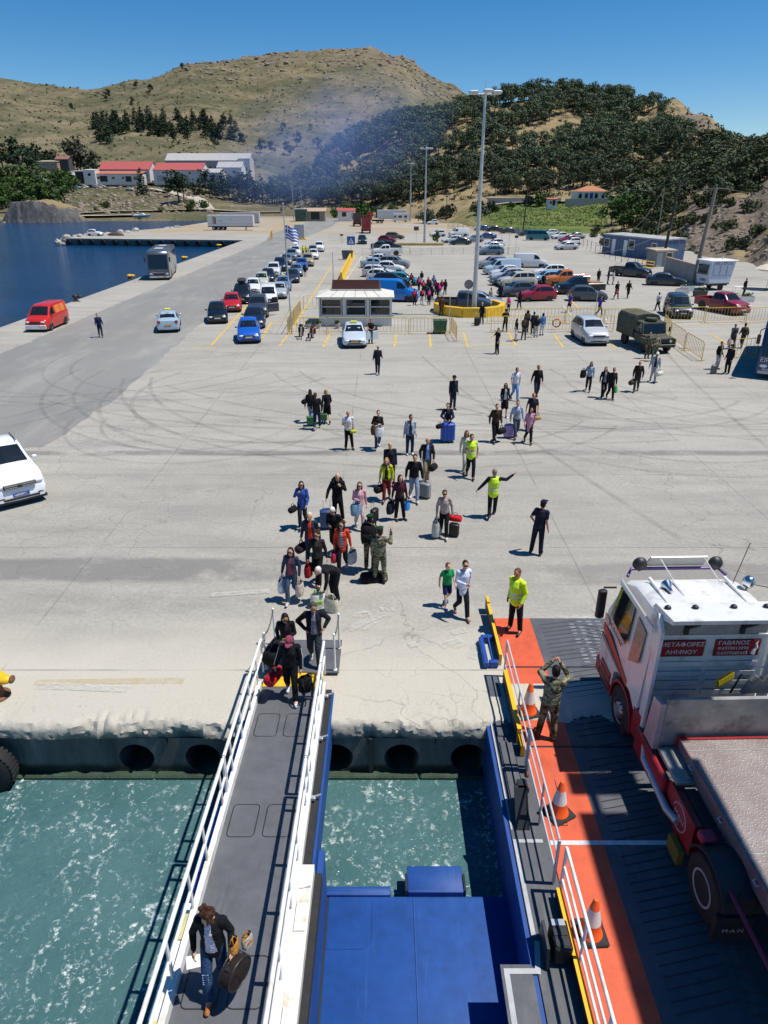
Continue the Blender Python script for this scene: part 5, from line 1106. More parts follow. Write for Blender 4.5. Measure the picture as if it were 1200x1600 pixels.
# cars up at the factory
for px, Y, c, lab in ((121, 385, '#6fa8cf', 'light blue small car'), (134, 388, '#e0e0e0', 'white car'), (144, 388, '#3a4048', 'dark car'), (152, 387, '#d5d5d5', 'second white car'), (203, 377, '#cfd0d0', 'white pickup-like car on the road'), (160, 386, '#b9bcbe', 'silver car')):
	z = terr(px, Y); o = car('hatch', c, 0, 0, 80, lab + ' parked outside the red-roofed factory', 'cars outside the factory', detail=1, loc=(XatY(px, Y, z), Y, z)); o.location.z = z + .1
# ---------------------------------------------------------------- coach by the water
def coach(px, py, ang, col, label, loc=None, L=11.5, H=3.45, W=2.55, front_text=None, name='coach'):
	p = loc or place_of(px, py, L, W, ang); o = empty(name, (p[0], p[1], .006), R(ang)); tag(o, label, 'coach', 'coaches'); pm = paint(col); w = W / 2; f = -L / 2; b = L / 2
	prof = [(f + .05, .32), (f, .8), (f + .03, 1.3), (f + .28, H - .45), (f + .55, H - .1), (f + 1.0, H), (b - .5, H), (b - .12, H - .25), (b, 1.2), (b - .05, .35)]
	n = len(prof); V = []
	for x, dz in ((-w, -.09), (-w + .13, 0), (w - .13, 0), (w, -.09)):
		for y, z in prof: V.append((x, y * (1 if abs(x) < w - .01 else .993), z + (dz if z > H - .5 else 0)))
	F = [tuple(range(n)), tuple(range(4 * n - 1, 3 * n - 1, -1))] + [(i * n + j, (i + 1) * n + j, (i + 1) * n + (j + 1) % n, i * n + (j + 1) % n) for i in range(3) for j in range(n)]
	MB().add(V, F).build('body', pm, o, smooth=35)
	fy = lambda z: f + .03 + (z - 1.3) * .25 / (H - 1.75)
	MB().add([(-w + .12, fy(1.35) - .02, 1.35), (w - .12, fy(1.35) - .02, 1.35), (w - .2, fy(H - .45) - .02, H - .45), (-w + .2, fy(H - .45) - .02, H - .45)], [(0, 1, 2, 3)]).build('windscreen', GLASS, o)
	for s_ in (-1, 1):
		ys_ = np.linspace(f + .9, b - .5, 7)
		for a, c in zip(ys_, ys_[1:]): MB().box(s_ * (w + .004) - .004, s_ * (w + .004) + .004, a + .02, c - .02, 1.75, H - .45).build('side_window', GLASS, o)
		for y in (f + 2.4, b - 3.0):
			t = MB().lathe([(.28, -.14), (.46, -.15), (.5, -.1), (.5, .1), (.46, .15), (.28, .14)], (s_ * (w - .16), y, .5), 20, 'x').build('wheel', RUBBER, o, smooth=45)
			MB().lathe([(.29, .14), (.26, .155), (.1, .10), (.01, .11)] if s_ > 0 else [(.01, -.11), (.1, -.10), (.26, -.155), (.29, -.14)], (s_ * (w - .16), y, .5), 16, 'x').build('rim', ALLOY, t)
			MB().prism([(y + .62 * math.cos(a), .5 + .62 * math.sin(a)) for a in np.linspace(-.3, math.pi + .3, 14)], 'x', s_ * (w + .003) - .003, s_ * (w + .003) + .003).build('wheel_arch', DARK, o)
		MB().tube([(s_ * (w - .1), f + .3, H - .35), (s_ * (w + .18), f - .15, H - .45), (s_ * (w + .2), f - .2, H - .7)], .03, 6).box(s_ * (w + .2) - .1, s_ * (w + .2) + .1, f - .26, f - .14, H - 1.25, H - .7, b=.03).build('mirror', DARK, o)
		MB().ell((s_ * (w - .35), f + .03, .78), .25, .06, .11).build('headlight', LAMPG, o, smooth=True)
	MB().box(-w + .1, w - .1, f - .01, f + .1, .30, .50, b=.03).build('bumper', mat('pale_bumper', (.5, .5, .5), .4), o); MB().box(-.6, .6, f - .012, f + .05, .62, .82, b=.02).build('grille', DARK, o); MB().tube([(-.9, f - .005, 1.02), (0, f - .02, .88), (.9, f - .005, 1.02)], .035, 5).build('chrome_trim', CHROME, o)
	MB().box(-.5, .5, f + 2.0, f + 4.2, H - .01, H + .14, b=.05).build('roof_unit', mat('roof_grey', (.35, .38, .42), .5), o); MB().box(-.45, .45, 1.5, 3.2, H - .01, H + .12, b=.05).build('roof_unit', mat('roof_grey', (.35, .38, .42)), o)
	return o
co = coach(256, 438, 11, '#4a4f57', 'grey touring coach standing at the edge of the water', L=11.8)
marks(co, WHITE, 7, 1.6, .26, (1.281, -2.6, 1.4), (R(90), 0, R(90)))
# dark blue coach, only a corner of it in the frame
_f = R(-30); _c = G(1178, 591); _b = Vector((-math.sin(_f), math.cos(_f), 0)); _r = Vector((math.cos(_f), math.sin(_f), 0)); _c = _c + _b * 5.5 + _r * 1.27
cb = coach(0, 0, -30, '#16335f', 'dark blue coach cut off at the edge of the picture beside the standing barrier', loc=(_c.x, _c.y, 0), L=11.0, H=3.3)
link('front_lettering', text_mesh('ΕΙΡΒ', .34, WHITE, depth=.003), cb, (-.8, -5.53, 1.12), (R(90), 0, 0)); marks(cb, WHITE, 5, .5, .12, (-.7, -5.53, .58), (R(90), 0, 0))
# ---------------------------------------------------------------- army truck
OL = mat('army_green', (.055, .058, .035), .7, 0, .25, 3); CAN = mat('canvas_olive', (.105, .105, .075), .95, 0, .2, 2, 0, .1, .5)
p = place_of(1006, 553, 5.0, 1.9, 8); at = empty('army_truck', (p.x, p.y, .006), R(8)); tag(at, 'olive army truck with canvas cover and a spare wheel on the cab roof', 'army truck')
MB().box(-.85, .85, -2.5, -1.35, .62, 1.12, b=.07).box(-.95, .95, -1.42, -.2, .62, 1.15, b=.04).build('bonnet', OL, at, smooth=40)
MB().prism([(-1.35, 1.15), (-1.12, 1.88), (-.15, 1.92), (-.15, 1.15)], 'x', -.86, .86).build('cab', OL, at)
q('windscreen', GLASS, [(-.78, -1.345, 1.2), (.78, -1.345, 1.2), (.74, -1.165, 1.80), (-.74, -1.165, 1.80)][::1], .015, at)
for s_ in (-1, 1):
	MB().box(s_ * .865 - .01, s_ * .865 + .01, -1.05, -.35, 1.22, 1.78).build('side_window', GLASS, at); MB().prism([(-2.45, .62), (-2.45, .98), (-1.3, .98), (-1.05, .62)], 'x', s_ * .93 - .12, s_ * .93 + .12).build('mudguard', OL, at)
	MB().lathe([(.01, -.03), (.09, -.03), (.09, .03)], (s_ * .62, -2.51, .85), 12, 'y').build('headlight', LAMPG, at); MB().box(s_ * 1.12 - .05, s_ * 1.12 + .05, -1.3, -1.2, 1.25, 1.6, b=.02).build('mirror', BLACK, at)
	for y in (-1.75, 1.25):
		t = MB().lathe([(.24, -.12), (.40, -.13), (.43, -.09), (.43, .09), (.40, .13), (.24, .12)], (s_ * .82, y, .43), 18, 'x').build('wheel', RUBBER, at, smooth=45); MB().lathe([(.01, s_ * .10), (.23, s_ * .10)], (s_ * .82, y, .43), 14, 'x').build('rim', OL, t)
MB().box(-1.0, 1.0, -.12, 2.5, .68, 1.25, b=.03).build('cargo_bed', OL, at); cv = []
for y, e in ((-.1, 0), (.5, .0), (1.2, .02), (1.9, 0), (2.5, 0)):
	cv.append([(-.99, y, 1.2), (-.98, y, 1.95 - e), (-.80, y, 2.22 - e), (-.3, y, 2.30 - e), (.3, y, 2.30 - e), (.80, y, 2.22 - e), (.98, y, 1.95 - e), (.99, y, 1.2)])
mb = patch(cv); mb.add(cv[0], [tuple(range(8))]); mb.add(cv[-1], [tuple(range(7, -1, -1))]); mb.build('canvas_cover', CAN, at, smooth=40)
MB().lathe([(.2, 1.93), (.40, 1.95), (.43, 2.03), (.40, 2.12), (.2, 2.14)], (0, -.62, 0), 20).build('spare_wheel', OL, at, smooth=45); MB().box(-.95, .95, -2.66, -2.5, .45, .66, b=.03).build('bumper', BLACK, at); MB().box(-.45, .45, -2.515, -2.49, .72, 1.0, b=.02).build('grille', DARK, at)
MB().tube([(-.8, -2.58, .6), (-.8, -2.62, 1.05), (.8, -2.62, 1.05), (.8, -2.58, .6)], .03, 6).build('bull_bar', BLACK, at)
# ---------------------------------------------------------------- lorries, trailers, camper far back
def ltrailer(px, py, L, label, col=(.62, .62, .62), ang=90, H=3.9, Z=1.1, sides=True):
	p = place_of(px, py, L, 2.5, ang); o = empty('semi_trailer', (p.x, p.y, .006), R(ang)); tag(o, label, 'trailer', 'trailers parked on the quay'); m_ = mat('trailer_body_%s' % str(col), col, .45, 0, .04, 2)
	MB().box(-1.25, 1.25, -L / 2, L / 2, Z, H, b=.03).build('body', m_, o); MB().box(-1.22, 1.22, -L / 2 + .3, L / 2, Z - .22, Z - .002).build('frame', DARK, o); MB().box(-1.26, 1.26, -L / 2 + .1, L / 2 - .1, Z + .62, Z + .68).build('side_rail', ALLOY, o)
	for y in (L / 2 - 1.6, L / 2 - 2.9, L / 2 - 4.2):
		for s_ in (-1, 1): t = MB().lathe([(.25, -.16), (.5, -.16), (.5, .16), (.25, .16)], (s_ * 1.05, y, .5), 16, 'x').build('wheel', RUBBER, o); MB().lathe([(.01, s_ * .14), (.26, s_ * .165)], (s_ * 1.05, y, .5), 12, 'x').build('rim', ALLOY, t)
	for s_ in (-1, 1): MB().box(s_ * .9 - .06, s_ * .9 + .06, -L / 2 + 2.2, -L / 2 + 2.35, .0, Z - .2).build('landing_leg', DARK, o)
	return o
t1 = ltrailer(362, 360, 12.6, 'white refrigerated trailer with a dark red emblem parked sideways on the quay', ang=90)
MB().prism([(4.8, 1.75), (3.95, 1.62), (3.9, 3.3), (4.8, 3.55)], 'x', -1.275, -1.258).build('red_emblem', mat('emblem_red', (.20, .015, .03), .5), t1)
for i in range(3): marks(t1, WHITE, 3, .62, .30, (-1.279, 4.38, 3.05 - .5 * i), (R(90), 0, R(-90)))
marks(t1, mat('grey_print', (.28, .29, .31)), 5, 1.3, .32, (-1.262, 2.6, 2.35), (R(90), 0, R(-90))); marks(t1, mat('grey_print', (.28, .29, .31)), 3, .6, .3, (-1.262, -.2, 2.95), (R(90), 0, R(-90)))
ltrailer(376, 354, 12.0, 'second trailer with a dark roof edge standing behind the white one', (.50, .48, .47), 90);
def tractor(px, py, ang, label, col='#8c1f24', trailer=False):
	p = place_of(px, py, 6, 2.5, ang); o = empty('lorry', (p.x, p.y, .006), R(ang)); tag(o, label, 'lorry', 'lorries at the back of the quay'); pm = paint(col)
	MB().prism([(-3.0, .6), (-3.0, 1.9), (-2.75, 3.2), (-2.3, 3.55), (-1.0, 3.7), (-1.0, .9), (-1.6, .9)], 'x', -1.22, 1.22).build('cab', pm, o); q('windscreen', GLASS, [(-1.1, -3.02, 1.85), (1.1, -3.02, 1.85), (1.05, -2.78, 2.85), (-1.05, -2.78, 2.85)], .02, o)
	for s_ in (-1, 1): MB().box(s_ * 1.225 - .01, s_ * 1.225 + .01, -2.6, -1.7, 1.9, 2.7).build('side_window', GLASS, o); MB().ell((s_ * .9, -3.0, .9), .2, .05, .12).build('headlight', LAMPG, o); MB().box(s_ * 1.42 - .08, s_ * 1.42 + .08, -2.95, -2.8, 1.9, 2.6).build('mirror', BLACK, o)
	MB().box(-1.2, 1.2, -3.12, -2.9, .35, .85, b=.05).build('bumper', DARK, o); MB().box(-.8, .8, -3.025, -2.98, 1.0, 1.7).build('grille', DARK, o); MB().box(-.45, .45, -1.0, 3.0, .6, .95).build('chassis', FR, o); MB().box(-1.24, 1.24, -.95, 3.0, .98, 1.12).build('deck', pm if not trailer else FR, o)
	for y in (-2.2, .9, 2.2):
		for s_ in (-1, 1): t = MB().lathe([(.25, -.16), (.5, -.16), (.5, .16), (.25, .16)], (s_ * 1.02, y, .5), 16, 'x').build('wheel', RUBBER, o); MB().lathe([(.01, s_ * .14), (.26, s_ * .165)], (s_ * 1.02, y, .5), 12, 'x').build('rim', ALLOY, t)
	return o
tractor(572, 365, 180, 'dark red flatbed lorry seen from behind, parked near the small jeep'); tractor(558, 354, 180, 'dark lorry beside the red flatbed lorry', '#4a2226'); tractor(586, 349, -88, 'red lorry cab in front of a white trailer', '#9c2026', True); ltrailer(612, 345, 10.5, 'white trailer behind the red lorry cab', (.60, .61, .62), -90, 3.6, .9)
p = place_of(626, 347, 6, 2.2, -90); cp = empty('camper_van', (p.x, p.y, .006), R(-90)); tag(cp, 'white camper van parked beside the farther lamp post', 'camper van')
MB().prism([(-3, .4), (-3, 1.1), (-2.3, 1.3), (-1.9, 1.9), (-2.6, 2.1), (-2.5, 2.8), (3, 2.85), (3, .5)], 'x', -1.1, 1.1).build('body', WHITE, cp);
for s_ in (-1, 1):
	for a, b in ((-2.2, -1.6), (-.8, .4), (1.2, 2.2)): MB().box(s_ * 1.105 - .008, s_ * 1.105 + .008, a, b, 1.4, 2.1).build('side_window', GLASS, cp)
	for y in (-2, 1.7): MB().lathe([(.2, -.1), (.35, -.1), (.35, .1), (.2, .1)], (s_ * .95, y, .35), 14, 'x').build('wheel', RUBBER, cp)
q('windscreen', GLASS, [(-.95, -2.32, 1.33), (.95, -2.32, 1.33), (.9, -1.93, 1.85), (-.9, -1.93, 1.85)], .02, cp)
# white hatchback and boat by the little harbour
o = car('hatch', '#dfe1e2', 149, 369, 84, 'white hatchback parked at the end of the low pier', 'cars on the quay', detail=1)
bt = empty('motor_boat', (XatY(223, 285, 0), 285, .0), R(85)); tag(bt, 'white motor boat standing on a trailer by the beach', 'boat')
rowsB = []
for u, w_, zb, zt in ((0, .05, 1.25, 1.75), (.15, .65, .95, 1.7), (.4, 1.05, .75, 1.6), (.75, 1.1, .7, 1.55), (1, 1.0, .72, 1.5)): y = -3.5 + 7 * u; rowsB.append([(-w_, y, zt), (-w_ * .8, y, (zb + zt) / 2), (0, y, zb), (w_ * .8, y, (zb + zt) / 2), (w_, y, zt)])
patch(rowsB).build('hull', WHITE, bt); patch([[r[0], (0, r[0][1], r[0][2] + .06), r[-1]] for r in rowsB]).build('deck', WHITE, bt); MB().prism([(-1.2, 1.6), (-.3, 2.2), (.9, 2.25), (1.1, 1.6)], 'x', -.7, .7).build('canopy', mat('boat_cover', (.6, .62, .62), .7), bt)
MB().box(-.9, .9, -2.6, 3.2, .5, .62).build('trailer_frame', FR, bt)
for s_ in (-1, 1): MB().lathe([(.15, -.1), (.32, -.1), (.32, .1), (.15, .1)], (s_ * 1.0, 1.2, .32), 12, 'x').build('wheel', RUBBER, bt)
MB().box(-.2, .2, 3.4, 3.8, .9, 1.9, b=.05).build('outboard_motor', BLACK, bt)
# ================================================================== people
SKIN = ['#c99a7c', '#b9866a', '#d6a98c', '#a87658']
SHOE = mat('dark_shoe', (.025, .022, .02), .6, 0, .2); EYE = mat('eye_dark', (.02, .018, .018), .3, 0, 0); LIPS = mat('lips', (.35, .11, .09), .6, 0, 0)
k = N('camouflage'); P = k.obj(); f = k.noise(P, 5.5, 3, .5, 1.2); f2 = k.noise(P, 8, 3, .5, 1.0)
c = k.ramp(f, [(.40, (.030, .040, .020)), (.44, (.12, .11, .065)), (.52, (.12, .11, .065)), (.56, (.26, .225, .15))]); c = k.mix(k.fr(f2, .54, .57), c, (.035, .022, .014)); k.base(c); k.set(Roughness=.9); k.b.inputs['Specular IOR Level'].default_value = .15; CAMO = k.m
k = N('tiger_camouflage'); P = k.obj(); f = k.noise(k.scale(P, (1, 1, 2.4)), 5, 3, .5, 1.4)
c = k.ramp(f, [(.42, (.020, .022, .014)), (.46, (.12, .125, .065)), (.54, (.15, .145, .085)), (.58, (.28, .25, .165))]); k.base(c); k.set(Roughness=.9); CAMO2 = k.m
k = N('striped_cloth'); P = k.obj(); sx_ = k.n('ShaderNodeSeparateXYZ'); k.l(P, sx_.inputs[0]); w_ = k.math('FRACT', k.math('MULTIPLY', sx_.outputs[2], 17)); k.base(k.mix(k.fr(w_, .55, .58), (.03, .03, .035), (.68, .66, .63))); k.set(Roughness=.85); STRIPE = k.m
HIVIS = mat('hi_vis_yellow', (.58, .82, .03), .7, 0, .08, 7, 0, .3, .3); BAND = mat('reflective_band', (.45, .47, .48), .35, .3, .1)
TEMP = []; FIX = []
def cm(c): return c if not isinstance(c, str) else cloth(c)
def V3(*a): return Vector(a)
def joints(pose):
	J = dict(pel=V3(0, 0, .95), bel=V3(0, -.005, 1.10), che=V3(0, 0, 1.30), nek=V3(0, .015, 1.46), hea=V3(0, -.02, 1.625))
	for s, n in ((-1, 'R'), (1, 'L')):
		J['sho' + n] = V3(s * .165, .01, 1.415); J['elb' + n] = V3(s * .215, .03, 1.135); J['wri' + n] = V3(s * .235, -.05, .90)
		J['hip' + n] = V3(s * .085, 0, .92); J['kne' + n] = V3(s * .10, -.02, .50); J['ank' + n] = V3(s * .105, .02, .085); J['toe' + n] = V3(s * .12, -.14, .035)
	if pose in ('walkL', 'walkR'):
		a, b = ('L', 'R') if pose == 'walkL' else ('R', 'L'); sa = 1 if a == 'L' else -1
		J['kne' + a] = V3(sa * .09, -.17, .53); J['ank' + a] = V3(sa * .09, -.26, .10); J['toe' + a] = V3(sa * .10, -.41, .075)
		J['kne' + b] = V3(-sa * .09, -.03, .50); J['ank' + b] = V3(-sa * .09, .27, .17); J['toe' + b] = V3(-sa * .10, .16, .035)
		J['elb' + b] = V3(-sa * .235, -.06, 1.14); J['wri' + b] = V3(-sa * .235, -.24, .96); J['elb' + a] = V3(sa * .24, .11, 1.15); J['wri' + a] = V3(sa * .25, .10, .90)
	elif pose == 'stand2':
		J['kneL'] = V3(.13, -.03, .50); J['ankL'] = V3(.17, .0, .085); J['toeL'] = V3(.22, -.15, .035); J['ankR'] = V3(-.13, .03, .085)
	elif pose == 'bend':
		J.update(pel=V3(0, .16, .90), bel=V3(0, .04, 1.02), che=V3(0, -.16, 1.12), nek=V3(0, -.34, 1.16), hea=V3(0, -.46, 1.14))
		for s, n in ((-1, 'R'), (1, 'L')): J['hip' + n] = V3(s * .09, .15, .87); J['sho' + n] = V3(s * .18, -.28, 1.12); J['elb' + n] = V3(s * .22, -.32, .84); J['wri' + n] = V3(s * .20, -.38, .60); J['kne' + n] = V3(s * .11, .06, .48); J['ank' + n] = V3(s * .12, .12, .085); J['toe' + n] = V3(s * .13, -.04, .035)
	return J
ARMS = {'photo': dict(elbL=(.30, -.20, 1.40), wriL=(.09, -.30, 1.64), elbR=(-.30, -.20, 1.40), wriR=(-.09, -.30, 1.64)),
		'phone': dict(elbR=(-.22, -.02, 1.15), wriR=(-.06, -.26, 1.18)), 'phoneL': dict(elbL=(.22, -.02, 1.15), wriL=(.06, -.26, 1.18)), 'fold': dict(elbR=(-.25, -.02, 1.13), wriR=(.02, -.22, 1.15), elbL=(.25, -.02, 1.13), wriL=(-.02, -.24, 1.10)),
		'out': dict(elbL=(.36, -.02, 1.20), wriL=(.56, -.05, 1.06), elbR=(-.38, -.02, 1.44), wriR=(-.60, -.06, 1.58)),
		'hips': dict(elbL=(.36, .08, 1.16), wriL=(.20, -.02, 1.0), elbR=(-.36, .08, 1.16), wriR=(-.20, -.02, 1.0)), 'back': dict(elbL=(.25, .12, 1.16), wriL=(.06, .19, .98), elbR=(-.25, .12, 1.16), wriR=(-.06, .19, .98)),
		'carry': dict(elbL=(.25, .03, 1.14), wriL=(.28, -.02, .88), elbR=(-.25, .03, 1.14), wriR=(-.28, -.02, .88)), 'raiseR': dict(elbR=(-.30, -.10, 1.22), wriR=(-.26, -.24, 1.50)), 'raiseL': dict(elbL=(.32, -.06, 1.24), wriL=(.33, -.20, 1.52)),
		'lean': dict(elbL=(.28, -.16, 1.18), wriL=(.12, -.34, 1.10), elbR=(-.28, -.16, 1.18), wriR=(-.12, -.34, 1.10)), 'shoulder': dict(elbL=(.27, -.02, 1.16), wriL=(.13, -.16, 1.36)), 'shoulderR': dict(elbR=(-.27, -.02, 1.16), wriR=(-.13, -.16, 1.36))}
NP = [0]
def person(label, px, py, h=1.72, face=0, pose='stand', top='#222831', legs='#20242c', hair=('short', '#2a2018'), skin=None, z=0.0, arms=None, front=None, sleeves='long', legtype='long', vest=None, shoes=None, hat=None, group='passengers on the quay', loc=None, female=False, child=False, fine=None, hem=.86, glasses=False, extra=None, cat='person', look=0.0, down=0.0, strap=None, stripe=None):
	p = loc if loc is not None else G(px, py, z); NP[0] += 1
	det = fine if fine is not None else (2 if py > 880 else 1 if py > 600 else 0); vox = (.030, .0185, .0125)[det]
	k_ = h / 1.75; o = empty('person', (p[0], p[1], z + .006), R(face)); o.scale = (k_, k_, k_); tag(o, label, cat, group)
	J = joints(pose)
	if arms:
		for a in (arms if isinstance(arms, tuple) else (arms,)): J.update({n: V3(*v) for n, v in (ARMS[a] if isinstance(a, str) else a).items()})
	jr = random.Random(NP[0] * 13 + 5)
	if pose != 'bend':
		for n in 'LR':
			J['elb' + n] += V3(jr.uniform(-.02, .02), jr.uniform(-.03, .03), 0); J['kne' + n] += V3(jr.uniform(-.015, .015), jr.uniform(-.03, .01), 0); J['wri' + n] += V3(jr.uniform(-.03, .03), jr.uniform(-.05, .03), jr.uniform(-.01, .03))
		lq = Matrix.Rotation(R(jr.uniform(-1, 6)), 3, 'X') @ Matrix.Rotation(R(jr.uniform(-3.5, 3.5)), 3, 'Y') @ Matrix.Rotation(R(jr.uniform(-9, 9)), 3, 'Z')
		for n in J:
			if n[:3] in ('bel', 'che', 'nek', 'hea', 'sho', 'elb', 'wri'): J[n] = J['pel'] + lq @ (J[n] - J['pel'])
		look += jr.uniform(-14, 14)
	HQ = Matrix.Rotation(R(look), 3, 'Z') @ Matrix.Rotation(R(down), 3, 'X')
	sk = mat('skin' + (skin or SKIN[NP[0] % 4]), skin or SKIN[NP[0] % 4], .55, 0, .08, 5, 0, .35); w = .93 if female else 1.0; hr = 1.12 if child else 1.0
	if female:
		for n in ('shoL', 'shoR', 'elbL', 'elbR', 'wriL', 'wriR'): J[n] = V3(J[n].x * .93, J[n].y, J[n].z)
	H = J['hea']; U = (J['nek'] - J['che']).normalized()
	if down: H = J['nek'] + V3(0, -.05 - .10 * math.sin(R(down)), .15)
	b = MB()
	def hd(c, *r, n=12, m=9): b.ell(H + HQ @ (V3(*c) * hr), r[0] * hr, r[1] * hr, r[2] * hr, n, m, HQ)
	hd((0, 0, .02), .077, .096, .105); hd((0, -.02, -.055), .056, .070, .066); b.cap(J['nek'] - U * .05, H - V3(0, -.03, .05), .057 * w, .050 * w)
	if det: b.cap(H + HQ @ V3(0, -.092, .01), H + HQ @ V3(0, -.115, -.025), .010, .015); [b.ell(H + HQ @ V3(s * .08, .012, .0), .012, .022, .032, 8, 6, HQ) for s in (-1, 1)]
	def limb(m, g, a0=1.0):
		for n in 'LR':
			m.cap(J['hip' + n], J['kne' + n], .083 * w * g, .058 * g); m.cap(J['kne' + n], J['ank' + n], .056 * g, .040 * g)
	def arm(m, g, end=1.0):
		for n in 'LR':
			e = J['elb' + n]; wv = J['wri' + n]; m.ell(J['sho' + n] - V3(0, 0, .01), .062 * w * g, .062 * w * g, .058 * g, 10, 7); m.cap(J['sho' + n], e, .052 * w * g, .043 * w * g)
			if end > .5: m.cap(e, e.lerp(wv, end), .042 * w * g, .031 * w * g)
	def torso(m, g, gf=1.0, low=True):
		def seg(a, c, ra, rb):
			for t in (0, .33, .66, 1):
				q_ = a.lerp(c, t); r_ = [x + (y - x) * t for x, y in zip(ra, rb)]; m.ell(q_, r_[0] * g * w, r_[1] * g * gf, r_[2], 12, 8)
		if low: seg(J['pel'], J['bel'], (.150, .112, .10), (.136 if female else .146, .102, .10))
		seg(J['bel'], J['che'], (.136 if female else .146, .102, .10), (.158, .112, .10)); sh = (J['shoL'] + J['shoR']) / 2; seg(J['che'], sh, (.158, .112, .10), (.125, .085, .055)); m.cap(J['shoL'], J['shoR'], .055 * g, .055 * g)
	torso(b, .97); limb(b, .95); arm(b, .95)
	for n in 'LR': b.cap(J['ank' + n], J['toe' + n] + V3(0, .02, .01), .040, .030)
	hands = {}
	for n in 'LR':
		d = (J['wri' + n] - J['elb' + n]).normalized(); hands[n] = J['wri' + n] + d * .085; q_ = d.to_track_quat('Z', 'Y').to_matrix(); b.ell(J['wri' + n] + d * .05, .036, .022, .055, 9, 7, q_); J['dir' + n] = d
	def job(name, m, mat_, v, smooth=3, thin=None):
		me = m.mesh(name); ob = link(name, me, o); rm = ob.modifiers.new('r', 'REMESH'); rm.mode = 'VOXEL'; rm.voxel_size = v; rm.use_smooth_shade = True
		if smooth: sm = ob.modifiers.new('s', 'SMOOTH'); sm.iterations = smooth; sm.factor = .5
		TEMP.append((ob, mat_)); return ob
	body = job('body', b, sk, vox)
	# fingers and thumb are added to the body after remeshing, so they stay apart
	fg = MB()
	for n in 'LR':
		d = J['dir' + n]; s = 1 if n == 'L' else -1; inw = V3(-s, 0, 0); inw = (inw - d * inw.dot(d)).normalized(); acr = d.cross(inw).normalized()
		if acr.y > 0: acr = -acr
		c0 = J['wri' + n] + d * .085
		for i, (o_, L) in enumerate(((.030, .072), (.011, .080), (-.009, .075), (-.028, .058))):
			a = c0 + acr * o_; m1 = a + d * L * .5 + inw * L * .14; m2 = m1 + d * L * .32 + inw * L * .36; fg.tube([a - d * .02, a, m1, m2], [.0095, .0095, .0085, .0065], 6)
		t0 = J['wri' + n] + d * .03 + acr * .032; fg.tube([t0 - acr * .01, t0 + acr * .018 + d * .02 + inw * .008, t0 + acr * .022 + d * .05 + inw * .02], [.012, .011, .008], 6)
	FIX.append((body, fg, sk))
	# clothes
	bend = pose == 'bend'
	tp = MB(); torso(tp, 1.19, 1.16, low=True); end = {'long': .97, 'short': .0, 'mid': .25}[sleeves]
	if sleeves == 'short':
		for n in 'LR': tp.ell(J['sho' + n] - V3(0, 0, .01), .07 * w, .07 * w, .066, 10, 7); tp.cap(J['sho' + n], J['sho' + n].lerp(J['elb' + n], .62), .060 * w, .058 * w)
	else: arm(tp, 1.36, end)
	if hem < .86 and not bend: tp.cap(V3(0, 0, .95), V3(0, .0, hem), .155 * w, .165 * w, 14)
	tp.cap(J['nek'] - U * .055, J['nek'] - U * .01, .066, .062)
	topo = job('jacket' if front or sleeves == 'long' and hem < .86 else 'top', tp, cm(top), vox * .95, 2)
	if front and not bend: FIX.append((topo, 'front', cm(front)))
	if stripe:
		for n in 'LR':
			d = J['elb' + n] - J['sho' + n]; s = 1 if n == 'L' else -1; mb = MB()
			for dy in (-.014, 0, .014): mb.tube([J['sho' + n] + V3(s * .062, dy, .03), J['sho' + n].lerp(J['elb' + n], .5) + V3(s * .062, dy, 0), J['elb' + n] + V3(s * .055, dy, 0), J['wri' + n] + V3(s * .045, dy, .03)], .006, 5)
			mb.build('sleeve_stripe', cm(stripe), o)
	if legtype in ('long', 'short'):
		tr = MB()
		for t in (0, .5, 1): tr.ell(J['pel'].lerp(J['bel'], t * .45), .158 * w, .120, .09, 12, 8)
		for n in 'LR':
			if legtype == 'long': tr.cap(J['hip' + n], J['kne' + n], .099 * w, .078); tr.cap(J['kne' + n], J['ank' + n] + (J['kne' + n] - J['ank' + n]).normalized() * .02, .075, .064)
			else: tr.cap(J['hip' + n], J['hip' + n].lerp(J['kne' + n], .8), .094 * w, .086)
		job('trousers' if legtype == 'long' else 'shorts', tr, cm(legs), vox * .95, 2)
	else:
		sk_ = MB()
		for n in 'LR': sk_.cap(J['hip' + n], J['kne' + n] + V3(0, 0, -.02), .10, .11)
		sk_.ell(J['pel'], .16 * w, .125, .12); job('skirt', sk_, cm(legs), vox, 2)
	shm = cm(shoes) if shoes else SHOE
	for n in 'LR':
		sh_ = MB(); a, t_ = J['ank' + n], J['toe' + n]; sh_.cap(a + V3(0, .03, -.03), t_ + V3(0, -.02, 0.004), .048, .038, 8); sh_.cap(a + V3(0, .01, .0), a + V3(0, .03, -.03), .046, .046, 8); sh_.build('shoe', shm, o, smooth=True)
	# hair / hat
	st_, hc = hair; hm = mat('hair_' + hc, hc, .7, 0, .3, 14, 0, .3, .5)
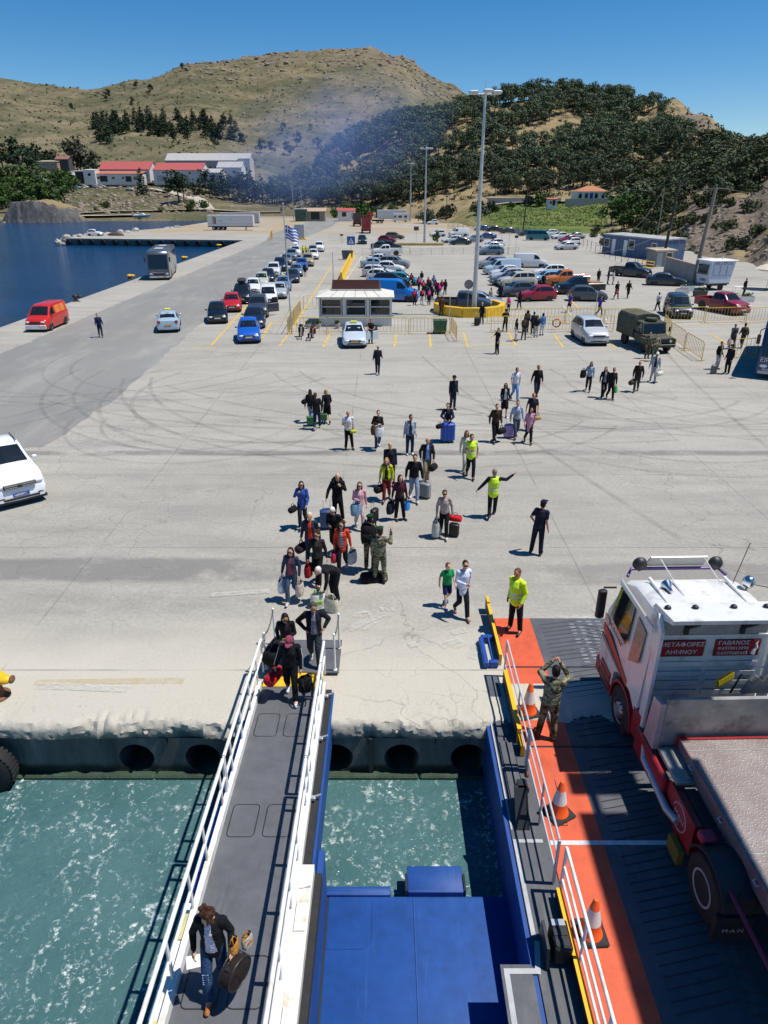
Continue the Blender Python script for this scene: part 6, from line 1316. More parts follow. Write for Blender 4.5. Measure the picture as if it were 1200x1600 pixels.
	if st_ != 'none':
		hb = MB(); tr_ = lambda c: H + HQ @ (V3(*c) * hr)
		if st_ == 'bald': hb.ell(tr_((0, .03, -.01)), .080 * hr, .080 * hr, .055 * hr, 12, 8, HQ)
		else:
			hb.ell(tr_((0, .022, .042)), .086 * hr, .098 * hr, .098 * hr, 14, 10, HQ); hb.ell(tr_((0, .045, -.02)), .080 * hr, .070 * hr, .085 * hr, 12, 8, HQ)
			if st_ == 'long':
				hb.cap(tr_((0, .06, -.02)), J['nek'] + V3(0, .075, -.10), .080, .065); [hb.cap(tr_((s * .07, .015, .0)), J['nek'] + V3(s * .085, .02, -.07), .030, .034) for s in (-1, 1)]
			if st_ == 'bob': [hb.cap(tr_((s * .07, .02, .02)), tr_((s * .078, .0, -.10)), .035, .038) for s in (-1, 1)]; hb.ell(tr_((0, .06, -.06)), .085, .06, .08)
			if st_ == 'bun': hb.ell(tr_((0, .11, .06)), .045, .045, .045)
			if st_ == 'curly': r_ = random.Random(NP[0]); [hb.ell(tr_((r_.uniform(-.09, .09), r_.uniform(-.05, .10), r_.uniform(-.03, .15))), .035, .035, .035, 8, 6) for _ in range(26)]
		hb_ = job('hair', hb, hm, vox * .9, 1)
	if hat:
		kind, hcol = hat; mb = MB()
		if kind == 'cap': mb.ell(H + HQ @ (V3(0, .008, .058) * hr), .094 * hr, .106 * hr, .088 * hr, 14, 8, HQ); mb.ell(H + HQ @ (V3(0, -.125, .065) * hr), .072, .072, .010, 12, 6, HQ)
		elif kind == 'beret': mb.ell(H + HQ @ V3(.012, .005, .105), .112, .118, .042, 14, 8, HQ @ Matrix.Rotation(.22, 3, 'Y')); mb.ell(H + HQ @ V3(0, .01, .075), .090, .102, .03, 14, 6, HQ)
		else: mb.ell(H + HQ @ (V3(0, .01, .055)), .093, .107, .10, 14, 8, HQ)
		mb.build('cap' if kind != 'beret' else 'beret', cm(hcol), o, smooth=True)
	if det:
		if glasses: MB().box(-.068, .068, -.012, .012, -.02, .02, b=.008).build('sunglasses', EYE, o, H + HQ @ V3(0, -.098, .022), HQ.to_euler())
		else: [MB().ell(H + HQ @ V3(s * .031, -.088, .022), .014, .008, .008, 8, 6, HQ).build('eye', EYE, o, smooth=True) for s in (-1, 1)]
		MB().ell(H + HQ @ V3(0, -.090, -.062), .024, .010, .008, 8, 6, HQ).build('mouth', LIPS, o, smooth=True)
	if vest:
		vm = MB(); torso(vm, 1.29, 1.25); vm.cap(V3(0, 0, .95), V3(0, 0, .90), .172, .182, 14); vo = job('safety_vest', vm, cm(vest), vox * .95, 2); FIX.append((vo, 'bands', BAND))
	if strap: MB().tube([J['shoL'] + V3(-.03, -.02, .07), J['che'] + V3(.06, -.135, 0), J['bel'] + V3(-.10, -.12, -.03), J['pel'] + V3(-.17, 0, .02)], .014, 6).build('shoulder_strap', cm(strap), o)
	Mw = Matrix.Translation((p[0], p[1], z + .006)) @ Matrix.Rotation(R(face), 4, 'Z') @ Matrix.Diagonal((k_, k_, k_, 1))
	return dict(o=o, M=Mw, L=Mw @ hands['L'], R=Mw @ hands['R'], B=Mw @ (J['che'] + V3(0, .2, -.02)), face=face, k=k_, J=J)
# ---------------------------------------------------------------- bags
BG = 'bags carried by the passengers'
def bag(kind, col, at, label, face=0.0, s=1.0, group=BG, mat2=None):
	"""hand bags hang from `at` (a hand); cases and trolleys stand on the ground at `at`"""
	m = cm(col) if kind not in ('suitcase', 'boxcase') else (plast(col) if isinstance(col, str) else col); at = Vector(at); nm = {'suitcase': 'suitcase', 'boxcase': 'suitcase', 'tote': 'shopping_bag', 'hand': 'handbag', 'duffel': 'duffel_bag', 'back': 'backpack', 'round': 'hat_box_bag', 'box': 'carton'}[kind]
	o = empty(nm, at, R(face)); o.scale = (s, s, s); tag(o, label, {'tote': 'bag', 'hand': 'bag', 'duffel': 'bag', 'back': 'backpack', 'round': 'bag', 'box': 'box'}.get(kind, 'suitcase'), group)
	if kind in ('suitcase', 'boxcase'):
		MB().box(-.23, .23, -.13, .13, .05, .68, b=.05).build('shell', m, o, smooth=40)
		for x in (-.12, 0, .12): MB().box(x - .012, x + .012, -.138, .138, .10, .63, b=.005).build('ridge', m, o)
		MB().tube([(-.11, .10, .66), (-.11, .10, .98), (.11, .10, .98), (.11, .10, .66)], .011, 6).build('handle', STEEL, o)
		for x in (-.18, .18):
			for y in (-.08, .08): MB().lathe([(.03, -.012), (.03, .012)], (x, y, .03), 10, 'x').build('wheel', RUBBER, o)
		MB().tube([(-.07, 0, .67), (-.06, 0, .71), (.06, 0, .71), (.07, 0, .67)], .012, 6).build('grip', DARK, o)
	elif kind == 'tote':
		V = []; secs = [(0, .17, .075), (-.10, .19, .095), (-.26, .19, .11), (-.40, .165, .10)]
		mb = MB(); r_ = random.Random(int(at.x * 100));
		for z, x, y in secs:
			z -= .14
			for i in range(14):
				a = 2 * math.pi * i / 14; cx, cy = math.cos(a), math.sin(a); e = .72; V.append((math.copysign(abs(cx) ** e, cx) * x * r_.uniform(.93, 1.06), math.copysign(abs(cy) ** e, cy) * y * r_.uniform(.9, 1.1), z))
		n = 14; mb.add(V, [(i * n + k, i * n + (k + 1) % n, (i + 1) * n + (k + 1) % n, (i + 1) * n + k)[::-1] for i in range(3) for k in range(n)] + [tuple(range(3 * n, 4 * n))[::-1]]); mb.build('sack', m, o, smooth=60)
		for y in (-.05, .05): MB().tube([(-.09, y, -.15), (-.06, y * .4, -.03), (0, 0, .0), (.06, y * .4, -.03), (.09, y, -.15)], .010, 5).build('handle', m if not mat2 else cm(mat2), o)
		if mat2: MB().box(-.10, .10, -.115, .115, -.42, -.30, b=.02).build('printed_panel', cm(mat2), o)
	elif kind in ('hand', 'duffel'):
		L, r = (.17, .12) if kind == 'hand' else (.27, .155)
		MB().lathe([(r * .6, -L - .02), (r * .95, -L + .02), (r * 1.05, 0), (r * .95, L - .02), (r * .6, L + .02)], (0, 0, -.12 - r), 14, 'x').build('sack', m, o, smooth=60)
		MB().tube([(-L * .5, 0, -.14), (-.05, 0, -.02), (.05, 0, -.02), (L * .5, 0, -.14)], .013, 6).build('handle', DARK, o); MB().tube([(-L, 0, -.118), (0, 0, -.113 + .006), (L, 0, -.118)], .008, 5).build('zip', DARK, o)
	elif kind == 'back':
		MB().box(-.16, .16, -.10, .10, -.24, .22, b=.07).build('sack', m, o, smooth=60); MB().box(-.12, .12, .09, .15, -.20, .02, b=.03).build('front_pocket', cm(mat2) if mat2 else m, o, smooth=60)
		for x in (-.10, .10): MB().tube([(x, -.09, .20), (x, -.15, .26), (x, -.30, .16), (x, -.28, -.02), (x, -.10, -.2)], .018, 6, flat=.5).build('strap', m, o)
		MB().tube([(-.04, -.06, .22), (0, -.06, .26), (.04, -.06, .22)], .010, 5).build('handle', DARK, o)
	elif kind == 'round':
		MB().lathe([(.20, -.08), (.225, -.075), (.23, 0), (.225, .075), (.20, .08)], (0, 0, -.26), 24, 'y').build('drum', m, o, smooth=40)
		for y in (-.078, .078): MB().tube([(.222 * math.cos(a), y, -.26 + .222 * math.sin(a)) for a in np.linspace(0, 2 * math.pi, 25)], .010, 5).build('piping', BLACK, o)
		MB().tube([(-.07, 0, -.04), (-.05, 0, .0), (.05, 0, .0), (.07, 0, -.04)], .012, 6).build('handle', BLACK, o)
		for x in (-.12, .14): MB().box(x - .02, x + .02, -.03, .03, -.075 if x < 0 else -.09, -.055 if x < 0 else -.07).build('clasp', CHROME, o)
	elif kind == 'box': MB().box(-.2, .2, -.15, .15, -.36, -.04, b=.01).build('carton', m, o); MB().tube([(-.08, 0, -.05), (0, 0, .0), (.08, 0, -.05)], .008, 4).build('string', DARK, o)
	return o
def worn(pr, col, label, mat2=None, s=1.0, group='backpacks worn by people'):
	return bag('back', col, pr['B'], label, pr['face'], s * pr['k'], group, mat2)
GW = 'passengers coming down the gangway'
# --- on the gangway
yw = 5.72; w1 = person('woman in black blazer and ripped jeans coming up the gangway, holding a white paper', 0, 0, 1.66, 4, 'walkR', '#15171c', '#2c4668', ('curly', '#3b2418'), '#c99a7c', gz(yw) + .0, (dict(elbR=(-.27, .0, 1.15), wriR=(-.22, -.16, .98), elbL=(.28, .03, 1.15), wriL=(.30, -.13, .97)),), '#c9c5d6', shoes='#a5683c', loc=(-2.2, yw, 0), female=True, fine=2, hem=.84, down=28, look=-12, group=GW)
ripped = MB()
for z_ in (.56, .52, .48, .44, .41): ripped.box(-.145, -.06, -.235 + (.56 - z_) * -.16, -.225 + (.56 - z_) * -.16, z_, z_ + .018)
ripped.build('jeans_rip', cloth('#8fa6c4'), w1['o'])
bag('round', '#2a211f', w1['L'] + Vector((.03, -.01, .02)), 'round dark brown hat-box bag held by the woman near the bottom of the gangway', 62, .98)
pp = empty('ticket', w1['R'] + Vector((0, -.05, -.02)), R(20)); tag(pp, 'white folded paper ticket in the hand of the woman on the gangway', 'paper'); MB().box(-.085, .085, -.075, .065, -.002, .002).build('sheet', WHITE, pp, rot=(R(35), R(10), 0));
bag('tote', '#c98a3e', w1['L'] + Vector((.02, .10, .25)), 'tan leather shoulder bag hanging behind the elbow of the woman in the blazer', 80, .5)
bag('tote', '#b9b2a4', w1['L'] + Vector((.16, .22, .18)), 'clear plastic bag with brown bread behind the hat-box bag', 60, .48, mat2='#a9743f')
w2 = person('person in a pink cap and black tracksuit with white sleeve stripes on the gangway', 0, 0, 1.68, 6, 'walkL', '#14151a', '#121318', ('short', '#2a1d18'), '#c99a7c', gz(12.1), ('carry',), shoes='#d8dadd', hat=('cap', '#8e3f57'), loc=(-2.02, 12.05, 0), fine=2, group=GW, down=30, stripe='#dddddd', strap='#2a2a2e')
bag('duffel', '#b3202b', w2['R'] + Vector((-.05, .03, .02)), 'red bag carried by the person in the pink cap', 70, .9); bag('back', '#16171b', w2['L'] + Vector((.08, -.05, -.28)), 'black backpack hanging from the hand of the person in the pink cap', 20, .95, mat2='#23262b')
w3 = person('woman in a black leather jacket with long dark hair on the landing flap', 0, 0, 1.66, 8, 'walkR', '#15161b', '#2b3342', ('long', '#17120f'), '#b9866a', .03, ('phoneL',), '#2a2228', loc=(-2.22, 13.1, 0), female=True, fine=2, group=GW, down=22, glasses=True, hem=.85)
bag('duffel', '#0f1014', w3['R'] + Vector((-.12, .05, .06)), 'big black bag carried by the woman in the leather jacket', 75, 1.35); bag('tote', '#b9a6c8', w3['L'] + Vector((0, -.05, .12)), 'small purple and white bag in front of the leather jacket', 0, .5, mat2='#b7c23c')
w4 = person('man in a dark jacket and grey polo stepping onto the landing flap', 0, 0, 1.80, 6, 'walkL', '#1b1f2a', '#2f3742', ('short', '#4a4440'), '#b9866a', .04, ('hips',), '#7d8291', shoes='#b9b8aa', loc=(-1.62, 13.35, 0), fine=2, group=GW, down=20, hem=.86)
# --- crowd at the foot of the gangway
P5 = person('white-haired person in black bending over shopping bags', 519, 938, 1.66, -50, 'bend', '#1d1b22', '#17181d', ('short', '#d9d3cc'), '#c99a7c', fine=2)
bag('tote', '#d9d9d2', G(497, 948) + Vector((0, 0, .56)), 'white shopping bag with green print standing beside the bending person', 20, 1.05, mat2='#7fae3a'); bag('tote', '#c9c4ae', G(518, 955) + Vector((0, 0, .56)), 'off-white shopping bag in front of the bending person', -20, 1.05)
P6 = person('woman in dark jacket and striped top with blue jeans carrying two plastic bags', 458, 938, 1.66, -5, 'walkR', '#3a3d4d', '#3d4f68', ('bob', '#2a1c17'), '#c99a7c', 0, ('carry',), '#8a4454', shoes='#c9c8cc', female=True, glasses=True, fine=2)
bag('tote', '#cfd6e2', P6['R'], 'white and blue bag hanging from the striped-top woman, on the outer side', 70, .95, mat2='#2f56a8'); bag('tote', '#c3b8ae', P6['L'], 'pale patterned bag in the other hand of the striped-top woman', 80, .95)
P7 = person('curly-haired person in olive vest and sunglasses with dark sleeves', 498, 912, 1.68, -8, 'walkL', '#2c2529', '#17181c', ('curly', '#4a2d1e'), '#c99a7c', 0, ('carry',), '#3a3a26', glasses=True, female=True, fine=2)
bag('tote', '#8d1f2b', P7['R'] + Vector((0, 0, 0)), 'dark red bag carried by the curly-haired person in the olive vest', 70, .9)
P8 = person('woman in an orange-red jacket over a black and white striped top', 536, 892, 1.66, -4, 'walkR', '#d8452f', '#15161a', ('bob', '#2b1a17'), '#c99a7c', 0, ('carry',), STRIPE, female=True, glasses=True, fine=2, shoes='#b9b8ba', hem=.80)
bag('tote', '#bdbdc4', P8['L'] + Vector((.02, .05, 0)), 'grey and white bag carried by the woman in the orange-red jacket', 60, .95); bag('tote', '#c13a52', P8['R'], 'crimson bag hanging at the other side of the orange-red jacket', 70, .8)
P9 = person('grey-blond person in a red sweatshirt under a dark denim jacket', 487, 880, 1.70, 4, 'stand2', '#26303f', '#2d3d55', ('short', '#c9b9a0'), '#c99a7c', 0, ('carry',), '#d23a24', shoes='#a5252a', fine=1)
bag('hand', '#33222a', P9['R'], 'dark handbag beside the person in the red sweatshirt', 60, 1.15)
P10 = person('white-haired person in a black coat looking down in the crowd', 524, 866, 1.66, -15, 'walkL', '#15161c', '#1a1b20', ('short', '#e2ddd6'), '#c99a7c', 0, ('phone',), down=25, fine=1, hem=.8)
P11 = person('soldier in camouflage and green beret turned away, with a big black backpack', 578, 890, 1.78, 165, 'stand', CAMO, CAMO, ('short', '#2a1f18'), '#c99a7c', hat=('beret', '#123d2a'), group='soldiers', fine=2); worn(P11, '#17191c', 'big black backpack on the soldier with his back turned', None, 1.25)
P12 = person('soldier in camouflage and green beret with one hand raised', 594, 910, 1.76, 170, 'stand2', CAMO2, CAMO2, ('short', '#33241a'), '#b9866a', 0, (dict(elbR=(-.30, -.14, 1.22), wriR=(-.30, -.22, 1.50)),), hat=('beret', '#123d2a'), group='soldiers', fine=2)
P12b = bag('duffel', '#17191d', G(584, 906) + Vector((0, 0, .43)), 'black duffel bag on the ground beside the two soldiers', 10, 1.35, 'bags standing on the ground')
P13 = person('woman in a royal blue padded jacket and dark trousers', 474, 823, 1.66, 4, 'walkR', '#33509a', '#1c2333', ('bob', '#1b1512'), '#c99a7c', 0, ('shoulderR',), female=True, glasses=True, hem=.82); bag('hand', '#15161c', P13['L'] + Vector((-.45, .1, .1)), 'black handbag at the elbow of the woman in the blue padded jacket', 60, .9)
P14 = person('bald man all in black carrying a black bag on his shoulder', 528, 815, 1.78, 6, 'stand2', '#101116', '#111217', ('bald', '#b9a99a'), '#c99a7c', 0, ('shoulder', dict(elbR=(-.30, -.02, 1.14), wriR=(-.36, -.10, .92))), hem=.84); worn(P14, '#15161b', 'black bag over the shoulder of the bald man in black', None, 1.15)
bag('suitcase', '#27406e', G(512, 826), 'navy blue upright suitcase beside the bald man in black', 8, 1.05)
P15 = person('long-haired woman in a pink cardigan and pale trousers', 562, 826, 1.68, 10, 'walkL', '#c58a9a', '#b9a3a4', ('long', '#4a3426'), '#d6a98c', 0, ('phone',), '#c9b3b3', female=True, glasses=True, shoes='#d0cfd0', hem=.80); bag('tote', '#6f8da8', P15['R'] + Vector((-.15, .05, .0)), 'pale blue bag on the arm of the woman in the pink cardigan', 30, .95)
bag('boxcase', '#17181b', G(585, 815), 'black trolley case with newspapers on top, behind the pink cardigan', 60, .72)
P16 = person('woman in a maroon padded jacket with black trousers', 624, 812, 1.66, 12, 'stand2', '#4a1c33', '#14151a', ('bob', '#221612'), '#c99a7c', 0, ('carry',), '#3a2a22', female=True); bag('tote', '#1d2438', P16['R'] + Vector((-.05, .02, .02)), 'navy bag carried by the woman in the maroon jacket', 60, 1.0); bag('tote', '#2f86d8', P16['L'], 'bright blue small bag of the woman in the maroon jacket', 60, .68)
P17 = person('fair-haired woman in a yellow and black jacket with red trousers', 604, 782, 1.66, -4, 'walkR', '#b9c21c', '#6d1f28', ('bob', '#9a6a3e'), '#d6a98c', 0, ('carry',), '#2a2c22', female=True); worn(P17, '#5b2f86', 'purple backpack of the woman in the yellow jacket'); bag('hand', '#18191d', P17['R'], 'dark bag in the hand of the woman in the yellow jacket', 50, 1.2)
person('bald man in a dark navy sweater half hidden by the yellow jacket', 610, 760, 1.78, 0, 'stand', '#1a1d29', '#1f222b', ('bald', '#a08a7a'), '#c99a7c')
P19 = person('young man in a black sweater and light blue jeans pulling a case', 646, 782, 1.80, 6, 'walkL', '#14161d', '#7f91a3', ('short', '#1d1613'), '#c99a7c', 0, ('carry',), shoes='#c9ccd0'); bag('suitcase', '#7d8083', G(664, 778) + Vector((0, 0, 0)), 'grey rolling suitcase pulled by the man in the black sweater', -35, .9)
P20 = person('grey-haired man in an open dark jacket, blue shirt and khaki trousers', 666, 752, 1.80, 6, 'walkR', '#2b2623', '#8a7c68', ('bald', '#a09080'), '#c08568', 0, None, '#6f9fe0', shoes='#6a5238'); bag('hand', '#1b1a1c', P20['L'] + Vector((0, .05, 0)), 'dark bag carried behind by the man with the blue shirt', 60, 1.1)
P21 = person('woman in a beige sweater with black trousers carrying a bag on each side', 693, 838, 1.66, -4, 'walkL', '#a3958f', '#121318', ('short', '#1b1310'), '#b9866a', 0, ('carry',), female=True, glasses=True, fine=2, shoes='#c9c8c8', sleeves='long'); bag('tote', '#a9aca9', P21['R'], 'tall grey bag carried by the woman in the beige sweater', 70, 1.25); P21b = bag('boxcase', '#17181b', G(709, 838), 'black trolley of the woman in the beige sweater', -20, .7); bag('duffel', '#d2202f', G(710, 836) + Vector((0, 0, .82)), 'bright red bag lying on the black trolley', -20, .75)
person('man in a yellow hi-vis vest over a white shirt walking to the ship', 734, 746, 1.78, 0, 'walkL', '#c9cbd0', '#181b26', ('short', '#241a15'), '#b9866a', 0, ('phone',), vest=HIVIS, sleeves='short', group='port staff'); person('person in a cream top hidden behind the walking hi-vis man', 727, 736, 1.70, 0, 'walkR', '#c4bfae', '#b5b0a4', ('bob', '#3a2a1e'), female=True)
person('man in a yellow hi-vis vest seen from behind with both arms stretched out', 768, 808, 1.78, 172, 'walkR', '#1b1d29', '#171922', ('short', '#8a7a6a'), '#b9866a', 0, (dict(elbL=(.36, .0, 1.18), wriL=(.50, -.06, .97), elbR=(-.40, -.05, 1.36), wriR=(-.64, -.12, 1.50)),), vest=HIVIS, group='port staff')
person('port policeman in navy uniform and cap standing alone on the quay', 838, 866, 1.82, 150, 'stand2', '#1b2033', '#191d2c', ('short', '#1d1613'), '#b9866a', 0, (dict(elbL=(.27, -.02, 1.14), wriL=(.24, -.18, .96)),), hat=('cap', '#151a2c'), sleeves='short', group='port staff', fine=2)
P26 = person('boy in a green T-shirt and navy shorts', 697, 946, 1.32, 12, 'walkR', '#1e8a4e', '#1b2350', ('short', '#6a4a2e'), '#d6a98c', 0, None, sleeves='short', legtype='short', child=True, fine=2, shoes='#2f66c0'); person('woman in a white blouse and dark leggings walking beside the boy', 720, 962, 1.66, 14, 'walkL', '#c9d0e4', '#191d2a', ('bun', '#2a1c17'), '#c99a7c', 0, ('phone',), female=True, fine=2, glasses=True, shoes='#b08a72', hem=.80)
person('man in a yellow hi-vis jacket with grey bands standing on the end of the ramp', 0, 0, 1.80, -42, 'stand2', HIVIS, '#14161c', ('short', '#5a4638'), '#b9785a', .03, None, vest=HIVIS, group='port staff', loc=(3.32, 14.75, 0), fine=2)
person('soldier in camouflage on the orange walkway taking a picture of the quay', 0, 0, 1.80, 168, 'stand2', CAMO2, CAMO, ('short', '#15100d'), '#b9866a', rz(10.9), ('photo',), group='soldiers', loc=(3.36, 11.0, 0), fine=2)
# --- further groups
P = person('woman with long brown hair in dark jacket walking away with a suitcase', 486, 661, 1.66, 168, 'walkL', '#1d1c22', '#7f93b0', ('long', '#3a2418'), female=True); bag('hand', '#131418', P['R'] + Vector((-.5, 0, .35)), 'black shoulder bag of the long-haired woman walking away', 60, 1.0)
person('man in a black jacket walking away between two women', 496, 671, 1.76, 178, 'walkR', '#15171d', '#232c40', ('short', '#5a3a2a'), shoes='#c0c4c8'); person('fair-haired woman in black walking away beside the man in black', 512, 661, 1.66, 190, 'walkL', '#16171d', '#17181e', ('bob', '#b39468'), female=True, legtype='skirt')
bag('box', '#3f6a4c', G(487, 665) + Vector((0, 0, .5)), 'green crate-like bag between the long-haired woman and the man in black', 10, 1.1); bag('box', '#4a7350', G(505, 662) + Vector((0, 0, .55)), 'green crate-like bag between the man in black and the fair-haired woman', 0, 1.0)
P = person('man in a white shirt and black vest looking at his phone', 545, 702, 1.74, 4, 'stand2', '#c5c8cd', '#121318', ('bald', '#3a2a20'), '#b9785a', 0, ('phone',), '#c9ccd0', sleeves='mid'); bag('hand', '#b7bf3a', P['L'] + Vector((0, -.05, .2)), 'yellow-green pouch of the man in the black vest', 20, .7)
P = person('woman carrying a white bag and a brown coat over her arm', 590, 700, 1.70, 6, 'walkR', '#2a2622', '#31415c', ('bun', '#2f2018'), None, 0, ('fold',), female=True, shoes='#b9bdc4'); bag('tote', '#cfcfd2', P['L'] + Vector((.16, -.1, .12)), 'white bag hugged by the woman with the brown coat', 30, 1.0); bag('tote', '#5a4428', P['R'] + Vector((-.2, 0, .1)), 'brown coat-like bag hanging from the woman with the white bag', 40, 1.0)
person('man in navy padded vest and pale grey sleeves standing with legs apart', 640, 710, 1.76, 8, 'stand', '#9aa3b0', '#1f2f4c', ('short', '#1d1613'), None, 0, None, '#23304a', shoes='#d8dade')
P = person('man in a dark jacket pushing a large blue suitcase', 698, 688, 1.74, -2, 'walkL', '#1c2233', '#1b1e28', ('short', '#241a15'), None, 0, ('lean',)); bag('suitcase', '#1f4aa0', G(699, 691), 'large royal blue suitcase pushed by the man in the dark jacket', 6, 1.35); bag('hand', '#15161b', P['R'] + Vector((-.25, 0, -.05)), 'black bag beside the large blue suitcase', 40, .9)
person('man in dark clothes and cap standing behind the blue suitcase', 707, 640, 1.78, 20, 'stand', '#191d29', '#232a3c', ('short', '#1d1613'), None, 0, None, hat=('cap', '#171b28'), group='port staff')
P = person('man in a brown jacket and black trousers with a black bag', 772, 690, 1.74, 8, 'walkR', '#3a2a22', '#131418', ('short', '#1f1814'), None, 0, ('carry',)); bag('hand', '#141519', P['L'], 'black bag carried by the man in the brown jacket', 40, 1.2)
person('woman in a black suit and sunglasses in the group by the purple case', 787, 650, 1.68, -4, 'walkL', '#17181d', '#16171c', ('bob', '#1d1512'), None, 0, None, '#b9babf', legtype='skirt', glasses=True, female=True)
P = person('man in a pale blue shirt with a dark strap in the same group', 805, 684, 1.74, 4, 'walkR', '#a3b0c3', '#4a4f5a', ('short', '#6a5a4a'), None, 0, ('carry',), strap='#22242a'); bag('suitcase', '#a48cc6', G(794, 684), 'lilac suitcase between the brown jacket and the pale shirt', 6, .95)
person('woman in a pink coat and black leggings', 824, 692, 1.64, 2, 'walkL', '#c28aa2', '#15161b', ('long', '#2a1c17'), None, 0, None, female=True, hem=.66); P = person('heavy man in a dark T-shirt behind the pink coat', 829, 672, 1.80, -4, 'walkR', '#23262f', '#20242f', ('short', '#8a6a50'), '#b9785a', 0, None, sleeves='short'); bag('hand', '#a58a5c', P['L'], 'tan bag in the hand of the heavy man', 30, .95)
person('man in a white T-shirt and blue jeans walking', 803, 625, 1.76, 10, 'walkL', '#cfd3da', '#5f8ab8', ('short', '#2a1f18'), None, 0, None, sleeves='short'); person('big man in a black hooded sweatshirt with white print', 837, 622, 1.80, 0, 'walkR', '#14151a', '#2a2d36', ('short', '#6a4a38'), '#b9785a')
person('man in dark clothes walking away alone in the middle of the quay', 590, 585, 1.76, 176, 'walkL', '#23242a', '#1f2738', ('bald', '#5a4a40')); person('man in black standing with one arm out before the planter', 776, 553, 1.76, -60, 'stand2', '#15161b', '#121317', ('short', '#2a1f18'), None, 0, (dict(elbR=(-.28, -.12, 1.15), wriR=(-.22, -.34, 1.12)),), sleeves='short')
P = person('woman in denim jacket with a black bag, first of the right-hand group', 918, 611, 1.66, -15, 'walkL', '#8fa8bf', '#16181f', ('long', '#1d1512'), None, 0, ('shoulderR',), female=True); bag('tote', '#121318', P['R'] + Vector((-.3, 0, .0)), 'black shopping bag held up by the woman in denim', 30, 1.0)
person('woman in grey top and black jacket in the right-hand group', 941, 621, 1.68, -6, 'walkR', '#1a1c24', '#17181e', ('long', '#2a1c17'), None, 0, None, '#8b8f9c', female=True); P = person('man in black jacket and sunglasses in the right-hand group', 952, 624, 1.72, 0, 'walkL', '#15161c', '#14151b', ('short', '#3a2418'), None, 0, ('carry',), glasses=True); bag('tote', '#4fa04a', P['L'], 'small green bag behind the man with sunglasses', 40, .75)
P = person('heavy balding man in dark brown sweater carrying a bag', 993, 612, 1.74, -20, 'walkR', '#2a2424', '#3d3a36', ('bald', '#7a6a5c'), '#b9785a', 0, ('carry',)); bag('duffel', '#4a3e34', P['R'], 'brown bag of the heavy balding man', 50, .95)
P = person('man with white cap, black vest and grey trousers carrying a white bag', 1019, 597, 1.76, -14, 'walkL', '#9a9fa8', '#9b9b9c', ('short', '#3a2a20'), None, 0, ('carry',), '#1a1b22', hat=('cap', '#d5d6d8')); bag('duffel', '#c9c6b8', P['L'], 'cream bag carried by the man with the white cap', 40, 1.0)
person('soldier in dark camouflage leaning on the front of the army truck', 1010, 560, 1.78, 5, 'stand', CAMO, CAMO, ('short', '#1d1613'), group='soldiers'); person('second soldier by the army truck with a dark vest', 1021, 564, 1.76, -20, 'stand2', CAMO2, CAMO2, ('short', '#1d1613'), None, 0, ('fold',), group='soldiers')
person('man in a dark jacket with tan shirt standing behind a grey suitcase', 1119, 577, 1.74, 25, 'stand', '#1b1a1e', '#9aa0a4', ('short', '#3a2a20'), None, 0, None, '#8a7a5c'); bag('suitcase', '#5a5d61', G(1114, 584), 'grey suitcase in front of the man with the tan shirt', 15, .8)
person('man in navy uniform facing the man with the suitcase', 1135, 584, 1.80, -60, 'stand', '#171b28', '#14161d', ('short', '#1d1613'), None, 0, None, hat=('cap', '#151a28'), group='port staff')
P = person('grey-haired man in grey jacket walking away with a bag', 1143, 545, 1.74, 178, 'walkL', '#4a4d52', '#4a4744', ('short', '#8a8682')); bag('tote', '#c9aeb0', P['L'] if P['L'].x < P['R'].x else P['R'], 'pinkish bag of the grey-haired man walking away', 20, .9); person('man in olive jacket walking away beside the grey-haired man', 1158, 544, 1.74, 172, 'walkR', '#4d4a38', '#5a564e', ('short', '#3a2a22'))
QB = 'people by the yellow barriers'
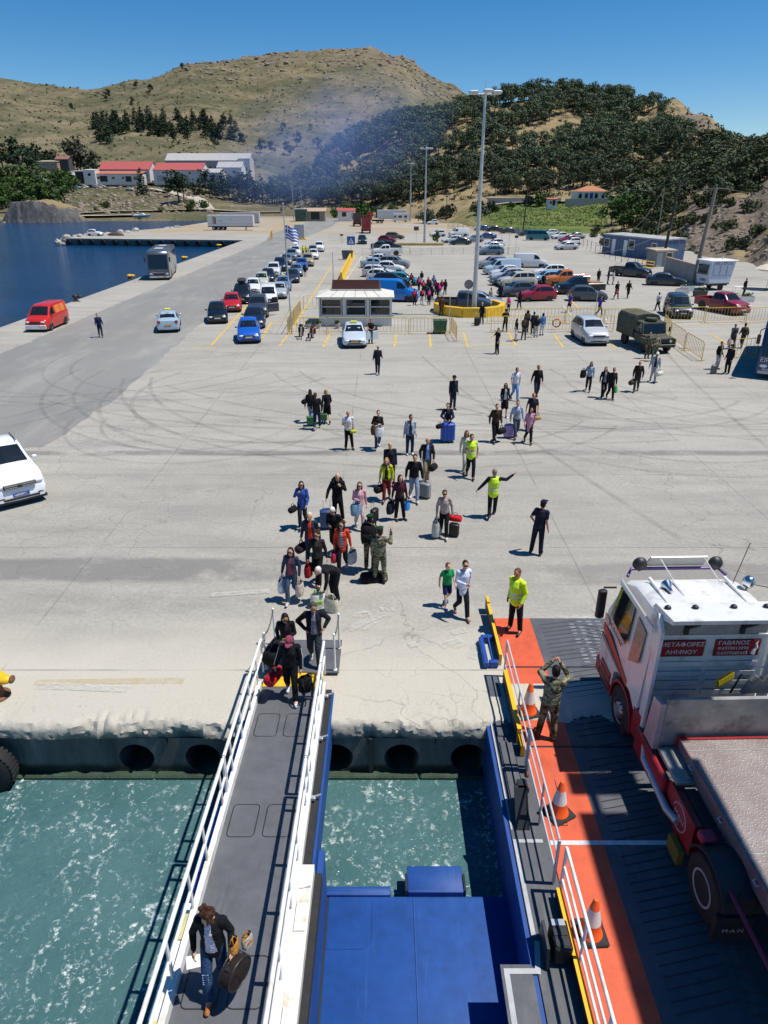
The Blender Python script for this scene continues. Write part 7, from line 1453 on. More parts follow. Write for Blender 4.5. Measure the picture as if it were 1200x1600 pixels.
for a in (('woman in black top and white shorts in the queue at the barrier', 805, 533, 1.64, 60, 'stand', '#17181e', '#c9ced6', dict(legtype='short', female=True, sleeves='short', hair=('long', '#2a1a14'))), ('person with a patterned backpack and dark clothes at the barrier', 818, 531, 1.70, 150, 'stand2', '#3a2f33', '#55504a', dict(hair=('short', '#2a1f18'))),
		  ('person in grey standing behind the patterned backpack', 822, 519, 1.70, 160, 'stand', '#3c4252', '#22252f', dict(hair=('bob', '#1d1512'))), ('woman in black top and white trousers at the barrier', 837, 527, 1.66, 170, 'stand', '#22242b', '#c3bfb4', dict(female=True, hair=('long', '#7a5a3c'))), ('person in blue denim and white trousers at the barrier', 846, 524, 1.68, 190, 'stand', '#4a78b5', '#cfd2d8', dict(hair=('bob', '#2a1c17'))), ('dark-dressed person between the white-trousered pair', 832, 522, 1.70, 180, 'stand', '#2a2d38', '#1d2028', dict(hair=('short', '#2a1f18'))),
		  ('person leaning on the barrier beside the planter ring', 789, 518, 1.74, 175, 'stand2', '#2c2726', '#1d1c20', dict(arms=('lean',), hair=('short', '#1d1613'))),
		  ('man in a beige shirt standing in the parking beside the first row', 766, 479, 1.76, 30, 'stand', '#a39a84', '#14151a', dict(hair=('short', '#1d1613'))), ('person in dark blue standing by the charcoal hatchback', 781, 470, 1.74, 170, 'stand', '#1d2536', '#1a1f2c', {}), ('person with black jacket walking past the red hatchback', 811, 484, 1.70, 190, 'walkL', '#17181e', '#1a1c22', dict(female=True, hair=('long', '#1d1512'))),
		  ('man in purple-blue shirt and shorts walking by the barrier', 889, 488, 1.72, -40, 'walkR', '#4a3a96', '#20222c', dict(legtype='short', sleeves='short')), ('person in a purple-blue jacket walking by the barrier', 935, 494, 1.74, 40, 'walkL', '#2c2a80', '#1d1f28', {}), ('man in black carrying a red bag between the rows', 962, 467, 1.76, 10, 'walkL', '#191a20', '#17181d', {}), ('man in black walking behind him', 980, 466, 1.78, 4, 'walkR', '#15161b', '#16171c', {}), ('person in black between pickup and light blue car', 848, 452, 1.74, 20, 'stand', '#17181d', '#17181d', {}),
		  ('dark-clothed man standing by the food trailer', 1161, 462, 1.78, 30, 'stand', '#15161a', '#15161a', {}), ('person in black and white walking beside the green people carrier', 1027, 486, 1.68, 190, 'walkL', '#b9bcc2', '#1b1c22', {}), ('person in brown coat standing beside the planter ring', 689, 494, 1.72, 170, 'stand', '#5a3a24', '#22201f', dict(hem=.62)), ('man in dark jacket bending to a suitcase at the planter ring', 752, 506, 1.76, -40, 'stand2', '#1d2433', '#22252e', dict(arms=('carry',), hair=('short', '#8a8682'))),
		  ('taxi driver leaning on the open door of the silver taxi', 579, 537, 1.76, 10, 'stand', '#15161a', '#17181c', dict(arms=('lean',), sleeves='short')), ('man in navy coveralls walking on the asphalt lane', 158, 527, 1.78, 25, 'walkL', '#1d2748', '#1a2340', {}), ('person in dark shorts standing in the queue of cars', 477, 432, 1.76, 20, 'stand', '#2a3242', '#23252c', dict(legtype='short')),
		  ('person standing in the bed of the black pickup load', 934, 443, 1.70, 10, 'stand', '#1c1e26', '#1c1e26', {}), ('second person standing near the black pickup load', 949, 444, 1.70, 60, 'stand', '#23252d', '#22242c', dict(female=True, hair=('long', '#1d1512'))), ('person in white behind the loaded pickup', 957, 445, 1.62, 80, 'stand', '#c9ccd0', '#7a7f86', {}), ('port worker in a yellow vest far back in the queue', 474, 401, 1.76, 0, 'stand', '#c9cc22', '#22252e', dict(group='port staff')), ('second port worker in a yellow vest beside him', 479, 400, 1.76, 0, 'stand', '#c9cc22', '#22252e', dict(group='port staff'))):
	kw = dict(a[8]); kw.setdefault('group', QB); Px = person(*a[:8], **kw)
	if 'suitcase' in a[0]: bag('suitcase', '#17181c', G(745, 509), 'black suitcase standing by the planter ring', 20, 1.0, 'bags standing on the ground')
	if 'red bag' in a[0]: bag('hand', '#8d2a2a', Px['R'], 'red bag of the man in black between the rows', 30, 1.1)
	if 'patterned' in a[0]: worn(Px, '#4d4038', 'brown patterned backpack in the queue at the barrier')
Px = person('child in white with a bright pink backpack by the red hatchback', 794, 488, 1.45, 175, 'stand', '#c9c3cc', '#2a2d3a', ('short', '#2a1c17'), group=QB, child=True); worn(Px, '#e0218a', 'bright pink backpack on the child in white')
SC = 'school group with backpacks'; bc = ['#c22a3a', '#1a1b20', '#e23a8c', '#e0563a', '#8d2436', '#6a76b0', '#16181f', '#d8344a', '#e0268f', '#a52038', '#f04a90', '#15161c', '#2a2d4a', '#c93a4a', '#33384a', '#7a2030']
bn = ['red', 'black', 'magenta', 'orange-red', 'wine red', 'lilac-blue', 'jet black', 'scarlet', 'hot pink', 'dark crimson', 'light pink', 'black and grey', 'navy', 'coral red', 'slate', 'maroon']
for i, (zx, zy) in enumerate(((412, 510), (475, 500), (458, 545), (485, 560), (515, 545), (550, 535), (540, 605), (430, 628), (578, 590), (598, 560), (520, 628), (620, 565), (528, 560), (477, 625), (505, 595), (562, 560))):
	top_ = ['#2a2c38', '#1c1e28', '#5a2a4a', '#2a2228', '#3a3f55', '#8a8fa8', '#1b1d26', '#6a2430', '#1d1f2a', '#7a1f2c', '#3a2a5a', '#4a4d5a', '#20222c', '#1d1e26', '#2c3348', '#55202c'][i]
	Px = person(f'schoolchild in {["dark grey", "black", "plum", "brown-black", "slate", "pale lilac", "near-black", "brick red", "dark navy", "dark red", "violet", "mid grey", "charcoal", "jet black", "blue-grey", "wine"][i]} top with a {bn[i]} backpack', 540 + zx / 4, 320 + zy / 4, 1.5 + .14 * ((i * 7) % 3) / 2, 160 + (i * 37) % 50, ('walkL', 'stand', 'walkR')[i % 3], top_, ['#20242e', '#c9cdd4', '#1d2028', '#23262e'][(i * 5) % 4], (('long', '#1d1410'), ('short', '#221813'), ('bob', '#2a1c16'))[i % 3], group=SC)
	worn(Px, bc[i], f'{bn[i]} school backpack worn in the group beside the blue van', None, .95)
# ---- finish: evaluate the remeshes once, then attach fingers, shirt fronts and bands
dg = bpy.context.evaluated_depsgraph_get(); NEWM = {}
for ob, m in TEMP: NEWM[ob.name] = bpy.data.meshes.new_from_object(ob.evaluated_get(dg))
for ob, m in TEMP:
	ob.modifiers.clear(); me = NEWM[ob.name]; me.materials.clear(); me.materials.append(m); me.name = ob.name.split('.')[0]; ob.data = me
	me.polygons.foreach_set('use_smooth', [True] * len(me.polygons))
def split_faces(ob, pick, name, m):
	me = ob.data; bm = bmesh.new(); bm.from_mesh(me); other = bm.copy()
	sel = [pick(f.calc_center_median(), f.normal) for f in bm.faces]
	bmesh.ops.delete(bm, geom=[f for f, s in zip(list(bm.faces), sel) if s], context='FACES'); bmesh.ops.delete(other, geom=[f for f, s in zip(list(other.faces), sel) if not s], context='FACES')
	if not other.faces or not bm.faces: bm.free(); other.free(); return
	bm.to_mesh(me); me2 = bpy.data.meshes.new(name); other.to_mesh(me2); me2.materials.append(m); bm.free(); other.free(); link(name, me2, ob.parent)
for it in FIX:
	ob, what, m = it
	if isinstance(what, MB):
		bm = bmesh.new(); bm.from_mesh(ob.data); t_ = what.mesh('t', True); bm.from_mesh(t_); bm.to_mesh(ob.data); bm.free(); bpy.data.meshes.remove(t_)
	elif what == 'front': split_faces(ob, lambda c, n: n.y < -.35 and abs(c.x) < .035 + .035 * max(0, 1.5 - c.z) * 2 and c.z > .9 and abs(c.x) < .085 and c.y < -.02, 'shirt_front', m)
	elif what == 'bands': split_faces(ob, lambda c, n: .985 < c.z < 1.03 or 1.085 < c.z < 1.13, 'reflective_band', m)
# ================================================================== ferry side that shades the ramp
fh = empty('ferry_hull', (11.2, 2, 0)); tag(fh, 'white ferry side with a high gallery on posts beside the vehicle ramp', 'ferry')
sp('side', CREAM, fh, MB().box(10.7, 14.0, -6, 8.6, -1.4, 7.4, b=.15)); sp('gallery', CREAM, fh, MB().box(9.05, 10.22, -6, 8.85, 11.9, 12.3)); sp('gallery_end', BLUE, fh, MB().box(9.0, 10.22, 9.25, 9.8, 11.95, 12.25))
for y in (-4, 0, 4): sp('gallery_post', CREAM, fh, MB().box(10.72, 10.92, y, y + .15, 7.41, 12.29)); sp('gallery_bracket', CREAM, fh, MB().box(10.221, 10.719, y, y + .15, 11.9, 12.28))
for x in (9.3, 10.0): sp('gallery_stay', BLUE, fh, MB().box(x, x + .08, 8.851, 9.249, 12.0, 12.2))
# ================================================================== painted lines, tyre marks
def linemat(name, col, worn, soft=.06, most=1.0, sc=2.2):
	k = N(name); f = k.noise(k.geo(), sc, 6, .75); tr = k.n('ShaderNodeBsdfTransparent'); mx = k.n('ShaderNodeMixShader')
	k.base(col); k.set(Roughness=.85); k.l(k.fr(f, worn - soft, worn + soft, 0, most), mx.inputs[0]); k.l(tr.outputs[0], mx.inputs[1]); k.l(k.b.outputs[0], mx.inputs[2]); k.l(mx.outputs[0], k.out.inputs[0]); return k.m
LY = linemat('worn_yellow_line', (.60, .42, .09), .40); LW = linemat('worn_white_line', (.58, .57, .54), .46); TYM = linemat('tyre_rubber_mark', (.17, .165, .155), .52, .24, .24, .6); WP = linemat('spilled_white_paint', (.62, .61, .57), .50, .16, .6, 5)
def ribbon(name, m, pts, w, z=.008, lab='structure'):
	mb = MB(); P = [Vector((p[0], p[1], 0)) for p in pts]; n = len(P); V = []
	for i, p in enumerate(P):
		d = (P[min(i + 1, n - 1)] - P[max(i - 1, 0)]).normalized(); nn = Vector((-d.y, d.x, 0)) * w / 2; V += [(p.x + nn.x, p.y + nn.y, z), (p.x - nn.x, p.y - nn.y, z)]
	o = mb.add(V, [(2 * i, 2 * i + 1, 2 * i + 3, 2 * i + 2) for i in range(n - 1)]).build(name, m); o['kind'] = lab; return o
zc = .008
for a, b in (((330, 540), (388, 475)), ((300, 543), (345, 543)), ((388, 475), (500, 385)), ((436, 541), (452, 521)), ((452, 521), (520, 412)), ((505, 543), (515, 522)), ((616, 543), (619, 522)), ((673, 543), (671, 522)), ((731, 543), (724, 520)), ((806, 541), (794, 519)), ((880, 543), (865, 522)), ((960, 543), (945, 520)), ((740, 541), (800, 538)), ((1110, 522), (1140, 540)), ((1075, 508), (1190, 505)), ((905, 483), (888, 466)), ((838, 496), (905, 508)), ((408, 530), (424, 504)), ((424, 503), (442, 502))):
	zc += .0004; ribbon('painted_line', LY, [G(*a), G(*b)], .16, zc)
for a, b in (((541, 437), (566, 400)), ((566, 399), (800, 398)), ((905, 508), (880, 478)), ((950, 505), (935, 482))): zc += .0004; ribbon('painted_line', LW, [G(*a), G(*b)], .14, zc)
r5 = random.Random(8)
def arc(c, r, a0, a1, w, n=40):
	global zc
	zc += .0003
	for off in (-.8, .8): ribbon('tyre_mark', TYM, [(c[0] + (r + off) * math.cos(R(a0 + (a1 - a0) * i / n)), c[1] + (r + off) * math.sin(R(a0 + (a1 - a0) * i / n))) for i in range(n + 1)], w, zc)
arc((-5, 38), 9.5, 150, 300, .24); arc((-6, 41), 12.5, 170, 290, .22); arc((2, 44), 17, 190, 285, .22); arc((-12, 46), 9, 160, 330, .2); arc((-20, 50), 14, 250, 330, .25); arc((9, 48), 16, 200, 280, .22); arc((12, 42), 10, 210, 320, .25); arc((16, 45), 14, 220, 300, .2); arc((4, 36), 7.5, 200, 330, .18); arc((20, 40), 10, 170, 270, .22); arc((-2, 60), 28, 235, 285, .25); arc((-24, 38), 8, 250, 350, .22); arc((-14, 62), 26, 220, 262, .22); arc((8, 60), 30, 225, 280, .22); arc((-9, 33), 5.5, 180, 340, .18); arc((14, 34), 8, 190, 330, .2); arc((26, 46), 15, 190, 260, .22); arc((-18, 60), 20, 200, 250, .22)
for i in range(3):
	x = r5.uniform(-24, 18); y = r5.uniform(30, 70); a = r5.uniform(-.5, .5); ribbon('tyre_mark', TYM, [(x + math.sin(a) * t * 14 + .06 * t * t * 8, y + math.cos(a) * t * 14) for t in np.linspace(-1, 1, 14)], .22, .0150 + i * .0003)
# white paint scrawls at the foot of the ramp
def scrawl(pts, w=.09, wob=.03):
	global zc
	zc += .0003; ribbon('paint_smear', WP, [(G(*p).x + r5.uniform(-wob, wob), G(*p).y + r5.uniform(-wob, wob)) for p in pts], w, zc)
scrawl([(553, 965), (562, 958), (574, 956), (580, 962), (582, 970)], .10); scrawl([(556, 964), (566, 962)], .16); scrawl([(566, 984), (580, 978), (586, 972)], .12); [scrawl([(x, 953), (x + 5, 953)], .18) for x in (594, 602, 610)]; [scrawl([(x, 961), (x + 6, 961)], .12) for x in (594, 604)]
for x in (872, 890, 908, 926): scrawl([(x, 974), (x + 4, 966), (x + 12, 964), (x + 15, 972), (x + 6, 976), (x, 974)], .13); scrawl([(x + 3, 970), (x + 12, 970)], .12)
for p in (((760, 1000), (742, 1010), (735, 1030)), ((730, 985), (705, 990)), ((690, 1010), (720, 1000)), ((640, 1010), (660, 1004)), ((545, 985), (600, 960)), ((930, 950), (940, 962)), ((200, 1078), (60, 1072)), ((330, 930), (420, 925))): scrawl(p, .22)
ribbon('painted_line', linemat('ghost_yellow_line', (.55, .42, .16), .5, .2, .45, 3), [(x, 12.75 + .03 * math.sin(x)) for x in np.linspace(-8, -4.6, 20)], .22, .0155)
# ================================================================== yellow crowd barriers
FY = mat('barrier_yellow', (.62, .40, .035), .5, 0, .15, 4, dirt=((.30, .19, .05, 1), 2.5)); BARM = {}
def barrier(a, b, label, h=1.25, group='yellow crowd barriers', nb=None, wide=.0):
	a, b = Vector(a), Vector(b); L = (b - a).length; o = empty('crowd_barrier', a, math.atan2(b.y - a.y, b.x - a.x)); tag(o, label, 'barrier', group); r = .025
	MB().tube([(.04, 0, .0), (.04, 0, h - .12), (.10, 0, h - .03), (.2, 0, h), (L - .2, 0, h), (L - .1, 0, h - .03), (L - .04, 0, h - .12), (L - .04, 0, 0)], r, 6).build('frame', FY, o); MB().tube([(.04, 0, .22), (L - .04, 0, .22)], r * .8, 6).build('lower_rail', FY, o)
	for x in (.25, L - .25): MB().box(x - .03, x + .03, -.28, .28, 0, .03).build('foot', FY, o)
	n = nb or max(4, int(round(L / .30))); key = round(h, 2)
	if key not in BARM: BARM[key] = MB().tube([(0, 0, .22), (0, 0, h)], .013, 5).use(FY).mesh('bar');
	for i in range(1, n): link('bar', BARM[key], o, (L * i / n, 0, 0))
	return o
for i, (p, q_) in enumerate(zip((452, 512, 576, 640), (511, 575, 639, 703))): barrier(G(p, 522), G(q_, 522), ('yellow barrier in front of the kiosk, by the cyclists', 'yellow barrier in front of the kiosk, behind the silver taxi', 'yellow barrier right of the taxi before the kiosk corner', 'yellow barrier behind the green bins')[i])
barrier(G(450, 523), G(460, 506), 'yellow barrier beside the flagpole, nearest of the line running back'); barrier(G(460, 506), G(470, 491), 'yellow barrier in the line running back from the flagpole, second'); barrier(G(474, 484), G(496, 481), 'thin yellow barrier standing alone left of the kiosk', nb=3); barrier(G(704, 519), G(713, 534), 'yellow barrier turned outwards beside the green bins')
for p, q_, lab in ((766, 829, 'front-row barrier beside the planter ring'), (829, 894, 'front-row barrier with the lifebuoy behind the silver crossover'), (894, 958, 'front-row barrier between crossover and army truck')): barrier(G(p, 520), G(q_, 518), 'yellow ' + lab)
for p, q_, lab in ((760, 820, 'back-row barrier nearest the planter ring'), (821, 882, 'back-row barrier in front of the red hatchback'), (882, 943, 'back-row barrier in front of the small grey car'), (943, 1000, 'back-row barrier behind the army truck')): barrier(G(p, 506), G(q_, 505), 'yellow ' + lab)
for p, q_, lab in ((1037, 1099, 'barrier in front of the dark green people carrier'), (1100, 1163, 'barrier in front of the red pickup'), (1164, 1215, 'barrier at the edge of the picture beyond the blue coach')): barrier(G(p, 505), G(q_, 503), 'yellow ' + lab)
barrier(G(1036, 516), G(1046, 530), 'yellow barrier behind the cab of the army truck, in the slanting line'); barrier(G(1046, 530), G(1068, 546), 'yellow barrier in the slanting line right of the army truck'); barrier(G(1069, 547), G(1096, 565), 'nearest barrier of the slanting line right of the army truck'); barrier(G(1143, 559), G(1181, 557), 'yellow barrier running up to the dark blue coach')
barrier(G(514, 378), G(533, 378), 'yellow barrier far back across the lane, first of the pair', 1.6); barrier(G(535, 379), G(555, 379), 'yellow barrier far back across the lane, second of the pair', 1.6); barrier(G(423, 377), G(426, 372), 'short yellow barrier at the side of the asphalt far back', 1.8)
# low mesh fences behind the first parking
ms = mat('mesh_fence_beige', (.42, .36, .24), .7, 0, .2, 3)
for p, q_, lab in ((566, 640, 'low mesh fence behind the white pickup'), (641, 740, 'low mesh fence in front of the lamp island'), (742, 810, 'low mesh fence in front of the blue-grey estate')):
	a, b = G(p, 399), G(q_, 397); L = (b - a).length; o = empty('mesh_fence', a, math.atan2(b.y - a.y, b.x - a.x)); tag(o, lab, 'fence', 'low mesh fences in the parking')
	n = int(L / 1.9)
	for i in range(n + 1): MB().tube([(L * i / n, 0, 0), (L * i / n, 0, 1.15)], .035, 6).build('post', ms, o)
	mb = MB(); mb.tube([(0, 0, 1.1), (L, 0, 1.1)], .025, 5).tube([(0, 0, .15), (L, 0, .15)], .025, 5)
	for i in range(int(L / .24)): mb.tube([(.24 * i, 0, .15), (.24 * i, 0, 1.1)], .012, 3)
	m_ = mb.build('mesh', ms, o); m_['kind'] = 'stuff'
# yellow concrete wall beside the kiosk lane
a, b = G(533, 439), G(551, 399); d = (b - a).normalized(); n_ = 7
yw_ = empty('barrier_wall', a, math.atan2(d.y, d.x)); tag(yw_, 'low yellow painted concrete wall leading back from the kiosk', 'wall'); L = (b - a).length
for i in range(n_): MB().prism([(-.35, 0), (.35, 0), (.16, .45), (.11, 1.0), (-.11, 1.0), (-.16, .45)], 'x', L * i / n_ + .03, L * (i + 1) / n_ - .03).build('wall_segment', YELLOW, yw_)
# ================================================================== kiosk
Yk = 58.4; xa, xb = XatY(499, Yk), XatY(612, Yk); kw_ = xb - xa; ki = empty('kiosk', (xa, Yk, .004)); tag(ki, 'white ticket kiosk with brown shingled ridge and big sliding windows', 'kiosk'); PW = mat('kiosk_white', (.66, .66, .65), .5, 0, .06, 2)
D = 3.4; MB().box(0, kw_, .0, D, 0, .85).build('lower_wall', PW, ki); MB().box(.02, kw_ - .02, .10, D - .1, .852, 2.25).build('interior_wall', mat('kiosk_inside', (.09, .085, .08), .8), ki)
for i in range(4): x = (kw_ - .12) * i / 3; MB().box(x, x + .14 + (.1 if 0 < i < 3 else 0), -.03, .09, .852, 2.25).build('post', PW, ki)
for s_ in (0, 1): MB().box(-.0 if s_ == 0 else kw_ - .06, .06 if s_ == 0 else kw_, .1, D, .852, 2.25).build('side_wall', PW, ki)
pw_ = kw_ / 3
for i in range(3):
	w_ = empty('w', (0, 0, 0)); bpy.data.objects.remove(w_); x0, x1 = pw_ * i + .22, pw_ * (i + 1) - .12
	f_ = MB().box(x0, x1, -.01, .05, .86, .92).box(x0, x1, -.01, .05, 1.52, 1.58).box(x0, x1, -.01, .05, 2.12, 2.2).box(x0, x0 + .05, -.01, .05, .92, 2.12).box(x1 - .05, x1, -.01, .05, .92, 2.12).build('window_frame', WHITE, ki)
	MB().box(x0 + .05, x1 - .05, .015, .025, .92, 1.52).build('pane', GLASS, f_); MB().box(x0 + .05, x1 - .05, .015, .025, 1.58, 2.12).build('pane', GLASS, f_)
	for j in range(7): MB().box(x0 + .1 + j * (x1 - x0 - .2) / 7, x0 + .1 + (j + .6) * (x1 - x0 - .2) / 7, .03, .05, .95, 2.1).build('blind', mat('blind_brown', (.16, .13, .10), .8), f_)
MB().box(0, kw_, -.005, .02, .05, .8).build('skirting_panel', PW, ki)
rf = MB().add([(-.2, -.35, 2.25), (kw_ + .2, -.35, 2.25), (kw_ + .2, D + .35, 2.25), (-.2, D + .35, 2.25), (-.2, -.35, 2.36), (kw_ + .2, -.35, 2.36), (kw_ + .2, D + .35, 2.36), (-.2, D + .35, 2.36), (.85, 1.15, 2.72), (kw_ - .85, 1.15, 2.72), (kw_ - .85, D - 1.1, 2.72), (.85, D - 1.1, 2.72)],
	 [(3, 2, 1, 0), (0, 1, 5, 4), (1, 2, 6, 5), (2, 3, 7, 6), (3, 0, 4, 7), (4, 5, 9, 8), (5, 6, 10, 9), (6, 7, 11, 10), (7, 4, 8, 11), (8, 9, 10, 11)]).build('roof', mat('roof_cream', (.62, .60, .53), .6, 0, .1, 1.5), ki)
for i in range(1, 6): MB().tube([(kw_ * i / 6, -.33, 2.368), (.85 + (kw_ - 1.7) * i / 6, 1.13, 2.728)], .014, 4).build('roof_seam', DARK, rf)
SHG = mat('shingle_brown', (.15, .062, .055), .85, 0, .25, 9); MB().add([(1.0, 1.1, 2.74), (kw_ - .9, 1.1, 2.74), (kw_ - .98, 1.9, 3.45), (1.08, 1.9, 3.45), (1.0, 2.3, 2.74), (kw_ - .9, 2.3, 2.74)], [(0, 1, 2, 3), (5, 4, 3, 2), (4, 0, 3), (1, 5, 2), (0, 4, 5, 1)]).build('ridge', mat('ridge_base', (.1, .045, .04), .9), ki)
sm_ = MB().box(-.07, .07, -.012, .012, -.055, .055).use(SHG).mesh('shingle'); nr, nc = 9, 24; ang_ = math.atan2(.71, .8)
for i in range(nr):
	for j in range(nc):
		t = (i + .5) / nr; x = 1.02 + (kw_ - 2.0) * (j + .5 + .5 * (i % 2)) / (nc + .5); link('shingle', sm_, bpy.data.objects[[c.name for c in ki.children if c.name.startswith('ridge')][0]], (x, 1.1 + .8 * t - .012, 2.74 + .71 * t + .014), (ang_ + .04, 0, 0))
MB().box(.92, kw_ - .82, 1.02, 1.10, 2.73, 2.80).build('ridge_trim', WHITE, ki)
for px, lab in ((482, 'leafy plant in a pale pot left of the kiosk window'), (498, 'small potted shrub against the kiosk corner'), (528, 'potted plant below the middle kiosk window')):
	p = G(px, 513); o = empty('potted_plant', p); tag(o, lab, 'plant'); MB().lathe([(.16, 0), (.22, .35), (.24, .36), (.2, .34)], n=14).build('pot', mat('pot_pale', (.5, .47, .42), .8), o, smooth=40); c_ = crown_mesh('bush', px); c_.mats = [GREEN]; c_.mi = [0] * len(c_.f); link('foliage', c_.mesh('foliage'), o, (0, 0, .3)).scale = (.32, .32, .55)
# ================================================================== tall lamps, poles, flag
def lamp(px, py, top, label, r=.16, heads=4):
	p = G(px, py); o = empty('lamp_post', p); tag(o, label, 'lamp post', 'tall lamp posts'); H_ = GY(px, top, p.y).z
	MB().lathe([(r * 1.9, 0), (r * 1.9, .06), (r * 1.15, .10), (r * 1.05, 1.2), (r * .95, 3), (r * .5, H_ - .4), (r * .5, H_)], n=14).build('mast', STEEL, o, smooth=40)
	MB().tube([(-1.0, 0, H_), (1.0, 0, H_)], .05, 6).tube([(0, -.9, H_ - .01), (0, .9, H_ - .01)], .05, 6).build('crossarm', STEEL, o)
	for x, y in ((-.95, 0), (.95, 0), (.1, -.9), (.5, .4))[:heads]: MB().box(x - .38, x + .38, y - .28, y + .28, H_ + .02, H_ + .24, b=.06).build('floodlight', STEEL, o); MB().box(x - .3, x + .3, y - .22, y + .22, H_ + .0, H_ + .018).build('lens', LAMPG, o)
	MB().box(-r * .5, r * .5, -r * 1.12, -r * 1.0, .5, 1.0).build('access_door', STEEL, o); MB().tube([(0, 0, H_), (0, 0, H_ + .9)], .02, 5).build('lightning_rod', STEEL, o); return o
lamp(740, 492, 147, 'nearest and tallest grey lamp post, rising from the yellow planter ring', .21); lamp(663, 381, 233, 'second lamp post, on the island with the round bush', .22); lamp(641, 346, 256, 'third lamp post, far back beside the camper van', .26); lamp(701, 342, 306, 'slim lamp post at the edge of the field', .12, 2)
def mast(px, py, top, label, m, r=.10, arms=(), lean=(0, 0), group='utility poles', cat='utility pole', z=None):
	p = G(px, py) if z is None else z; o = empty('utility_pole', p); tag(o, label, cat, group); H_ = GY(px, top, p[1]).z - p[2]
	MB().tube([(0, 0, -.3), (lean[0] * .5, lean[1] * .5, H_ * .5), (lean[0], lean[1], H_)], [r * 1.25, r, r * .75], 10).build('pole', m, o, smooth=60)
	for dz, w_ in arms:
		MB().box(lean[0] - w_ / 2, lean[0] + w_ / 2, lean[1] - .05, lean[1] + .05, H_ - dz - .06, H_ - dz + .06).build('crossarm', m, o)
		for k in (-.42, 0, .42): MB().lathe([(.03, 0), (.05, .05), (.03, .10), (.045, .14), (.01, .18)], (lean[0] + k * w_, lean[1], H_ - dz + .06), 8).build('insulator', mat('insulator_glass', (.25, .3, .28), .2), o)
	o['_t'] = 0; del o['_t']; return Vector(p) + Vector((lean[0], lean[1], H_))
WOODP = mat('weathered_pole', (.23, .20, .165), .9, 0, .2, 3); DPOLE = mat('dark_pole', (.045, .038, .035), .9, 0, .3, 3)
t1_ = mast(1083, 443, 293, 'leaning grey utility pole with crossarms in front of the rocky slope', WOODP, .23, ((.1, 3.3), (1.9, 1.6)), (.75, .2))
t2_ = mast(1034, 415, 282, 'dark leaning utility pole between the blue shed and grey wall', DPOLE, .19, ((.15, 2.6),), (.7, .1))
t3_ = mast(945, 352, 285, 'dark utility pole left of the bright green trees', DPOLE, .15, (), (.5, 0)); t4_ = mast(817, 362, 304, 'dark utility pole standing at the field fence', DPOLE, .15, (), (.4, 0)); t5_ = mast(697, 348, 300, 'thin dark pole left of the field', DPOLE, .13)
t6_ = mast(1022, 400, 292, 'thin pale pole behind the blue shed', WOODP, .07); t7_ = mast(1056, 412, 365, 'short thin pole beside the small grey hut', WOODP, .05)
mast(459, 345, 283, 'far street lamp with a short arm beside the road', STEEL, .10, ((.1, 2.0),), group='street lamps', cat='street lamp'); mast(472, 340, 292, 'farther street lamp with a bent arm beside the road', STEEL, .10, ((.1, 2.2),), group='street lamps', cat='street lamp')
mast(521, 443, 394, 'thin grey post behind the kiosk ridge', STEEL, .05, group='thin posts', cat='post'); mast(583, 443, 380, 'thin dark pole beside the blue van and kiosk', STEEL, .07, group='thin posts', cat='post')
for a, b, s_ in ((t1_, t2_, .8), (t2_, t3_, 1.6), (t3_, t4_, 2.0), (t6_, Vector((29, 95, 5)), 2.2), (t1_, Vector((75, 60, 9)), 1.5), (t2_ - Vector((0, 0, 5)), t7_, .4), (t7_, t1_ - Vector((0, 0, 7)), .6), (t2_ - Vector((0, 0, 6.2)), G(930, 395, 2.5), .8)):
	mb = MB().tube([a.lerp(b, i / 12) - Vector((0, 0, s_ * 4 * (i / 12) * (1 - i / 12))) for i in range(13)], .018, 4); o = mb.build('overhead_wire', mat('wire', (.14, .13, .12), .6)); tag(o, 'thin overhead wire strung between the utility poles on the right', 'wire', 'overhead wires')
# flagpole and Greek flag
fp = G(456, 522); fo = empty('flagpole', fp); tag(fo, 'tall thin flagpole at the corner of the barrier line', 'flagpole'); FH = GY(456, 318, fp.y).z
MB().tube([(0, 0, 0), (-.05, 0, 4), (-.12, 0, FH)], [.06, .05, .03], 8).build('pole', STEEL, fo, smooth=60); MB().ell((-.12, 0, FH), .06, .06, .06).build('finial', STEEL, fo); MB().tube([(0, 0, 2.0), (-1.2, -.4, 0)], .012, 4).build('stay', STEEL, fo)
FB = mat('flag_blue', (.03, .09, .42), .8, 0, .1, 5); FW = mat('flag_white', (.75, .76, .78), .8, 0, .05, 5)
fl_ = empty('greek_flag', fp + Vector((-.08, 0, FH - 1.5))); tag(fl_, 'blue and white striped Greek flag blowing from the pole', 'flag'); W_, Hh = 1.1, .92
def fpt(u, v): return (u * W_ * .85, .16 * math.sin(u * 7 + v * 1.5) * u, v * Hh - Hh - u * u * .32 + .06 * math.sin(u * 9))
def fpatch(u0, u1, v0, v1, m, nm, off=0):
	rows = [[tuple(Vector(fpt(u0 + (u1 - u0) * i / 12, v0 + (v1 - v0) * j / 2)) + Vector((0, -off, 0))) for j in range(3)] for i in range(13)]; patch(rows).build(nm, m, fl_)
for i in range(9):
	v1 = 1 - i / 9; v0 = v1 - 1 / 9
	fpatch(.40 if i < 5 else 0, 1, v0, v1, FB if i % 2 == 0 else FW, 'stripe')
fpatch(0, .40, 4 / 9, 1, FB, 'canton'); fpatch(.165, .235, 4 / 9, 1, FW, 'cross_bar', .006); fpatch(0, .40, 6.6 / 9, 7.5 / 9, FW, 'cross_bar', .008); fpatch(0, .40, 6.6 / 9, 7.5 / 9, FW, 'cross_bar', -.008)
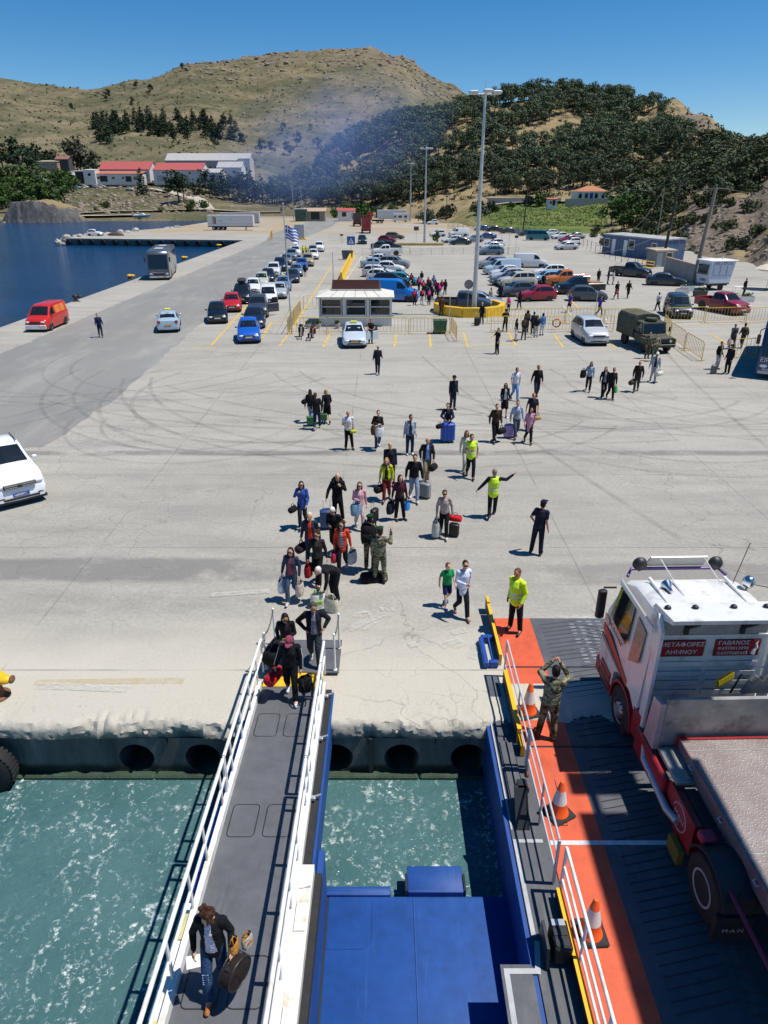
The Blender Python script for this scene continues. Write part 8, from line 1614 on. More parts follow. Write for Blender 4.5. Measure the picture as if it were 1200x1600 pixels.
# planter ring
pc = G(737, 492); pr_ = empty('planter_ring', (pc.x, pc.y + 1.6, 0)); tag(pr_, 'yellow painted octagonal concrete ring round the nearest lamp post', 'planter'); ro = 3.35
for i in range(10):
	a0_, a1_ = 2 * math.pi * i / 10 + .01, 2 * math.pi * (i + 1) / 10 - .01; ri, rr = ro - .55, ro
	if i == 2: continue
	MB().add([(r_ * math.cos(a), r_ * math.sin(a), z_) for z_ in (.004, .82) for r_ in (ri, rr) for a in (a0_, a1_)], [(4, 6, 7, 5), (0, 2, 6, 4), (2, 3, 7, 6), (3, 1, 5, 7), (1, 0, 4, 5)]).build('segment', YELLOW, pr_)
bi = G(652, 383); ri_ = empty('planter_island', bi); tag(ri_, 'low yellow kerbed island with the second lamp post', 'planter')
MB().prism([(-5.8, -1.2), (5.2, -1.2), (5.6, 0), (5.2, 1.6), (-5.8, 1.6), (-6.2, .2)], 'z', .004, .35).build('kerb', mat('dull_yellow_kerb', (.45, .33, .08), .7, 0, .2, 1), ri_); MB().prism([(-5.5, -.95), (5.0, -.95), (5.3, 0), (5.0, 1.35), (-5.5, 1.35), (-5.9, .2)], 'z', .351, .40).build('earth', mat('dry_earth', (.30, .23, .14), .95, 0, .2, 1), ri_)
b_ = crown_mesh('bush', 3); o = empty('round_bush', G(683, 381) + Vector((0, 0, .4))); tag(o, 'round green bush on the yellow-kerbed island', 'bush'); b_.mats = [GREEN]; b_.mi = [0] * len(b_.f); c_ = link('foliage', b_.mesh('foliage'), o); c_.scale = (1.3, 1.3, 2.6); MB().tube([(0, 0, -.1), (0, 0, 1.0)], .08, 6).build('stem', BARK, o)
# ================================================================== bins, signs, bicycles, lifebuoy
BG_ = mat('bin_green', (.035, .10, .045), .5, 0, .12, 4)
for px, lab in ((682, 'green wheeled bin, first of the two behind the barrier'), (692, 'green wheeled bin beside the first, nearer the turned barrier')):
	o = empty('wheeled_bin', G(px, 521)); tag(o, lab, 'bin', 'green wheeled bins'); MB().add([(-.22, -.25, .1), (.22, -.25, .1), (.22, .25, .1), (-.22, .25, .1), (-.28, -.33, 1.0), (.28, -.33, 1.0), (.28, .35, 1.0), (-.28, .35, 1.0)], [(3, 2, 1, 0), (0, 1, 5, 4), (1, 2, 6, 5), (2, 3, 7, 6), (3, 0, 4, 7)]).build('body', BG_, o)
	MB().box(-.30, .30, -.37, .40, 1.0, 1.07, b=.02).build('lid', BG_, o); MB().tube([(-.25, .42, .98), (.25, .42, .98)], .02, 6).build('handle', BG_, o)
	for x in (-.24, .24): MB().lathe([(.1, -.03), (.1, .03)], (x, .28, .1), 12, 'x').build('wheel', RUBBER, o)
o = empty('waste_container', G(543, 406)); tag(o, 'grey waste container beside the yellow wall and crossing sign', 'container'); MB().prism([(-.75, .15), (.75, .15), (.9, 1.3), (-.9, 1.3)], 'y', -.5, .5).build('body', mat('container_grey', (.14, .15, .155), .6, .2), o); MB().box(-.92, .92, -.54, .54, 1.3, 1.42, b=.04).build('lid', DARK, o)
for x in (-.6, .6): MB().lathe([(.1, -.04), (.1, .04)], (x, -.3, .1), 10, 'x').build('wheel', RUBBER, o)
o = empty('utility_cabinet', G(469, 374)); tag(o, 'grey metal cabinet on a yellow plinth in the lane far back', 'cabinet'); MB().box(-1.1, 1.1, -.8, .8, .25, 3.2, b=.04).build('box', mat('cabinet_grey', (.42, .43, .44), .5), o); MB().box(-1.4, 1.5, -1.0, 1.0, .004, .22, b=.02).build('plinth', YELLOW, o); MB().box(-.95, .95, -.82, -.80, .4, 3.0).build('door', mat('cabinet_grey', (.42, .43, .44)), o)
def sign(px, py, h, shape, label, face, m, w=.7):
	o = empty('road_sign', G(px, py)); tag(o, label, 'sign', 'road signs'); MB().tube([(0, 0, 0), (0, 0, h)], .03, 6).build('pole', STEEL, o)
	if shape == 'disc': MB().lathe([(w / 2, -.012), (w / 2, .012)], (0, -.04, h - w / 2), 22, 'y').build('panel', m, o)
	else: MB().box(-w / 2, w / 2, -.05, -.03, h - w * shape, h).build('panel', m, o)
	return o
sg_ = sign(549, 404, 3.4, 1.0, 'blue pedestrian crossing sign beside the yellow wall', 0, mat('sign_blue', (.02, .10, .42), .4), 1.3); MB().prism([(0, 2.3), (.48, 2.3), (.0, 3.2), (-.48, 2.3)], 'y', -.058, -.052).build('white_triangle', WHITE, sg_); MB().box(-.06, .06, -.064, -.059, 2.4, 2.8).build('walking_figure', BLACK, sg_); MB().ell((0, -.062, 2.88), .07, .005, .07).build('figure_head', BLACK, sg_)
sign(730, 491, 3.0, 'disc', 'grey back of a round sign beside the planter ring', 0, mat('sign_back', (.22, .23, .25), .5, .4), .8); sign(702, 500, 1.9, 'disc', 'thin yellow pole with a small marker at the ring', 0, YELLOW, .12)
sign(650, 384, 3.6, .75, 'small dark rectangular sign left of the second lamp post', 0, mat('sign_dark', (.07, .075, .085), .5), 1.0); sign(782, 399, 4.2, .5, 'dark rectangular sign behind the middle car block, first of the pair', 0, mat('sign_dark', (.07, .075, .085)), 1.0); sign(794, 399, 4.2, .55, 'dark rectangular sign behind the middle car block, second of the pair', 0, mat('sign_dark', (.07, .075, .085)), 1.0)
sr = sign(805, 399, 4.4, 'disc', 'round grey sign with a small plate under it', 0, mat('sign_back', (.22, .23, .25)), .95); MB().box(-.3, .3, -.05, -.03, 2.8, 3.2).build('lower_plate', DARK, sr)
sign(929, 498, 2.2, .05, 'thin white post beside the purple-blue jacket', 0, WHITE, .08); sign(534, 381, 1.9, .5, 'small dark sign fixed at the far barrier', 0, mat('sign_dark', (.07, .075, .085)), .7)
lb = empty('lifebuoy', G(868, 519) + Vector((0, -.05, .0))); tag(lb, 'orange-red lifebuoy hanging on the front-row barrier', 'lifebuoy')
V = []; nn_ = 24
MB().tube([(.30 * math.cos(a), 0, .72 + .30 * math.sin(a)) for a in np.linspace(0, 2 * math.pi, nn_ + 1)], .055, 8, caps=False).build('ring', mat('lifebuoy_red', (.62, .10, .03), .5), lb, smooth=True)
for a in (45, 135, 225, 315): MB().tube([(.30 * math.cos(R(a - 7)), 0, .72 + .30 * math.sin(R(a - 7))), (.30 * math.cos(R(a + 7)), 0, .72 + .30 * math.sin(R(a + 7)))], .06, 8).build('band', WHITE, lb)
def bicycle(px, py, rot, label, pc_):
	o = empty('bicycle', G(px, py), R(rot)); tag(o, label, 'bicycle', 'loaded touring bicycles'); fm = mat('bike_frame', (.03, .03, .035), .4)
	for y in (-.52, .52):
		w_ = MB().tube([(0, y + .34 * math.cos(a), .35 + .34 * math.sin(a)) for a in np.linspace(0, 2 * math.pi, 25)], .022, 6, caps=False).build('tyre', RUBBER, o); mb = MB()
		for a in np.linspace(0, math.pi, 7)[:-1]: mb.tube([(0, y - .33 * math.cos(a), .35 - .33 * math.sin(a)), (0, y + .33 * math.cos(a), .35 + .33 * math.sin(a))], .004, 3)
		mb.build('spokes', STEEL, w_)
	MB().tube([(0, -.52, .35), (0, -.40, .85), (0, .12, .32), (0, .28, .9), (0, -.40, .78)], .022, 6).tube([(0, .28, .9), (0, .52, .35), (0, .12, .32)], .018, 6).build('frame', fm, o); MB().tube([(-.28, -.34, 1.02), (0, -.42, 1.0), (.28, -.34, 1.02)], .016, 6).tube([(0, -.40, .85), (0, -.42, 1.0)], .016, 6).build('handlebar', fm, o); MB().ell((0, .30, .96), .07, .14, .04).build('saddle', BLACK, o)
	for s_ in (-1, 1): MB().box(s_ * .14 - .08, s_ * .14 + .08, .36, .72, .3, .72, b=.04).build('rear_pannier', cm(pc_), o); MB().box(s_ * .12 - .06, s_ * .12 + .06, -.62, -.42, .25, .55, b=.03).build('front_pannier', BLACK, o)
	MB().box(-.16, .16, .34, .74, .76, .92, b=.05).build('rack_bag', cm(pc_), o)
bicycle(471, 528, 6, 'loaded touring bicycle with dark panniers, first of the two', '#15161a'); bicycle(487, 530, -6, 'loaded touring bicycle with red bags behind the saddle', '#7a1f26')
# ================================================================== right side: sheds, wall, food trailer
def gabled(name, cat, label, loc, rz, w, d, h, rh, wm, rm, wins=(), doors=(), group=None, over=.3, flat=False, hip=False, chim=None):
	o = empty(name, loc, rz); tag(o, label, cat, group); x = w / 2
	MB().box(-x, x, 0, d, -1.5, h).build('wall', wm, o)
	if hip: MB().add([(-x - over, -over, h), (x + over, -over, h), (x + over, d + over, h), (-x - over, d + over, h), (-x + d / 2, d / 2, h + rh), (x - d / 2, d / 2, h + rh)], [(3, 2, 1, 0), (0, 1, 5, 4), (1, 2, 5), (2, 3, 4, 5), (3, 0, 4)]).build('roof', rm, o)
	elif flat: MB().prism([(-over, h + .02), (-over, h + .22), (d + over, h + rh), (d + over, h + rh - .2)], 'x', -x - over, x + over).build('roof', rm, o)
	else:
		MB().prism([(-over, h - .05), (d / 2, h + rh), (d + over, h - .05), (d + over, h + .12), (d / 2, h + rh + .2), (-over, h + .12)], 'x', -x - over, x + over).build('roof', rm, o); MB().prism([(0, h - .1), (d, h - .1), (d / 2, h + rh - .02)], 'x', -x + .01, x - .01).build('gable', wm, o)
	for cx, cz, ww, wh in wins:
		f_ = MB().box(cx - ww / 2 - .12, cx + ww / 2 + .12, -.06, -.002, cz - wh / 2 - .12, cz + wh / 2 + .12).build('window', WHITE if wm is not WHITE else PALE, o); MB().box(cx - ww / 2, cx + ww / 2, -.075, -.061, cz - wh / 2, cz + wh / 2).build('pane', GLASS, f_)
	for cx, dw, dh, dm in doors: MB().box(cx - dw / 2, cx + dw / 2, -.05, -.002, 0, dh).build('door', dm, o)
	if chim: MB().box(chim - .4, chim + .4, d / 2 - .3, d / 2 + .3, h + rh * .6, h + rh + .9).build('chimney', wm, o)
	return o
SB = mat('shed_blue', (.07, .125, .235), .6, 0, .15, 1.5, dirt=((.16, .17, .2, 1), 1.5)); RG = mat('roof_grey_sheet', (.40, .39, .38), .6, 0, .15, 1)
p0, p1 = G(940, 395), G(1034, 408); rzb = math.atan2(p1.y - p0.y, p1.x - p0.x); mid = (p0 + p1) / 2; wb = (p1 - p0).length
sh = gabled('container_shed', 'shed', 'long blue cabin with two white doors behind the fence', mid, rzb, wb, 4, 3.0, .35, SB, RG, [(-wb * .05 + .9, 1.9, 1.4, 1.3), (wb * .36, 1.9, 1.2, 1.0), (-wb * .42, 1.8, 1.4, 1.2)], [(-wb * .30, 1.0, 2.5, WHITE), (-wb * .0 - 1.6, 1.0, 2.5, WHITE)], flat=True, over=.1)
for i in range(14): MB().box(-wb / 2 + .2 + i * (wb - .4) / 14, -wb / 2 + .27 + i * (wb - .4) / 14, -.03, .0, .1, 2.9).build('wall_rib', SB, sh)
GB = mat('grey_blockwork', (.27, .265, .26), .9, 0, .15, 2, dirt=((.18, .17, .16, 1), 1))
a, b = G(1036, 427), G(1096, 447); gwall = empty('block_wall', a, math.atan2(b.y - a.y, b.x - a.x)); tag(gwall, 'plain grey rendered wall behind the dark old sedan', 'wall'); L = (b - a).length; MB().box(0, L, 0, .3, 0, 2.05).build('render', GB, gwall); MB().box(-.05, L + .05, -.05, .35, 2.05, 2.12).build('coping', mat('tile_coping', (.33, .22, .17), .8), gwall); MB().box(.0, .3, -.02, 0, 0, 2.2).build('end_pier', PALE, gwall)
for i in range(1, 5): MB().box(L * i / 5 - .01, L * i / 5 + .01, -.004, 0, 0, 2.05).build('render_joint', DARK, gwall)
gabled('grey_hut', 'hut', 'small grey hut with a tiled roof beside the blue cabin', G(1041, 418) + Vector((0, 1, 0)), R(14), 3.0, 2.4, 2.1, .4, GB, mat('tile_pale', (.42, .34, .27), .85, 0, .2, 2), [(.6, 1.5, .8, .8)], [(-.9, .9, 2.0, PALE)], flat=True)
o = empty('yellow_trestle', G(1008, 420)); tag(o, 'yellow metal frame lying in the weeds beside the blue cabin', 'frame');
for z_ in (.4, .8, 1.2): MB().tube([(-1.2, 0, z_), (1.4, .6, z_ - .35)], .06, 6).build('rail', YELLOW, o)
for x in (-1.2, 0, 1.4): MB().tube([(x, 0 if x < 1 else .6, 0), (x, 0 if x < 1 else .6, 1.3 if x < 1 else .9)], .05, 6).build('post', YELLOW, o)
# wire fence along the right edge of the parking
a, b = G(905, 384), G(1002, 424); wf = empty('wire_fence', a, math.atan2(b.y - a.y, b.x - a.x)); tag(wf, 'rusty wire fence with thin posts at the right edge of the parking', 'fence'); L = (b - a).length
for i in range(13): MB().tube([(L * i / 12, 0, -.2), (L * i / 12, 0, 1.7)], .04, 5).build('post', DPOLE, wf)
mb = MB()
for z_ in (.5, 1.0, 1.5): mb.tube([(0, 0, z_), (L, 0, z_)], .012, 3)
mb.build('wires', DPOLE, wf)
a, b = G(700, 358), G(905, 369); wf = empty('wire_fence', a, math.atan2(b.y - a.y, b.x - a.x)); tag(wf, 'dark fence along the foot of the green field', 'fence'); L = (b - a).length
for i in range(24): MB().tube([(L * i / 23, 0, -.2), (L * i / 23, 0, 1.5)], .05, 5).build('post', DPOLE, wf)
m_ = MB()
for i in range(int(L / .5)): m_.tube([(i * .5, 0, .1), (i * .5, 0, 1.4)], .02, 3)
for z_ in (.3, .8, 1.3): m_.tube([(0, 0, z_), (L, 0, z_)], .02, 3)
o = m_.build('mesh', DPOLE, wf); o['kind'] = 'stuff'
# food trailer
p = G(1122, 455); ft = empty('food_trailer', (p.x, p.y + 1.6, 0), R(12)); ft.scale = (.88, .88, .92); tag(ft, 'white food trailer with painted panels and a flat white roof', 'food trailer'); fw = mat('trailer_pale', (.55, .60, .68), .5, 0, .05, 2)
MB().prism([(-1.45, .75), (1.35, .75), (1.55, 2.0), (1.75, 3.35), (-1.65, 3.35), (-1.8, 2.0)], 'y', -1.3, 1.3).build('body', fw, ft); MB().box(-2.0, 2.0, -1.55, 1.5, 3.36, 3.48, b=.03).build('roof', WHITE, ft)
for i in range(3):
	x = -.85 + i * .95; f_ = MB().box(x - .40, x + .40, -1.325, -1.302, 1.75, 3.0).build('panel', BLACK, ft); MB().box(x - .375, x + .375, -1.335, -1.326, 1.78, 2.97).build('panel_face', fw, f_)
marks(ft, mat('trailer_blue_print', (.03, .06, .35)), 13, 2.6, .22, (.1, -1.31, 3.18), (R(90), 0, 0)); MB().box(-1.86, -1.60, -.95, .95, 2.0, 2.95).build('serving_hatch', GLASS, ft); MB().box(-2.05, -1.62, -1.1, 1.1, 1.85, 1.93).build('counter', mat('counter_grey', (.15, .16, .16)), ft); marks(ft, mat('trailer_blue_print', (.03, .06, .35)), 6, 1.2, .3, (-1.63, 0, 1.2), (R(90), 0, R(-90)))
for s_ in (-1, 1): MB().lathe([(.18, -.1), (.36, -.1), (.36, .1), (.18, .1)], (.3, s_ * 1.1, .36), 14, 'y').build('wheel', RUBBER, ft)
MB().box(-1.2, 1.2, -1.15, 1.15, .55, .74).build('chassis', FR, ft); MB().box(-1.5, 1.3, -1.34, -1.31, .75, .85).build('lower_trim', DARK, ft); MB().ell((1.1, .5, 3.6), .12, .12, .14).build('roof_vent', STEEL, ft)
o = empty('folding_table', G(1152, 459)); tag(o, 'small white table standing at the end of the food trailer', 'table'); MB().box(-.5, .5, -.35, .35, .72, .76).build('tabletop', WHITE, o)
for x in (-.45, .45):
	for y in (-.3, .3): MB().tube([(x, y, 0), (x, y, .72)], .02, 6).build('leg', WHITE, o)
o = empty('parasol', G(1197, 452)); tag(o, 'cream parasol at the edge of the picture behind the food trailer', 'parasol'); MB().lathe([(1.7, 2.2), (1.0, 2.55), (.05, 2.85), (.01, 2.87)], n=8).build('canopy', mat('parasol_cream', (.62, .56, .44), .8), o); MB().tube([(-.0, 0, 0), (0, 0, 2.8)], .03, 6).build('pole', WHITE, o); MB().lathe([(.3, 0), (.3, .1)], n=12).build('base', DARK, o)
for px, py, lab in ((1073, 455, 'white planter box with flowers beside the dark old sedan'), (1166, 472, 'white planter box behind the red pickup'), (1065, 460, 'white concrete block beside the flower planter'), (1093, 463, 'dark planter box with green plants in front of the food trailer')):
	o = empty('planter_box', G(px, py)); tag(o, lab, 'planter', 'planter boxes by the food trailer'); mm = WHITE if 'white' in lab else BARK; MB().prism([(-.6, 0), (.6, 0), (.72, .55), (-.72, .55)], 'y', -.28, .28).build('trough', mm, o); MB().box(-.62, .62, -.22, .22, .56, .6).build('soil', BARK, o)
	if 'block' not in lab: mb = MB(); clumps(mb, random.Random(px), [((0, 0, .75), (.55, .2, .2))], 60, .09); mb.build('plants', GREEN, o)
# ================================================================== far buildings
FWH = mat('factory_white', (.64, .63, .61), .8, 0, .06, .3); RR = mat('roof_red_sheet', (.40, .085, .075), .6, 0, .1, .5); RO = mat('roof_orange_sheet', (.46, .14, .08), .7, 0, .1, .5); GRS = mat('grey_sheet', (.34, .34, .345), .6, 0, .12, .4); CRM = mat('cream_render', (.52, .49, .42), .85, 0, .06, .4)
def bld(px0, px1, Y, base_py, top_py, ridge_py, d, *a, **kw):
	p = GY((px0 + px1) / 2, base_py, Y); w = GY(px1, base_py, Y).x - GY(px0, base_py, Y).x; h = GY(px0, top_py, Y).z - p.z; rh = GY(px0, ridge_py, Y + d * .5).z - p.z - h
	return p, w, h, rh
def factory(label, px0, px1, Y, b, t, r, d, wm, rm, nw=(), doors=(), group='factory buildings', **kw):
	p, w, h, rh = bld(px0, px1, Y, b, t, r, d); wins = [((f - .5) * w, h * zf, sw, sh_) for f, zf, sw, sh_ in nw]; dd = [((f - .5) * w, dw, dh, dm) for f, dw, dh, dm in doors]
	return gabled('factory_building', 'building', label, p, 0, w, d, h, max(.3, rh), wm, rm, wins, dd, group, **kw)
factory('long grey industrial hall with many roof ribs behind the red roofs', 262, 376, 445, 283, 251, 240, 16, GRS, RG, [(f, .62, 1.6, 2.4) for f in np.linspace(.05, .95, 14)])
factory('cream gable end building at the right end of the grey hall', 374, 392, 438, 280, 248, 240, 14, CRM, RG, [(.4, .5, 1, 2), (.7, .5, 1, 2)])
factory('low factory wing with a grey curved roof behind the big red roof', 340, 378, 425, 276, 262, 253, 14, FWH, RG, [(.3, .5, 2, 1.5), (.7, .5, 2, 1.5)])
fb = factory('large white factory hall with a bright red roof', 241, 316, 405, 284, 266, 255, 22, FWH, RR, [(.22, .8, 2, .9), (.5, .72, 3, 1.6), (.76, .75, 1.4, 1.2), (.8, .2, 1, 1)], [(.52, 4.5, 4, DARK), (.15, 4, 3, PALE)])
factory('white two-storey factory wing with a red roof at the left', 157, 235, 412, 280, 265, 253, 16, FWH, RR, [(.16, .55, 2.2, 1.2), (.21, .55, 2.2, 1.2), (.62, .55, 2.2, 1.2), (.67, .55, 2.2, 1.2)])
factory('low front annex with an orange-red roof', 146, 222, 402, 284, 272, 267, 8, FWH, RO, [(.1, .5, 1.8, 1.2), (.42, .5, 1.6, 1.2), (.62, .5, 1.4, 1.2), (.88, .45, 2.4, 1.8)], [(.73, 3, 2.6, DARK), (.22, 4, 2.8, DARK)], flat=True)
factory('white cube-shaped office left of the factory', 132, 150, 400, 283, 266, 264, 7, FWH, FWH, [(.5, .6, 1.6, 1.2)], flat=True, over=.1)
factory('dark open shed at the left end of the factory', 111, 134, 405, 282, 268, 266, 9, mat('dark_sheet', (.05, .05, .055), .8), RG, flat=True)
factory('small white gabled hall at the right end of the factory', 318, 345, 398, 284, 270, 264, 14, FWH, RG, [(.5, .6, 2, 1)], [(.7, 3, 3, PALE)])
factory('dark barn with a red-brown roof among the trees at the left', 88, 108, 440, 261, 249, 244, 8, mat('dark_barn', (.075, .07, .075), .9), mat('barn_roof', (.24, .11, .08), .8), group='houses among the trees')
factory('tan house with a flat roof among the trees at the left', 60, 90, 436, 262, 253, 250, 8, mat('tan_house', (.33, .26, .17), .9), mat('tan_roof', (.36, .3, .22), .9), [(.3, .5, 2.5, 1.6), (.75, .5, 2, 1.5)], flat=True, group='houses among the trees')
for i, (px0, px1, b) in enumerate(((52, 68, 283), (86, 98, 282), (104, 112, 277))): factory(('white low shed half hidden by the green trees on the left bank', 'white van-like store on the left bank', 'small white hut at the end of the left bank road')[i], px0, px1, 396, b, b - 8, b - 9, 5, FWH, FWH, flat=True, over=.1, group='sheds on the left bank')
def house(label, px0, px1, Y, b, t, r, d, wm, rm, nw, dr, **kw):
	p, w, h, rh = bld(px0, px1, Y, b, t, r, d); return gabled('house', 'house', label, p, 0, w, d, h, rh, wm, rm, [((f - .5) * w, h * zf, sw, sh_) for f, zf, sw, sh_ in nw], [((f - .5) * w, dw, dh, dm) for f, dw, dh, dm in dr], **kw)
house('white house with an orange tiled hip roof above the field', 901, 949, 258, 313, 299, 290, 8.5, WHITE, mat('roof_tile_orange', (.42, .17, .085), .85, 0, .15, 2), [(.10, .5, .9, 1.4), (.30, .5, .9, 1.4), (.62, .5, .9, 1.4), (.84, .5, .9, 1.4)], [(.46, 1.1, 2.3, DBLUE)], hip=True)
o = empty('garden_wall', GY(925, 318, 254)); tag(o, 'pale garden wall in front of the white house', 'wall'); MB().box(-9, 7, 0, .4, -2, 1.4).build('render', mat('pale_render', (.45, .43, .4), .9), o); MB().box(-9.1, 7.1, -.05, .45, 1.4, 1.5).build('coping', PALE, o)
house('tiny white shed with an orange roof in the field', 856, 870, 248, 321, 312, 309, 3, WHITE, RO, [(.3, .5, .5, .6)], [(.65, .9, 1.6, DARK)], flat=True)
o = empty('retaining_wall', GY(815, 311, 268)); tag(o, 'long grey wall with a pale road surface running along the top of the field', 'wall'); MB().box(-12, 14, 0, .5, -2, .35).build('render', mat('grey_render', (.30, .28, .25), .9), o); MB().box(-12, 14, .5, 5, .0, .38).build('road_edge', RG, o)
house('small white cabin with a red roof and two windows on the quay', 528, 554, 268, 342, 330, 326, 5, WHITE, RR, [(.33, .58, .8, 1.3), (.43, .58, .8, 1.3)], [(.9, .9, 2, PALE)])
house('low tan building with a dark doorway behind the cabinet', 474, 508, 268, 343, 331, 325, 6, mat('tan_render', (.36, .29, .2), .9), mat('tan_roof2', (.40, .29, .2), .9), [], [(.55, 3, 2.6, DARK)], flat=True)
gabled('greenhouse_shed', 'shed', 'blue-green shed covered in creepers left of the tan building', GY(470, 342, 266), 0, 4, 4, 3, .3, mat('creeper_wall', (.07, .12, .10), .9, 0, .4, 1), GRS, flat=True)
# access road up to the factory, coast road, beach
def terrain_road(name, pts, w, m, dz=.5):
	mb = MB(); P = []
	for (x0, y0), (x1, y1) in zip(pts, pts[1:]):
		for t in np.linspace(0, 1, 16)[:-1]: P.append((x0 + (x1 - x0) * t, y0 + (y1 - y0) * t))
	P.append(pts[-1]); W3 = []
	for px, Y in P: z = max(terr(px, Y), .0); W3.append(Vector((XatY(px, Y, z), Y, z)))
	zs_ = [p.z for p in W3]; zs_ = [sum(zs_[max(0, i - 3):i + 4]) / len(zs_[max(0, i - 3):i + 4]) for i in range(len(zs_))]; V = []
	for i, p in enumerate(W3):
		d = W3[min(i + 1, len(W3) - 1)] - W3[max(i - 1, 0)]; d.z = 0; d.normalize(); n_ = Vector((-d.y, d.x, 0)) * w / 2
		V += [(p.x + n_.x, p.y + n_.y, zs_[i] + dz), (p.x - n_.x, p.y - n_.y, zs_[i] + dz)]
	o = mb.add(V, [(2 * i, 2 * i + 1, 2 * i + 3, 2 * i + 2) for i in range(len(W3) - 1)]).build(name, m); o['kind'] = 'structure'; return o
DR = mat('dirt_road', (.42, .38, .31), .95, 0, .1, .2); terrain_road('road', [(325, 331), (318, 345), (310, 358), (290, 372), (250, 382), (210, 388), (170, 392), (120, 393)], 7, DR); terrain_road('road', [(120, 327), (170, 332), (230, 334), (300, 333), (360, 333), (440, 332)], 5, DR, .6); terrain_road('beach', [(118, 320), (150, 321), (190, 321), (225, 321)], 9, mat('pale_sand', (.46, .42, .34), .95, 0, .1, .3), .35); terrain_road('road', [(735, 262), (800, 266), (870, 268), (905, 266)], 5, mat('pale_asphalt', (.33, .32, .30), .95, 0, .1, .3), .7)
# rocky knoll by the shore: steep face, grassy top
V, F = [], []; nx_, nyk = 70, 34; p0k = Vector((XatY(72, 305, 0), 305, 0))
for i in range(nx_):
	for j in range(nyk):
		u, v = i / (nx_ - 1) * 2 - 1, j / (nyk - 1) * 2 - 1; x, y = u * 17.5, v * 11; r_ = math.sqrt(u * u * (1.0 if u < 0 else 1.1) + v * v); n1 = mnoise.fractal(Vector((x / 6, y / 6, 3)), .8, 2, 5)
		e = max(0, 1 - r_ - n1 * .12); z = 8.6 * min(1, (e * 3.4)) ** .8 * (1 - .35 * max(0, u)) * (.86 + .14 * (1 - abs(u))) + n1 * .7 - 2.2 + 1.0 * mnoise.noise(Vector((x / 2, y / 2, 8))) * (1 if e < .3 else .2); V.append((p0k.x + x, p0k.y + y, z))
F = [(i * nyk + j, (i + 1) * nyk + j, (i + 1) * nyk + j + 1, i * nyk + j + 1) for i in range(nx_ - 1) for j in range(nyk - 1)]
k = N('knoll'); P = k.geo(); g_ = k.n('ShaderNodeNewGeometry'); sz_ = k.n('ShaderNodeSeparateXYZ'); k.l(g_.outputs['Normal'], sz_.inputs[0]); rk_ = k.ramp(k.noise(k.scale(P, (1, 1, .35)), .9, 6, .7), [(.3, (.045, .045, .048)), (.6, (.14, .135, .13)), (.8, (.25, .24, .22))]); gr_ = k.ramp(k.noise(P, .8, 5, .7), [(.3, (.17, .125, .06)), (.7, (.33, .25, .13))])
k.base(k.mix(k.fr(k.math('ADD', sz_.outputs[2], k.math('MULTIPLY', k.noise(P, .6, 4), .3)), .82, .98), rk_, gr_)); k.set(Roughness=.95); k.bump(k.noise(P, 1.2, 5, .7), .8, .6)
o = MB().add(V, F).build('rock_knoll', k.m, smooth=30); tag(o, 'dark rocky knoll with a dry grassy top at the shore', 'rock')
r7 = random.Random(12); mb = MB()
for _ in range(90):
	x = r7.uniform(-14, 9.5); t = r7.random(); y, z = 11.32 + .75 * t + r7.uniform(-.05, .05), -.30 + .27 * t ** .6; s_ = r7.uniform(.025, .085) * (1.2 - .6 * t); mb.ell((x, y, z), s_ * r7.uniform(.8, 1.8), s_, s_ * .6, 6, 4, Matrix.Rotation(r7.random() * 3, 3, 'Z') @ Matrix.Rotation(r7.uniform(-.6, .6), 3, 'X'))
mb.v = [(p[0] + r7.uniform(-.012, .012), p[1] + r7.uniform(-.012, .012), p[2] + r7.uniform(-.012, .012)) for p in mb.v]
o = mb.build('rubble', CONC); tag(o, 'broken concrete lumps along the worn edge of the quay', None, None, 'stuff')
# pier: tyre fenders, bollards, riprap
for i in range(15):
	x = -73.5 + i * 2.85; y = 173 - 7 * (x + 75) / 43.5 - .25; o = MB().lathe([(.28, -.16), (.55, -.17), (.62, 0), (.55, .17), (.28, .16)], (0, 0, 0), 16, 'y').build('tyre_fender', RUBBER, None, (x, y, -.75), (0, 0, -.16), smooth=45); tag(o, 'black tyre fender hanging on the face of the low pier', 'tyre fender', 'tyre fenders along the pier')
for px, py, lab in ((341, 387, 'far'), (287, 407, 'middle'), (203, 437, 'near'), (119, 471, 'dark')):
	o = empty('bollard', G(px, py)); tag(o, ('yellow mooring bollard on the berth edge beyond the coach, farther one', 'yellow mooring bollard on the berth edge just behind the coach', 'yellow mooring bollard on the berth edge in front of the coach', 'small dark mooring bollard near the red van')[('far', 'middle', 'near', 'dark').index(lab)], 'bollard', 'bollards along the berth'); o.scale = (.75, .75, .75); m_ = YB if lab != 'dark' else BLACK
	MB().lathe([(.45, 0), (.42, .08), (.25, .12), (.22, .5)], n=14).build('shaft', RUST, o, smooth=50); MB().lathe([(.25, .5), (.42, .56), (.42, .75), (.3, .85), (.01, .87)], n=14).ell((.5, 0, .65), .45, .3, .2).build('head', m_, o, smooth=50)
r6 = random.Random(4); mb = MB()
for _ in range(90):
	t = r6.random(); x, y = (-75.5 + 14 * t + r6.uniform(-1.5, 1.5), 172 + 55 * t + r6.uniform(-3, 3)); s_ = r6.uniform(.35, 1.1); mb.ell((x, y, r6.uniform(-1.2, .2)), s_, s_ * r6.uniform(.6, 1), s_ * .7, 6, 4, Matrix.Rotation(r6.random() * 3, 3, 'Z') @ Matrix.Rotation(r6.random() - .5, 3, 'X'))
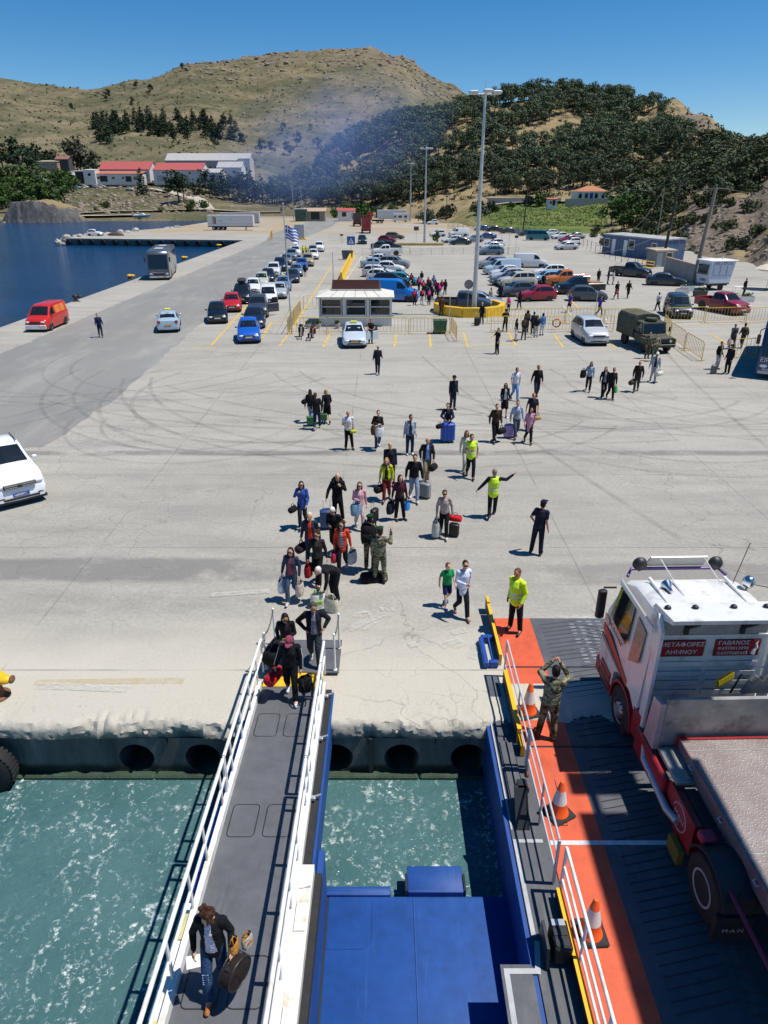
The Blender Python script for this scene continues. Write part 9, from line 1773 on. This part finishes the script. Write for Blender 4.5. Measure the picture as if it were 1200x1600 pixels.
o = mb.build('rocks', mat('riprap', (.40, .37, .33), .95, 0, .25, 1)); tag(o, 'pale boulders tipped along the end of the pier', None, None, 'stuff')
o = empty('rowing_boat', (XatY(165, 176, 0), 183, .0), R(80)); tag(o, 'dark upturned rowing boat lying on the pier behind the white hatchback', 'boat'); MB().ell((0, 0, .1), .75, 2.2, .7).build('hull', mat('boat_brown', (.10, .06, .045), .7), o); MB().box(-.05, .05, -2.0, 2.0, .78, .86).build('keel', BLACK, o)
# ================================================================== smoke drifting over the pines
k = N('smoke'); k.t.nodes.remove(k.b); pv_ = k.n('ShaderNodeVolumePrincipled'); P = k.obj(); ln = k.n('ShaderNodeVectorMath', operation='LENGTH'); k.l(P, ln.inputs[0]); fall = k.fr(ln.outputs['Value'], 1.0, .15); nz_ = k.fr(k.noise(P, 1.6, 4, .6, .8), .32, .70)
k.l(k.math('MULTIPLY', k.math('MULTIPLY', fall, nz_),   .021), pv_.inputs['Density']); pv_.inputs['Color'].default_value = (.28, .45, .92, 1); pv_.inputs['Anisotropy'].default_value = .1; k.l(pv_.outputs[0], k.out.inputs['Volume'])
sm = MB().ell((0, 0, 0), 1, 1, 1, 24, 16).build('smoke', k.m); sm.location = (-24, 325, 27); sm.scale = (58, 42, 27); sm.rotation_euler = (0, R(-14), 0); tag(sm, 'thin blue smoke drifting over the edge of the pine forest', None, None, 'stuff')
# ---- tell look-alikes in small groups apart by where they stand in their row
ORD = 'first second third fourth fifth sixth seventh eighth ninth tenth eleventh twelfth thirteenth fourteenth fifteenth sixteenth seventeenth eighteenth nineteenth twentieth'.split()
byl = {}
for o in COL.objects:
	if o.get('category') and o.get('label'): byl.setdefault(o['label'], []).append(o)
for lab, os_ in byl.items():
	if 1 < len(os_) <= 30:
		os_.sort(key=lambda o: pxof(o.location.x, o.location.y, o.location.z)); n_ = len(os_)
		for i, o in enumerate(os_):
			w_ = ORD[i] + ' from the left' if i < 15 else ORD[n_ - 1 - i] + ' from the right'
			o['label'] = ' '.join((lab + ', ' + w_.replace('first from the left', 'leftmost').replace('first from the right', 'rightmost')).split()[:16])
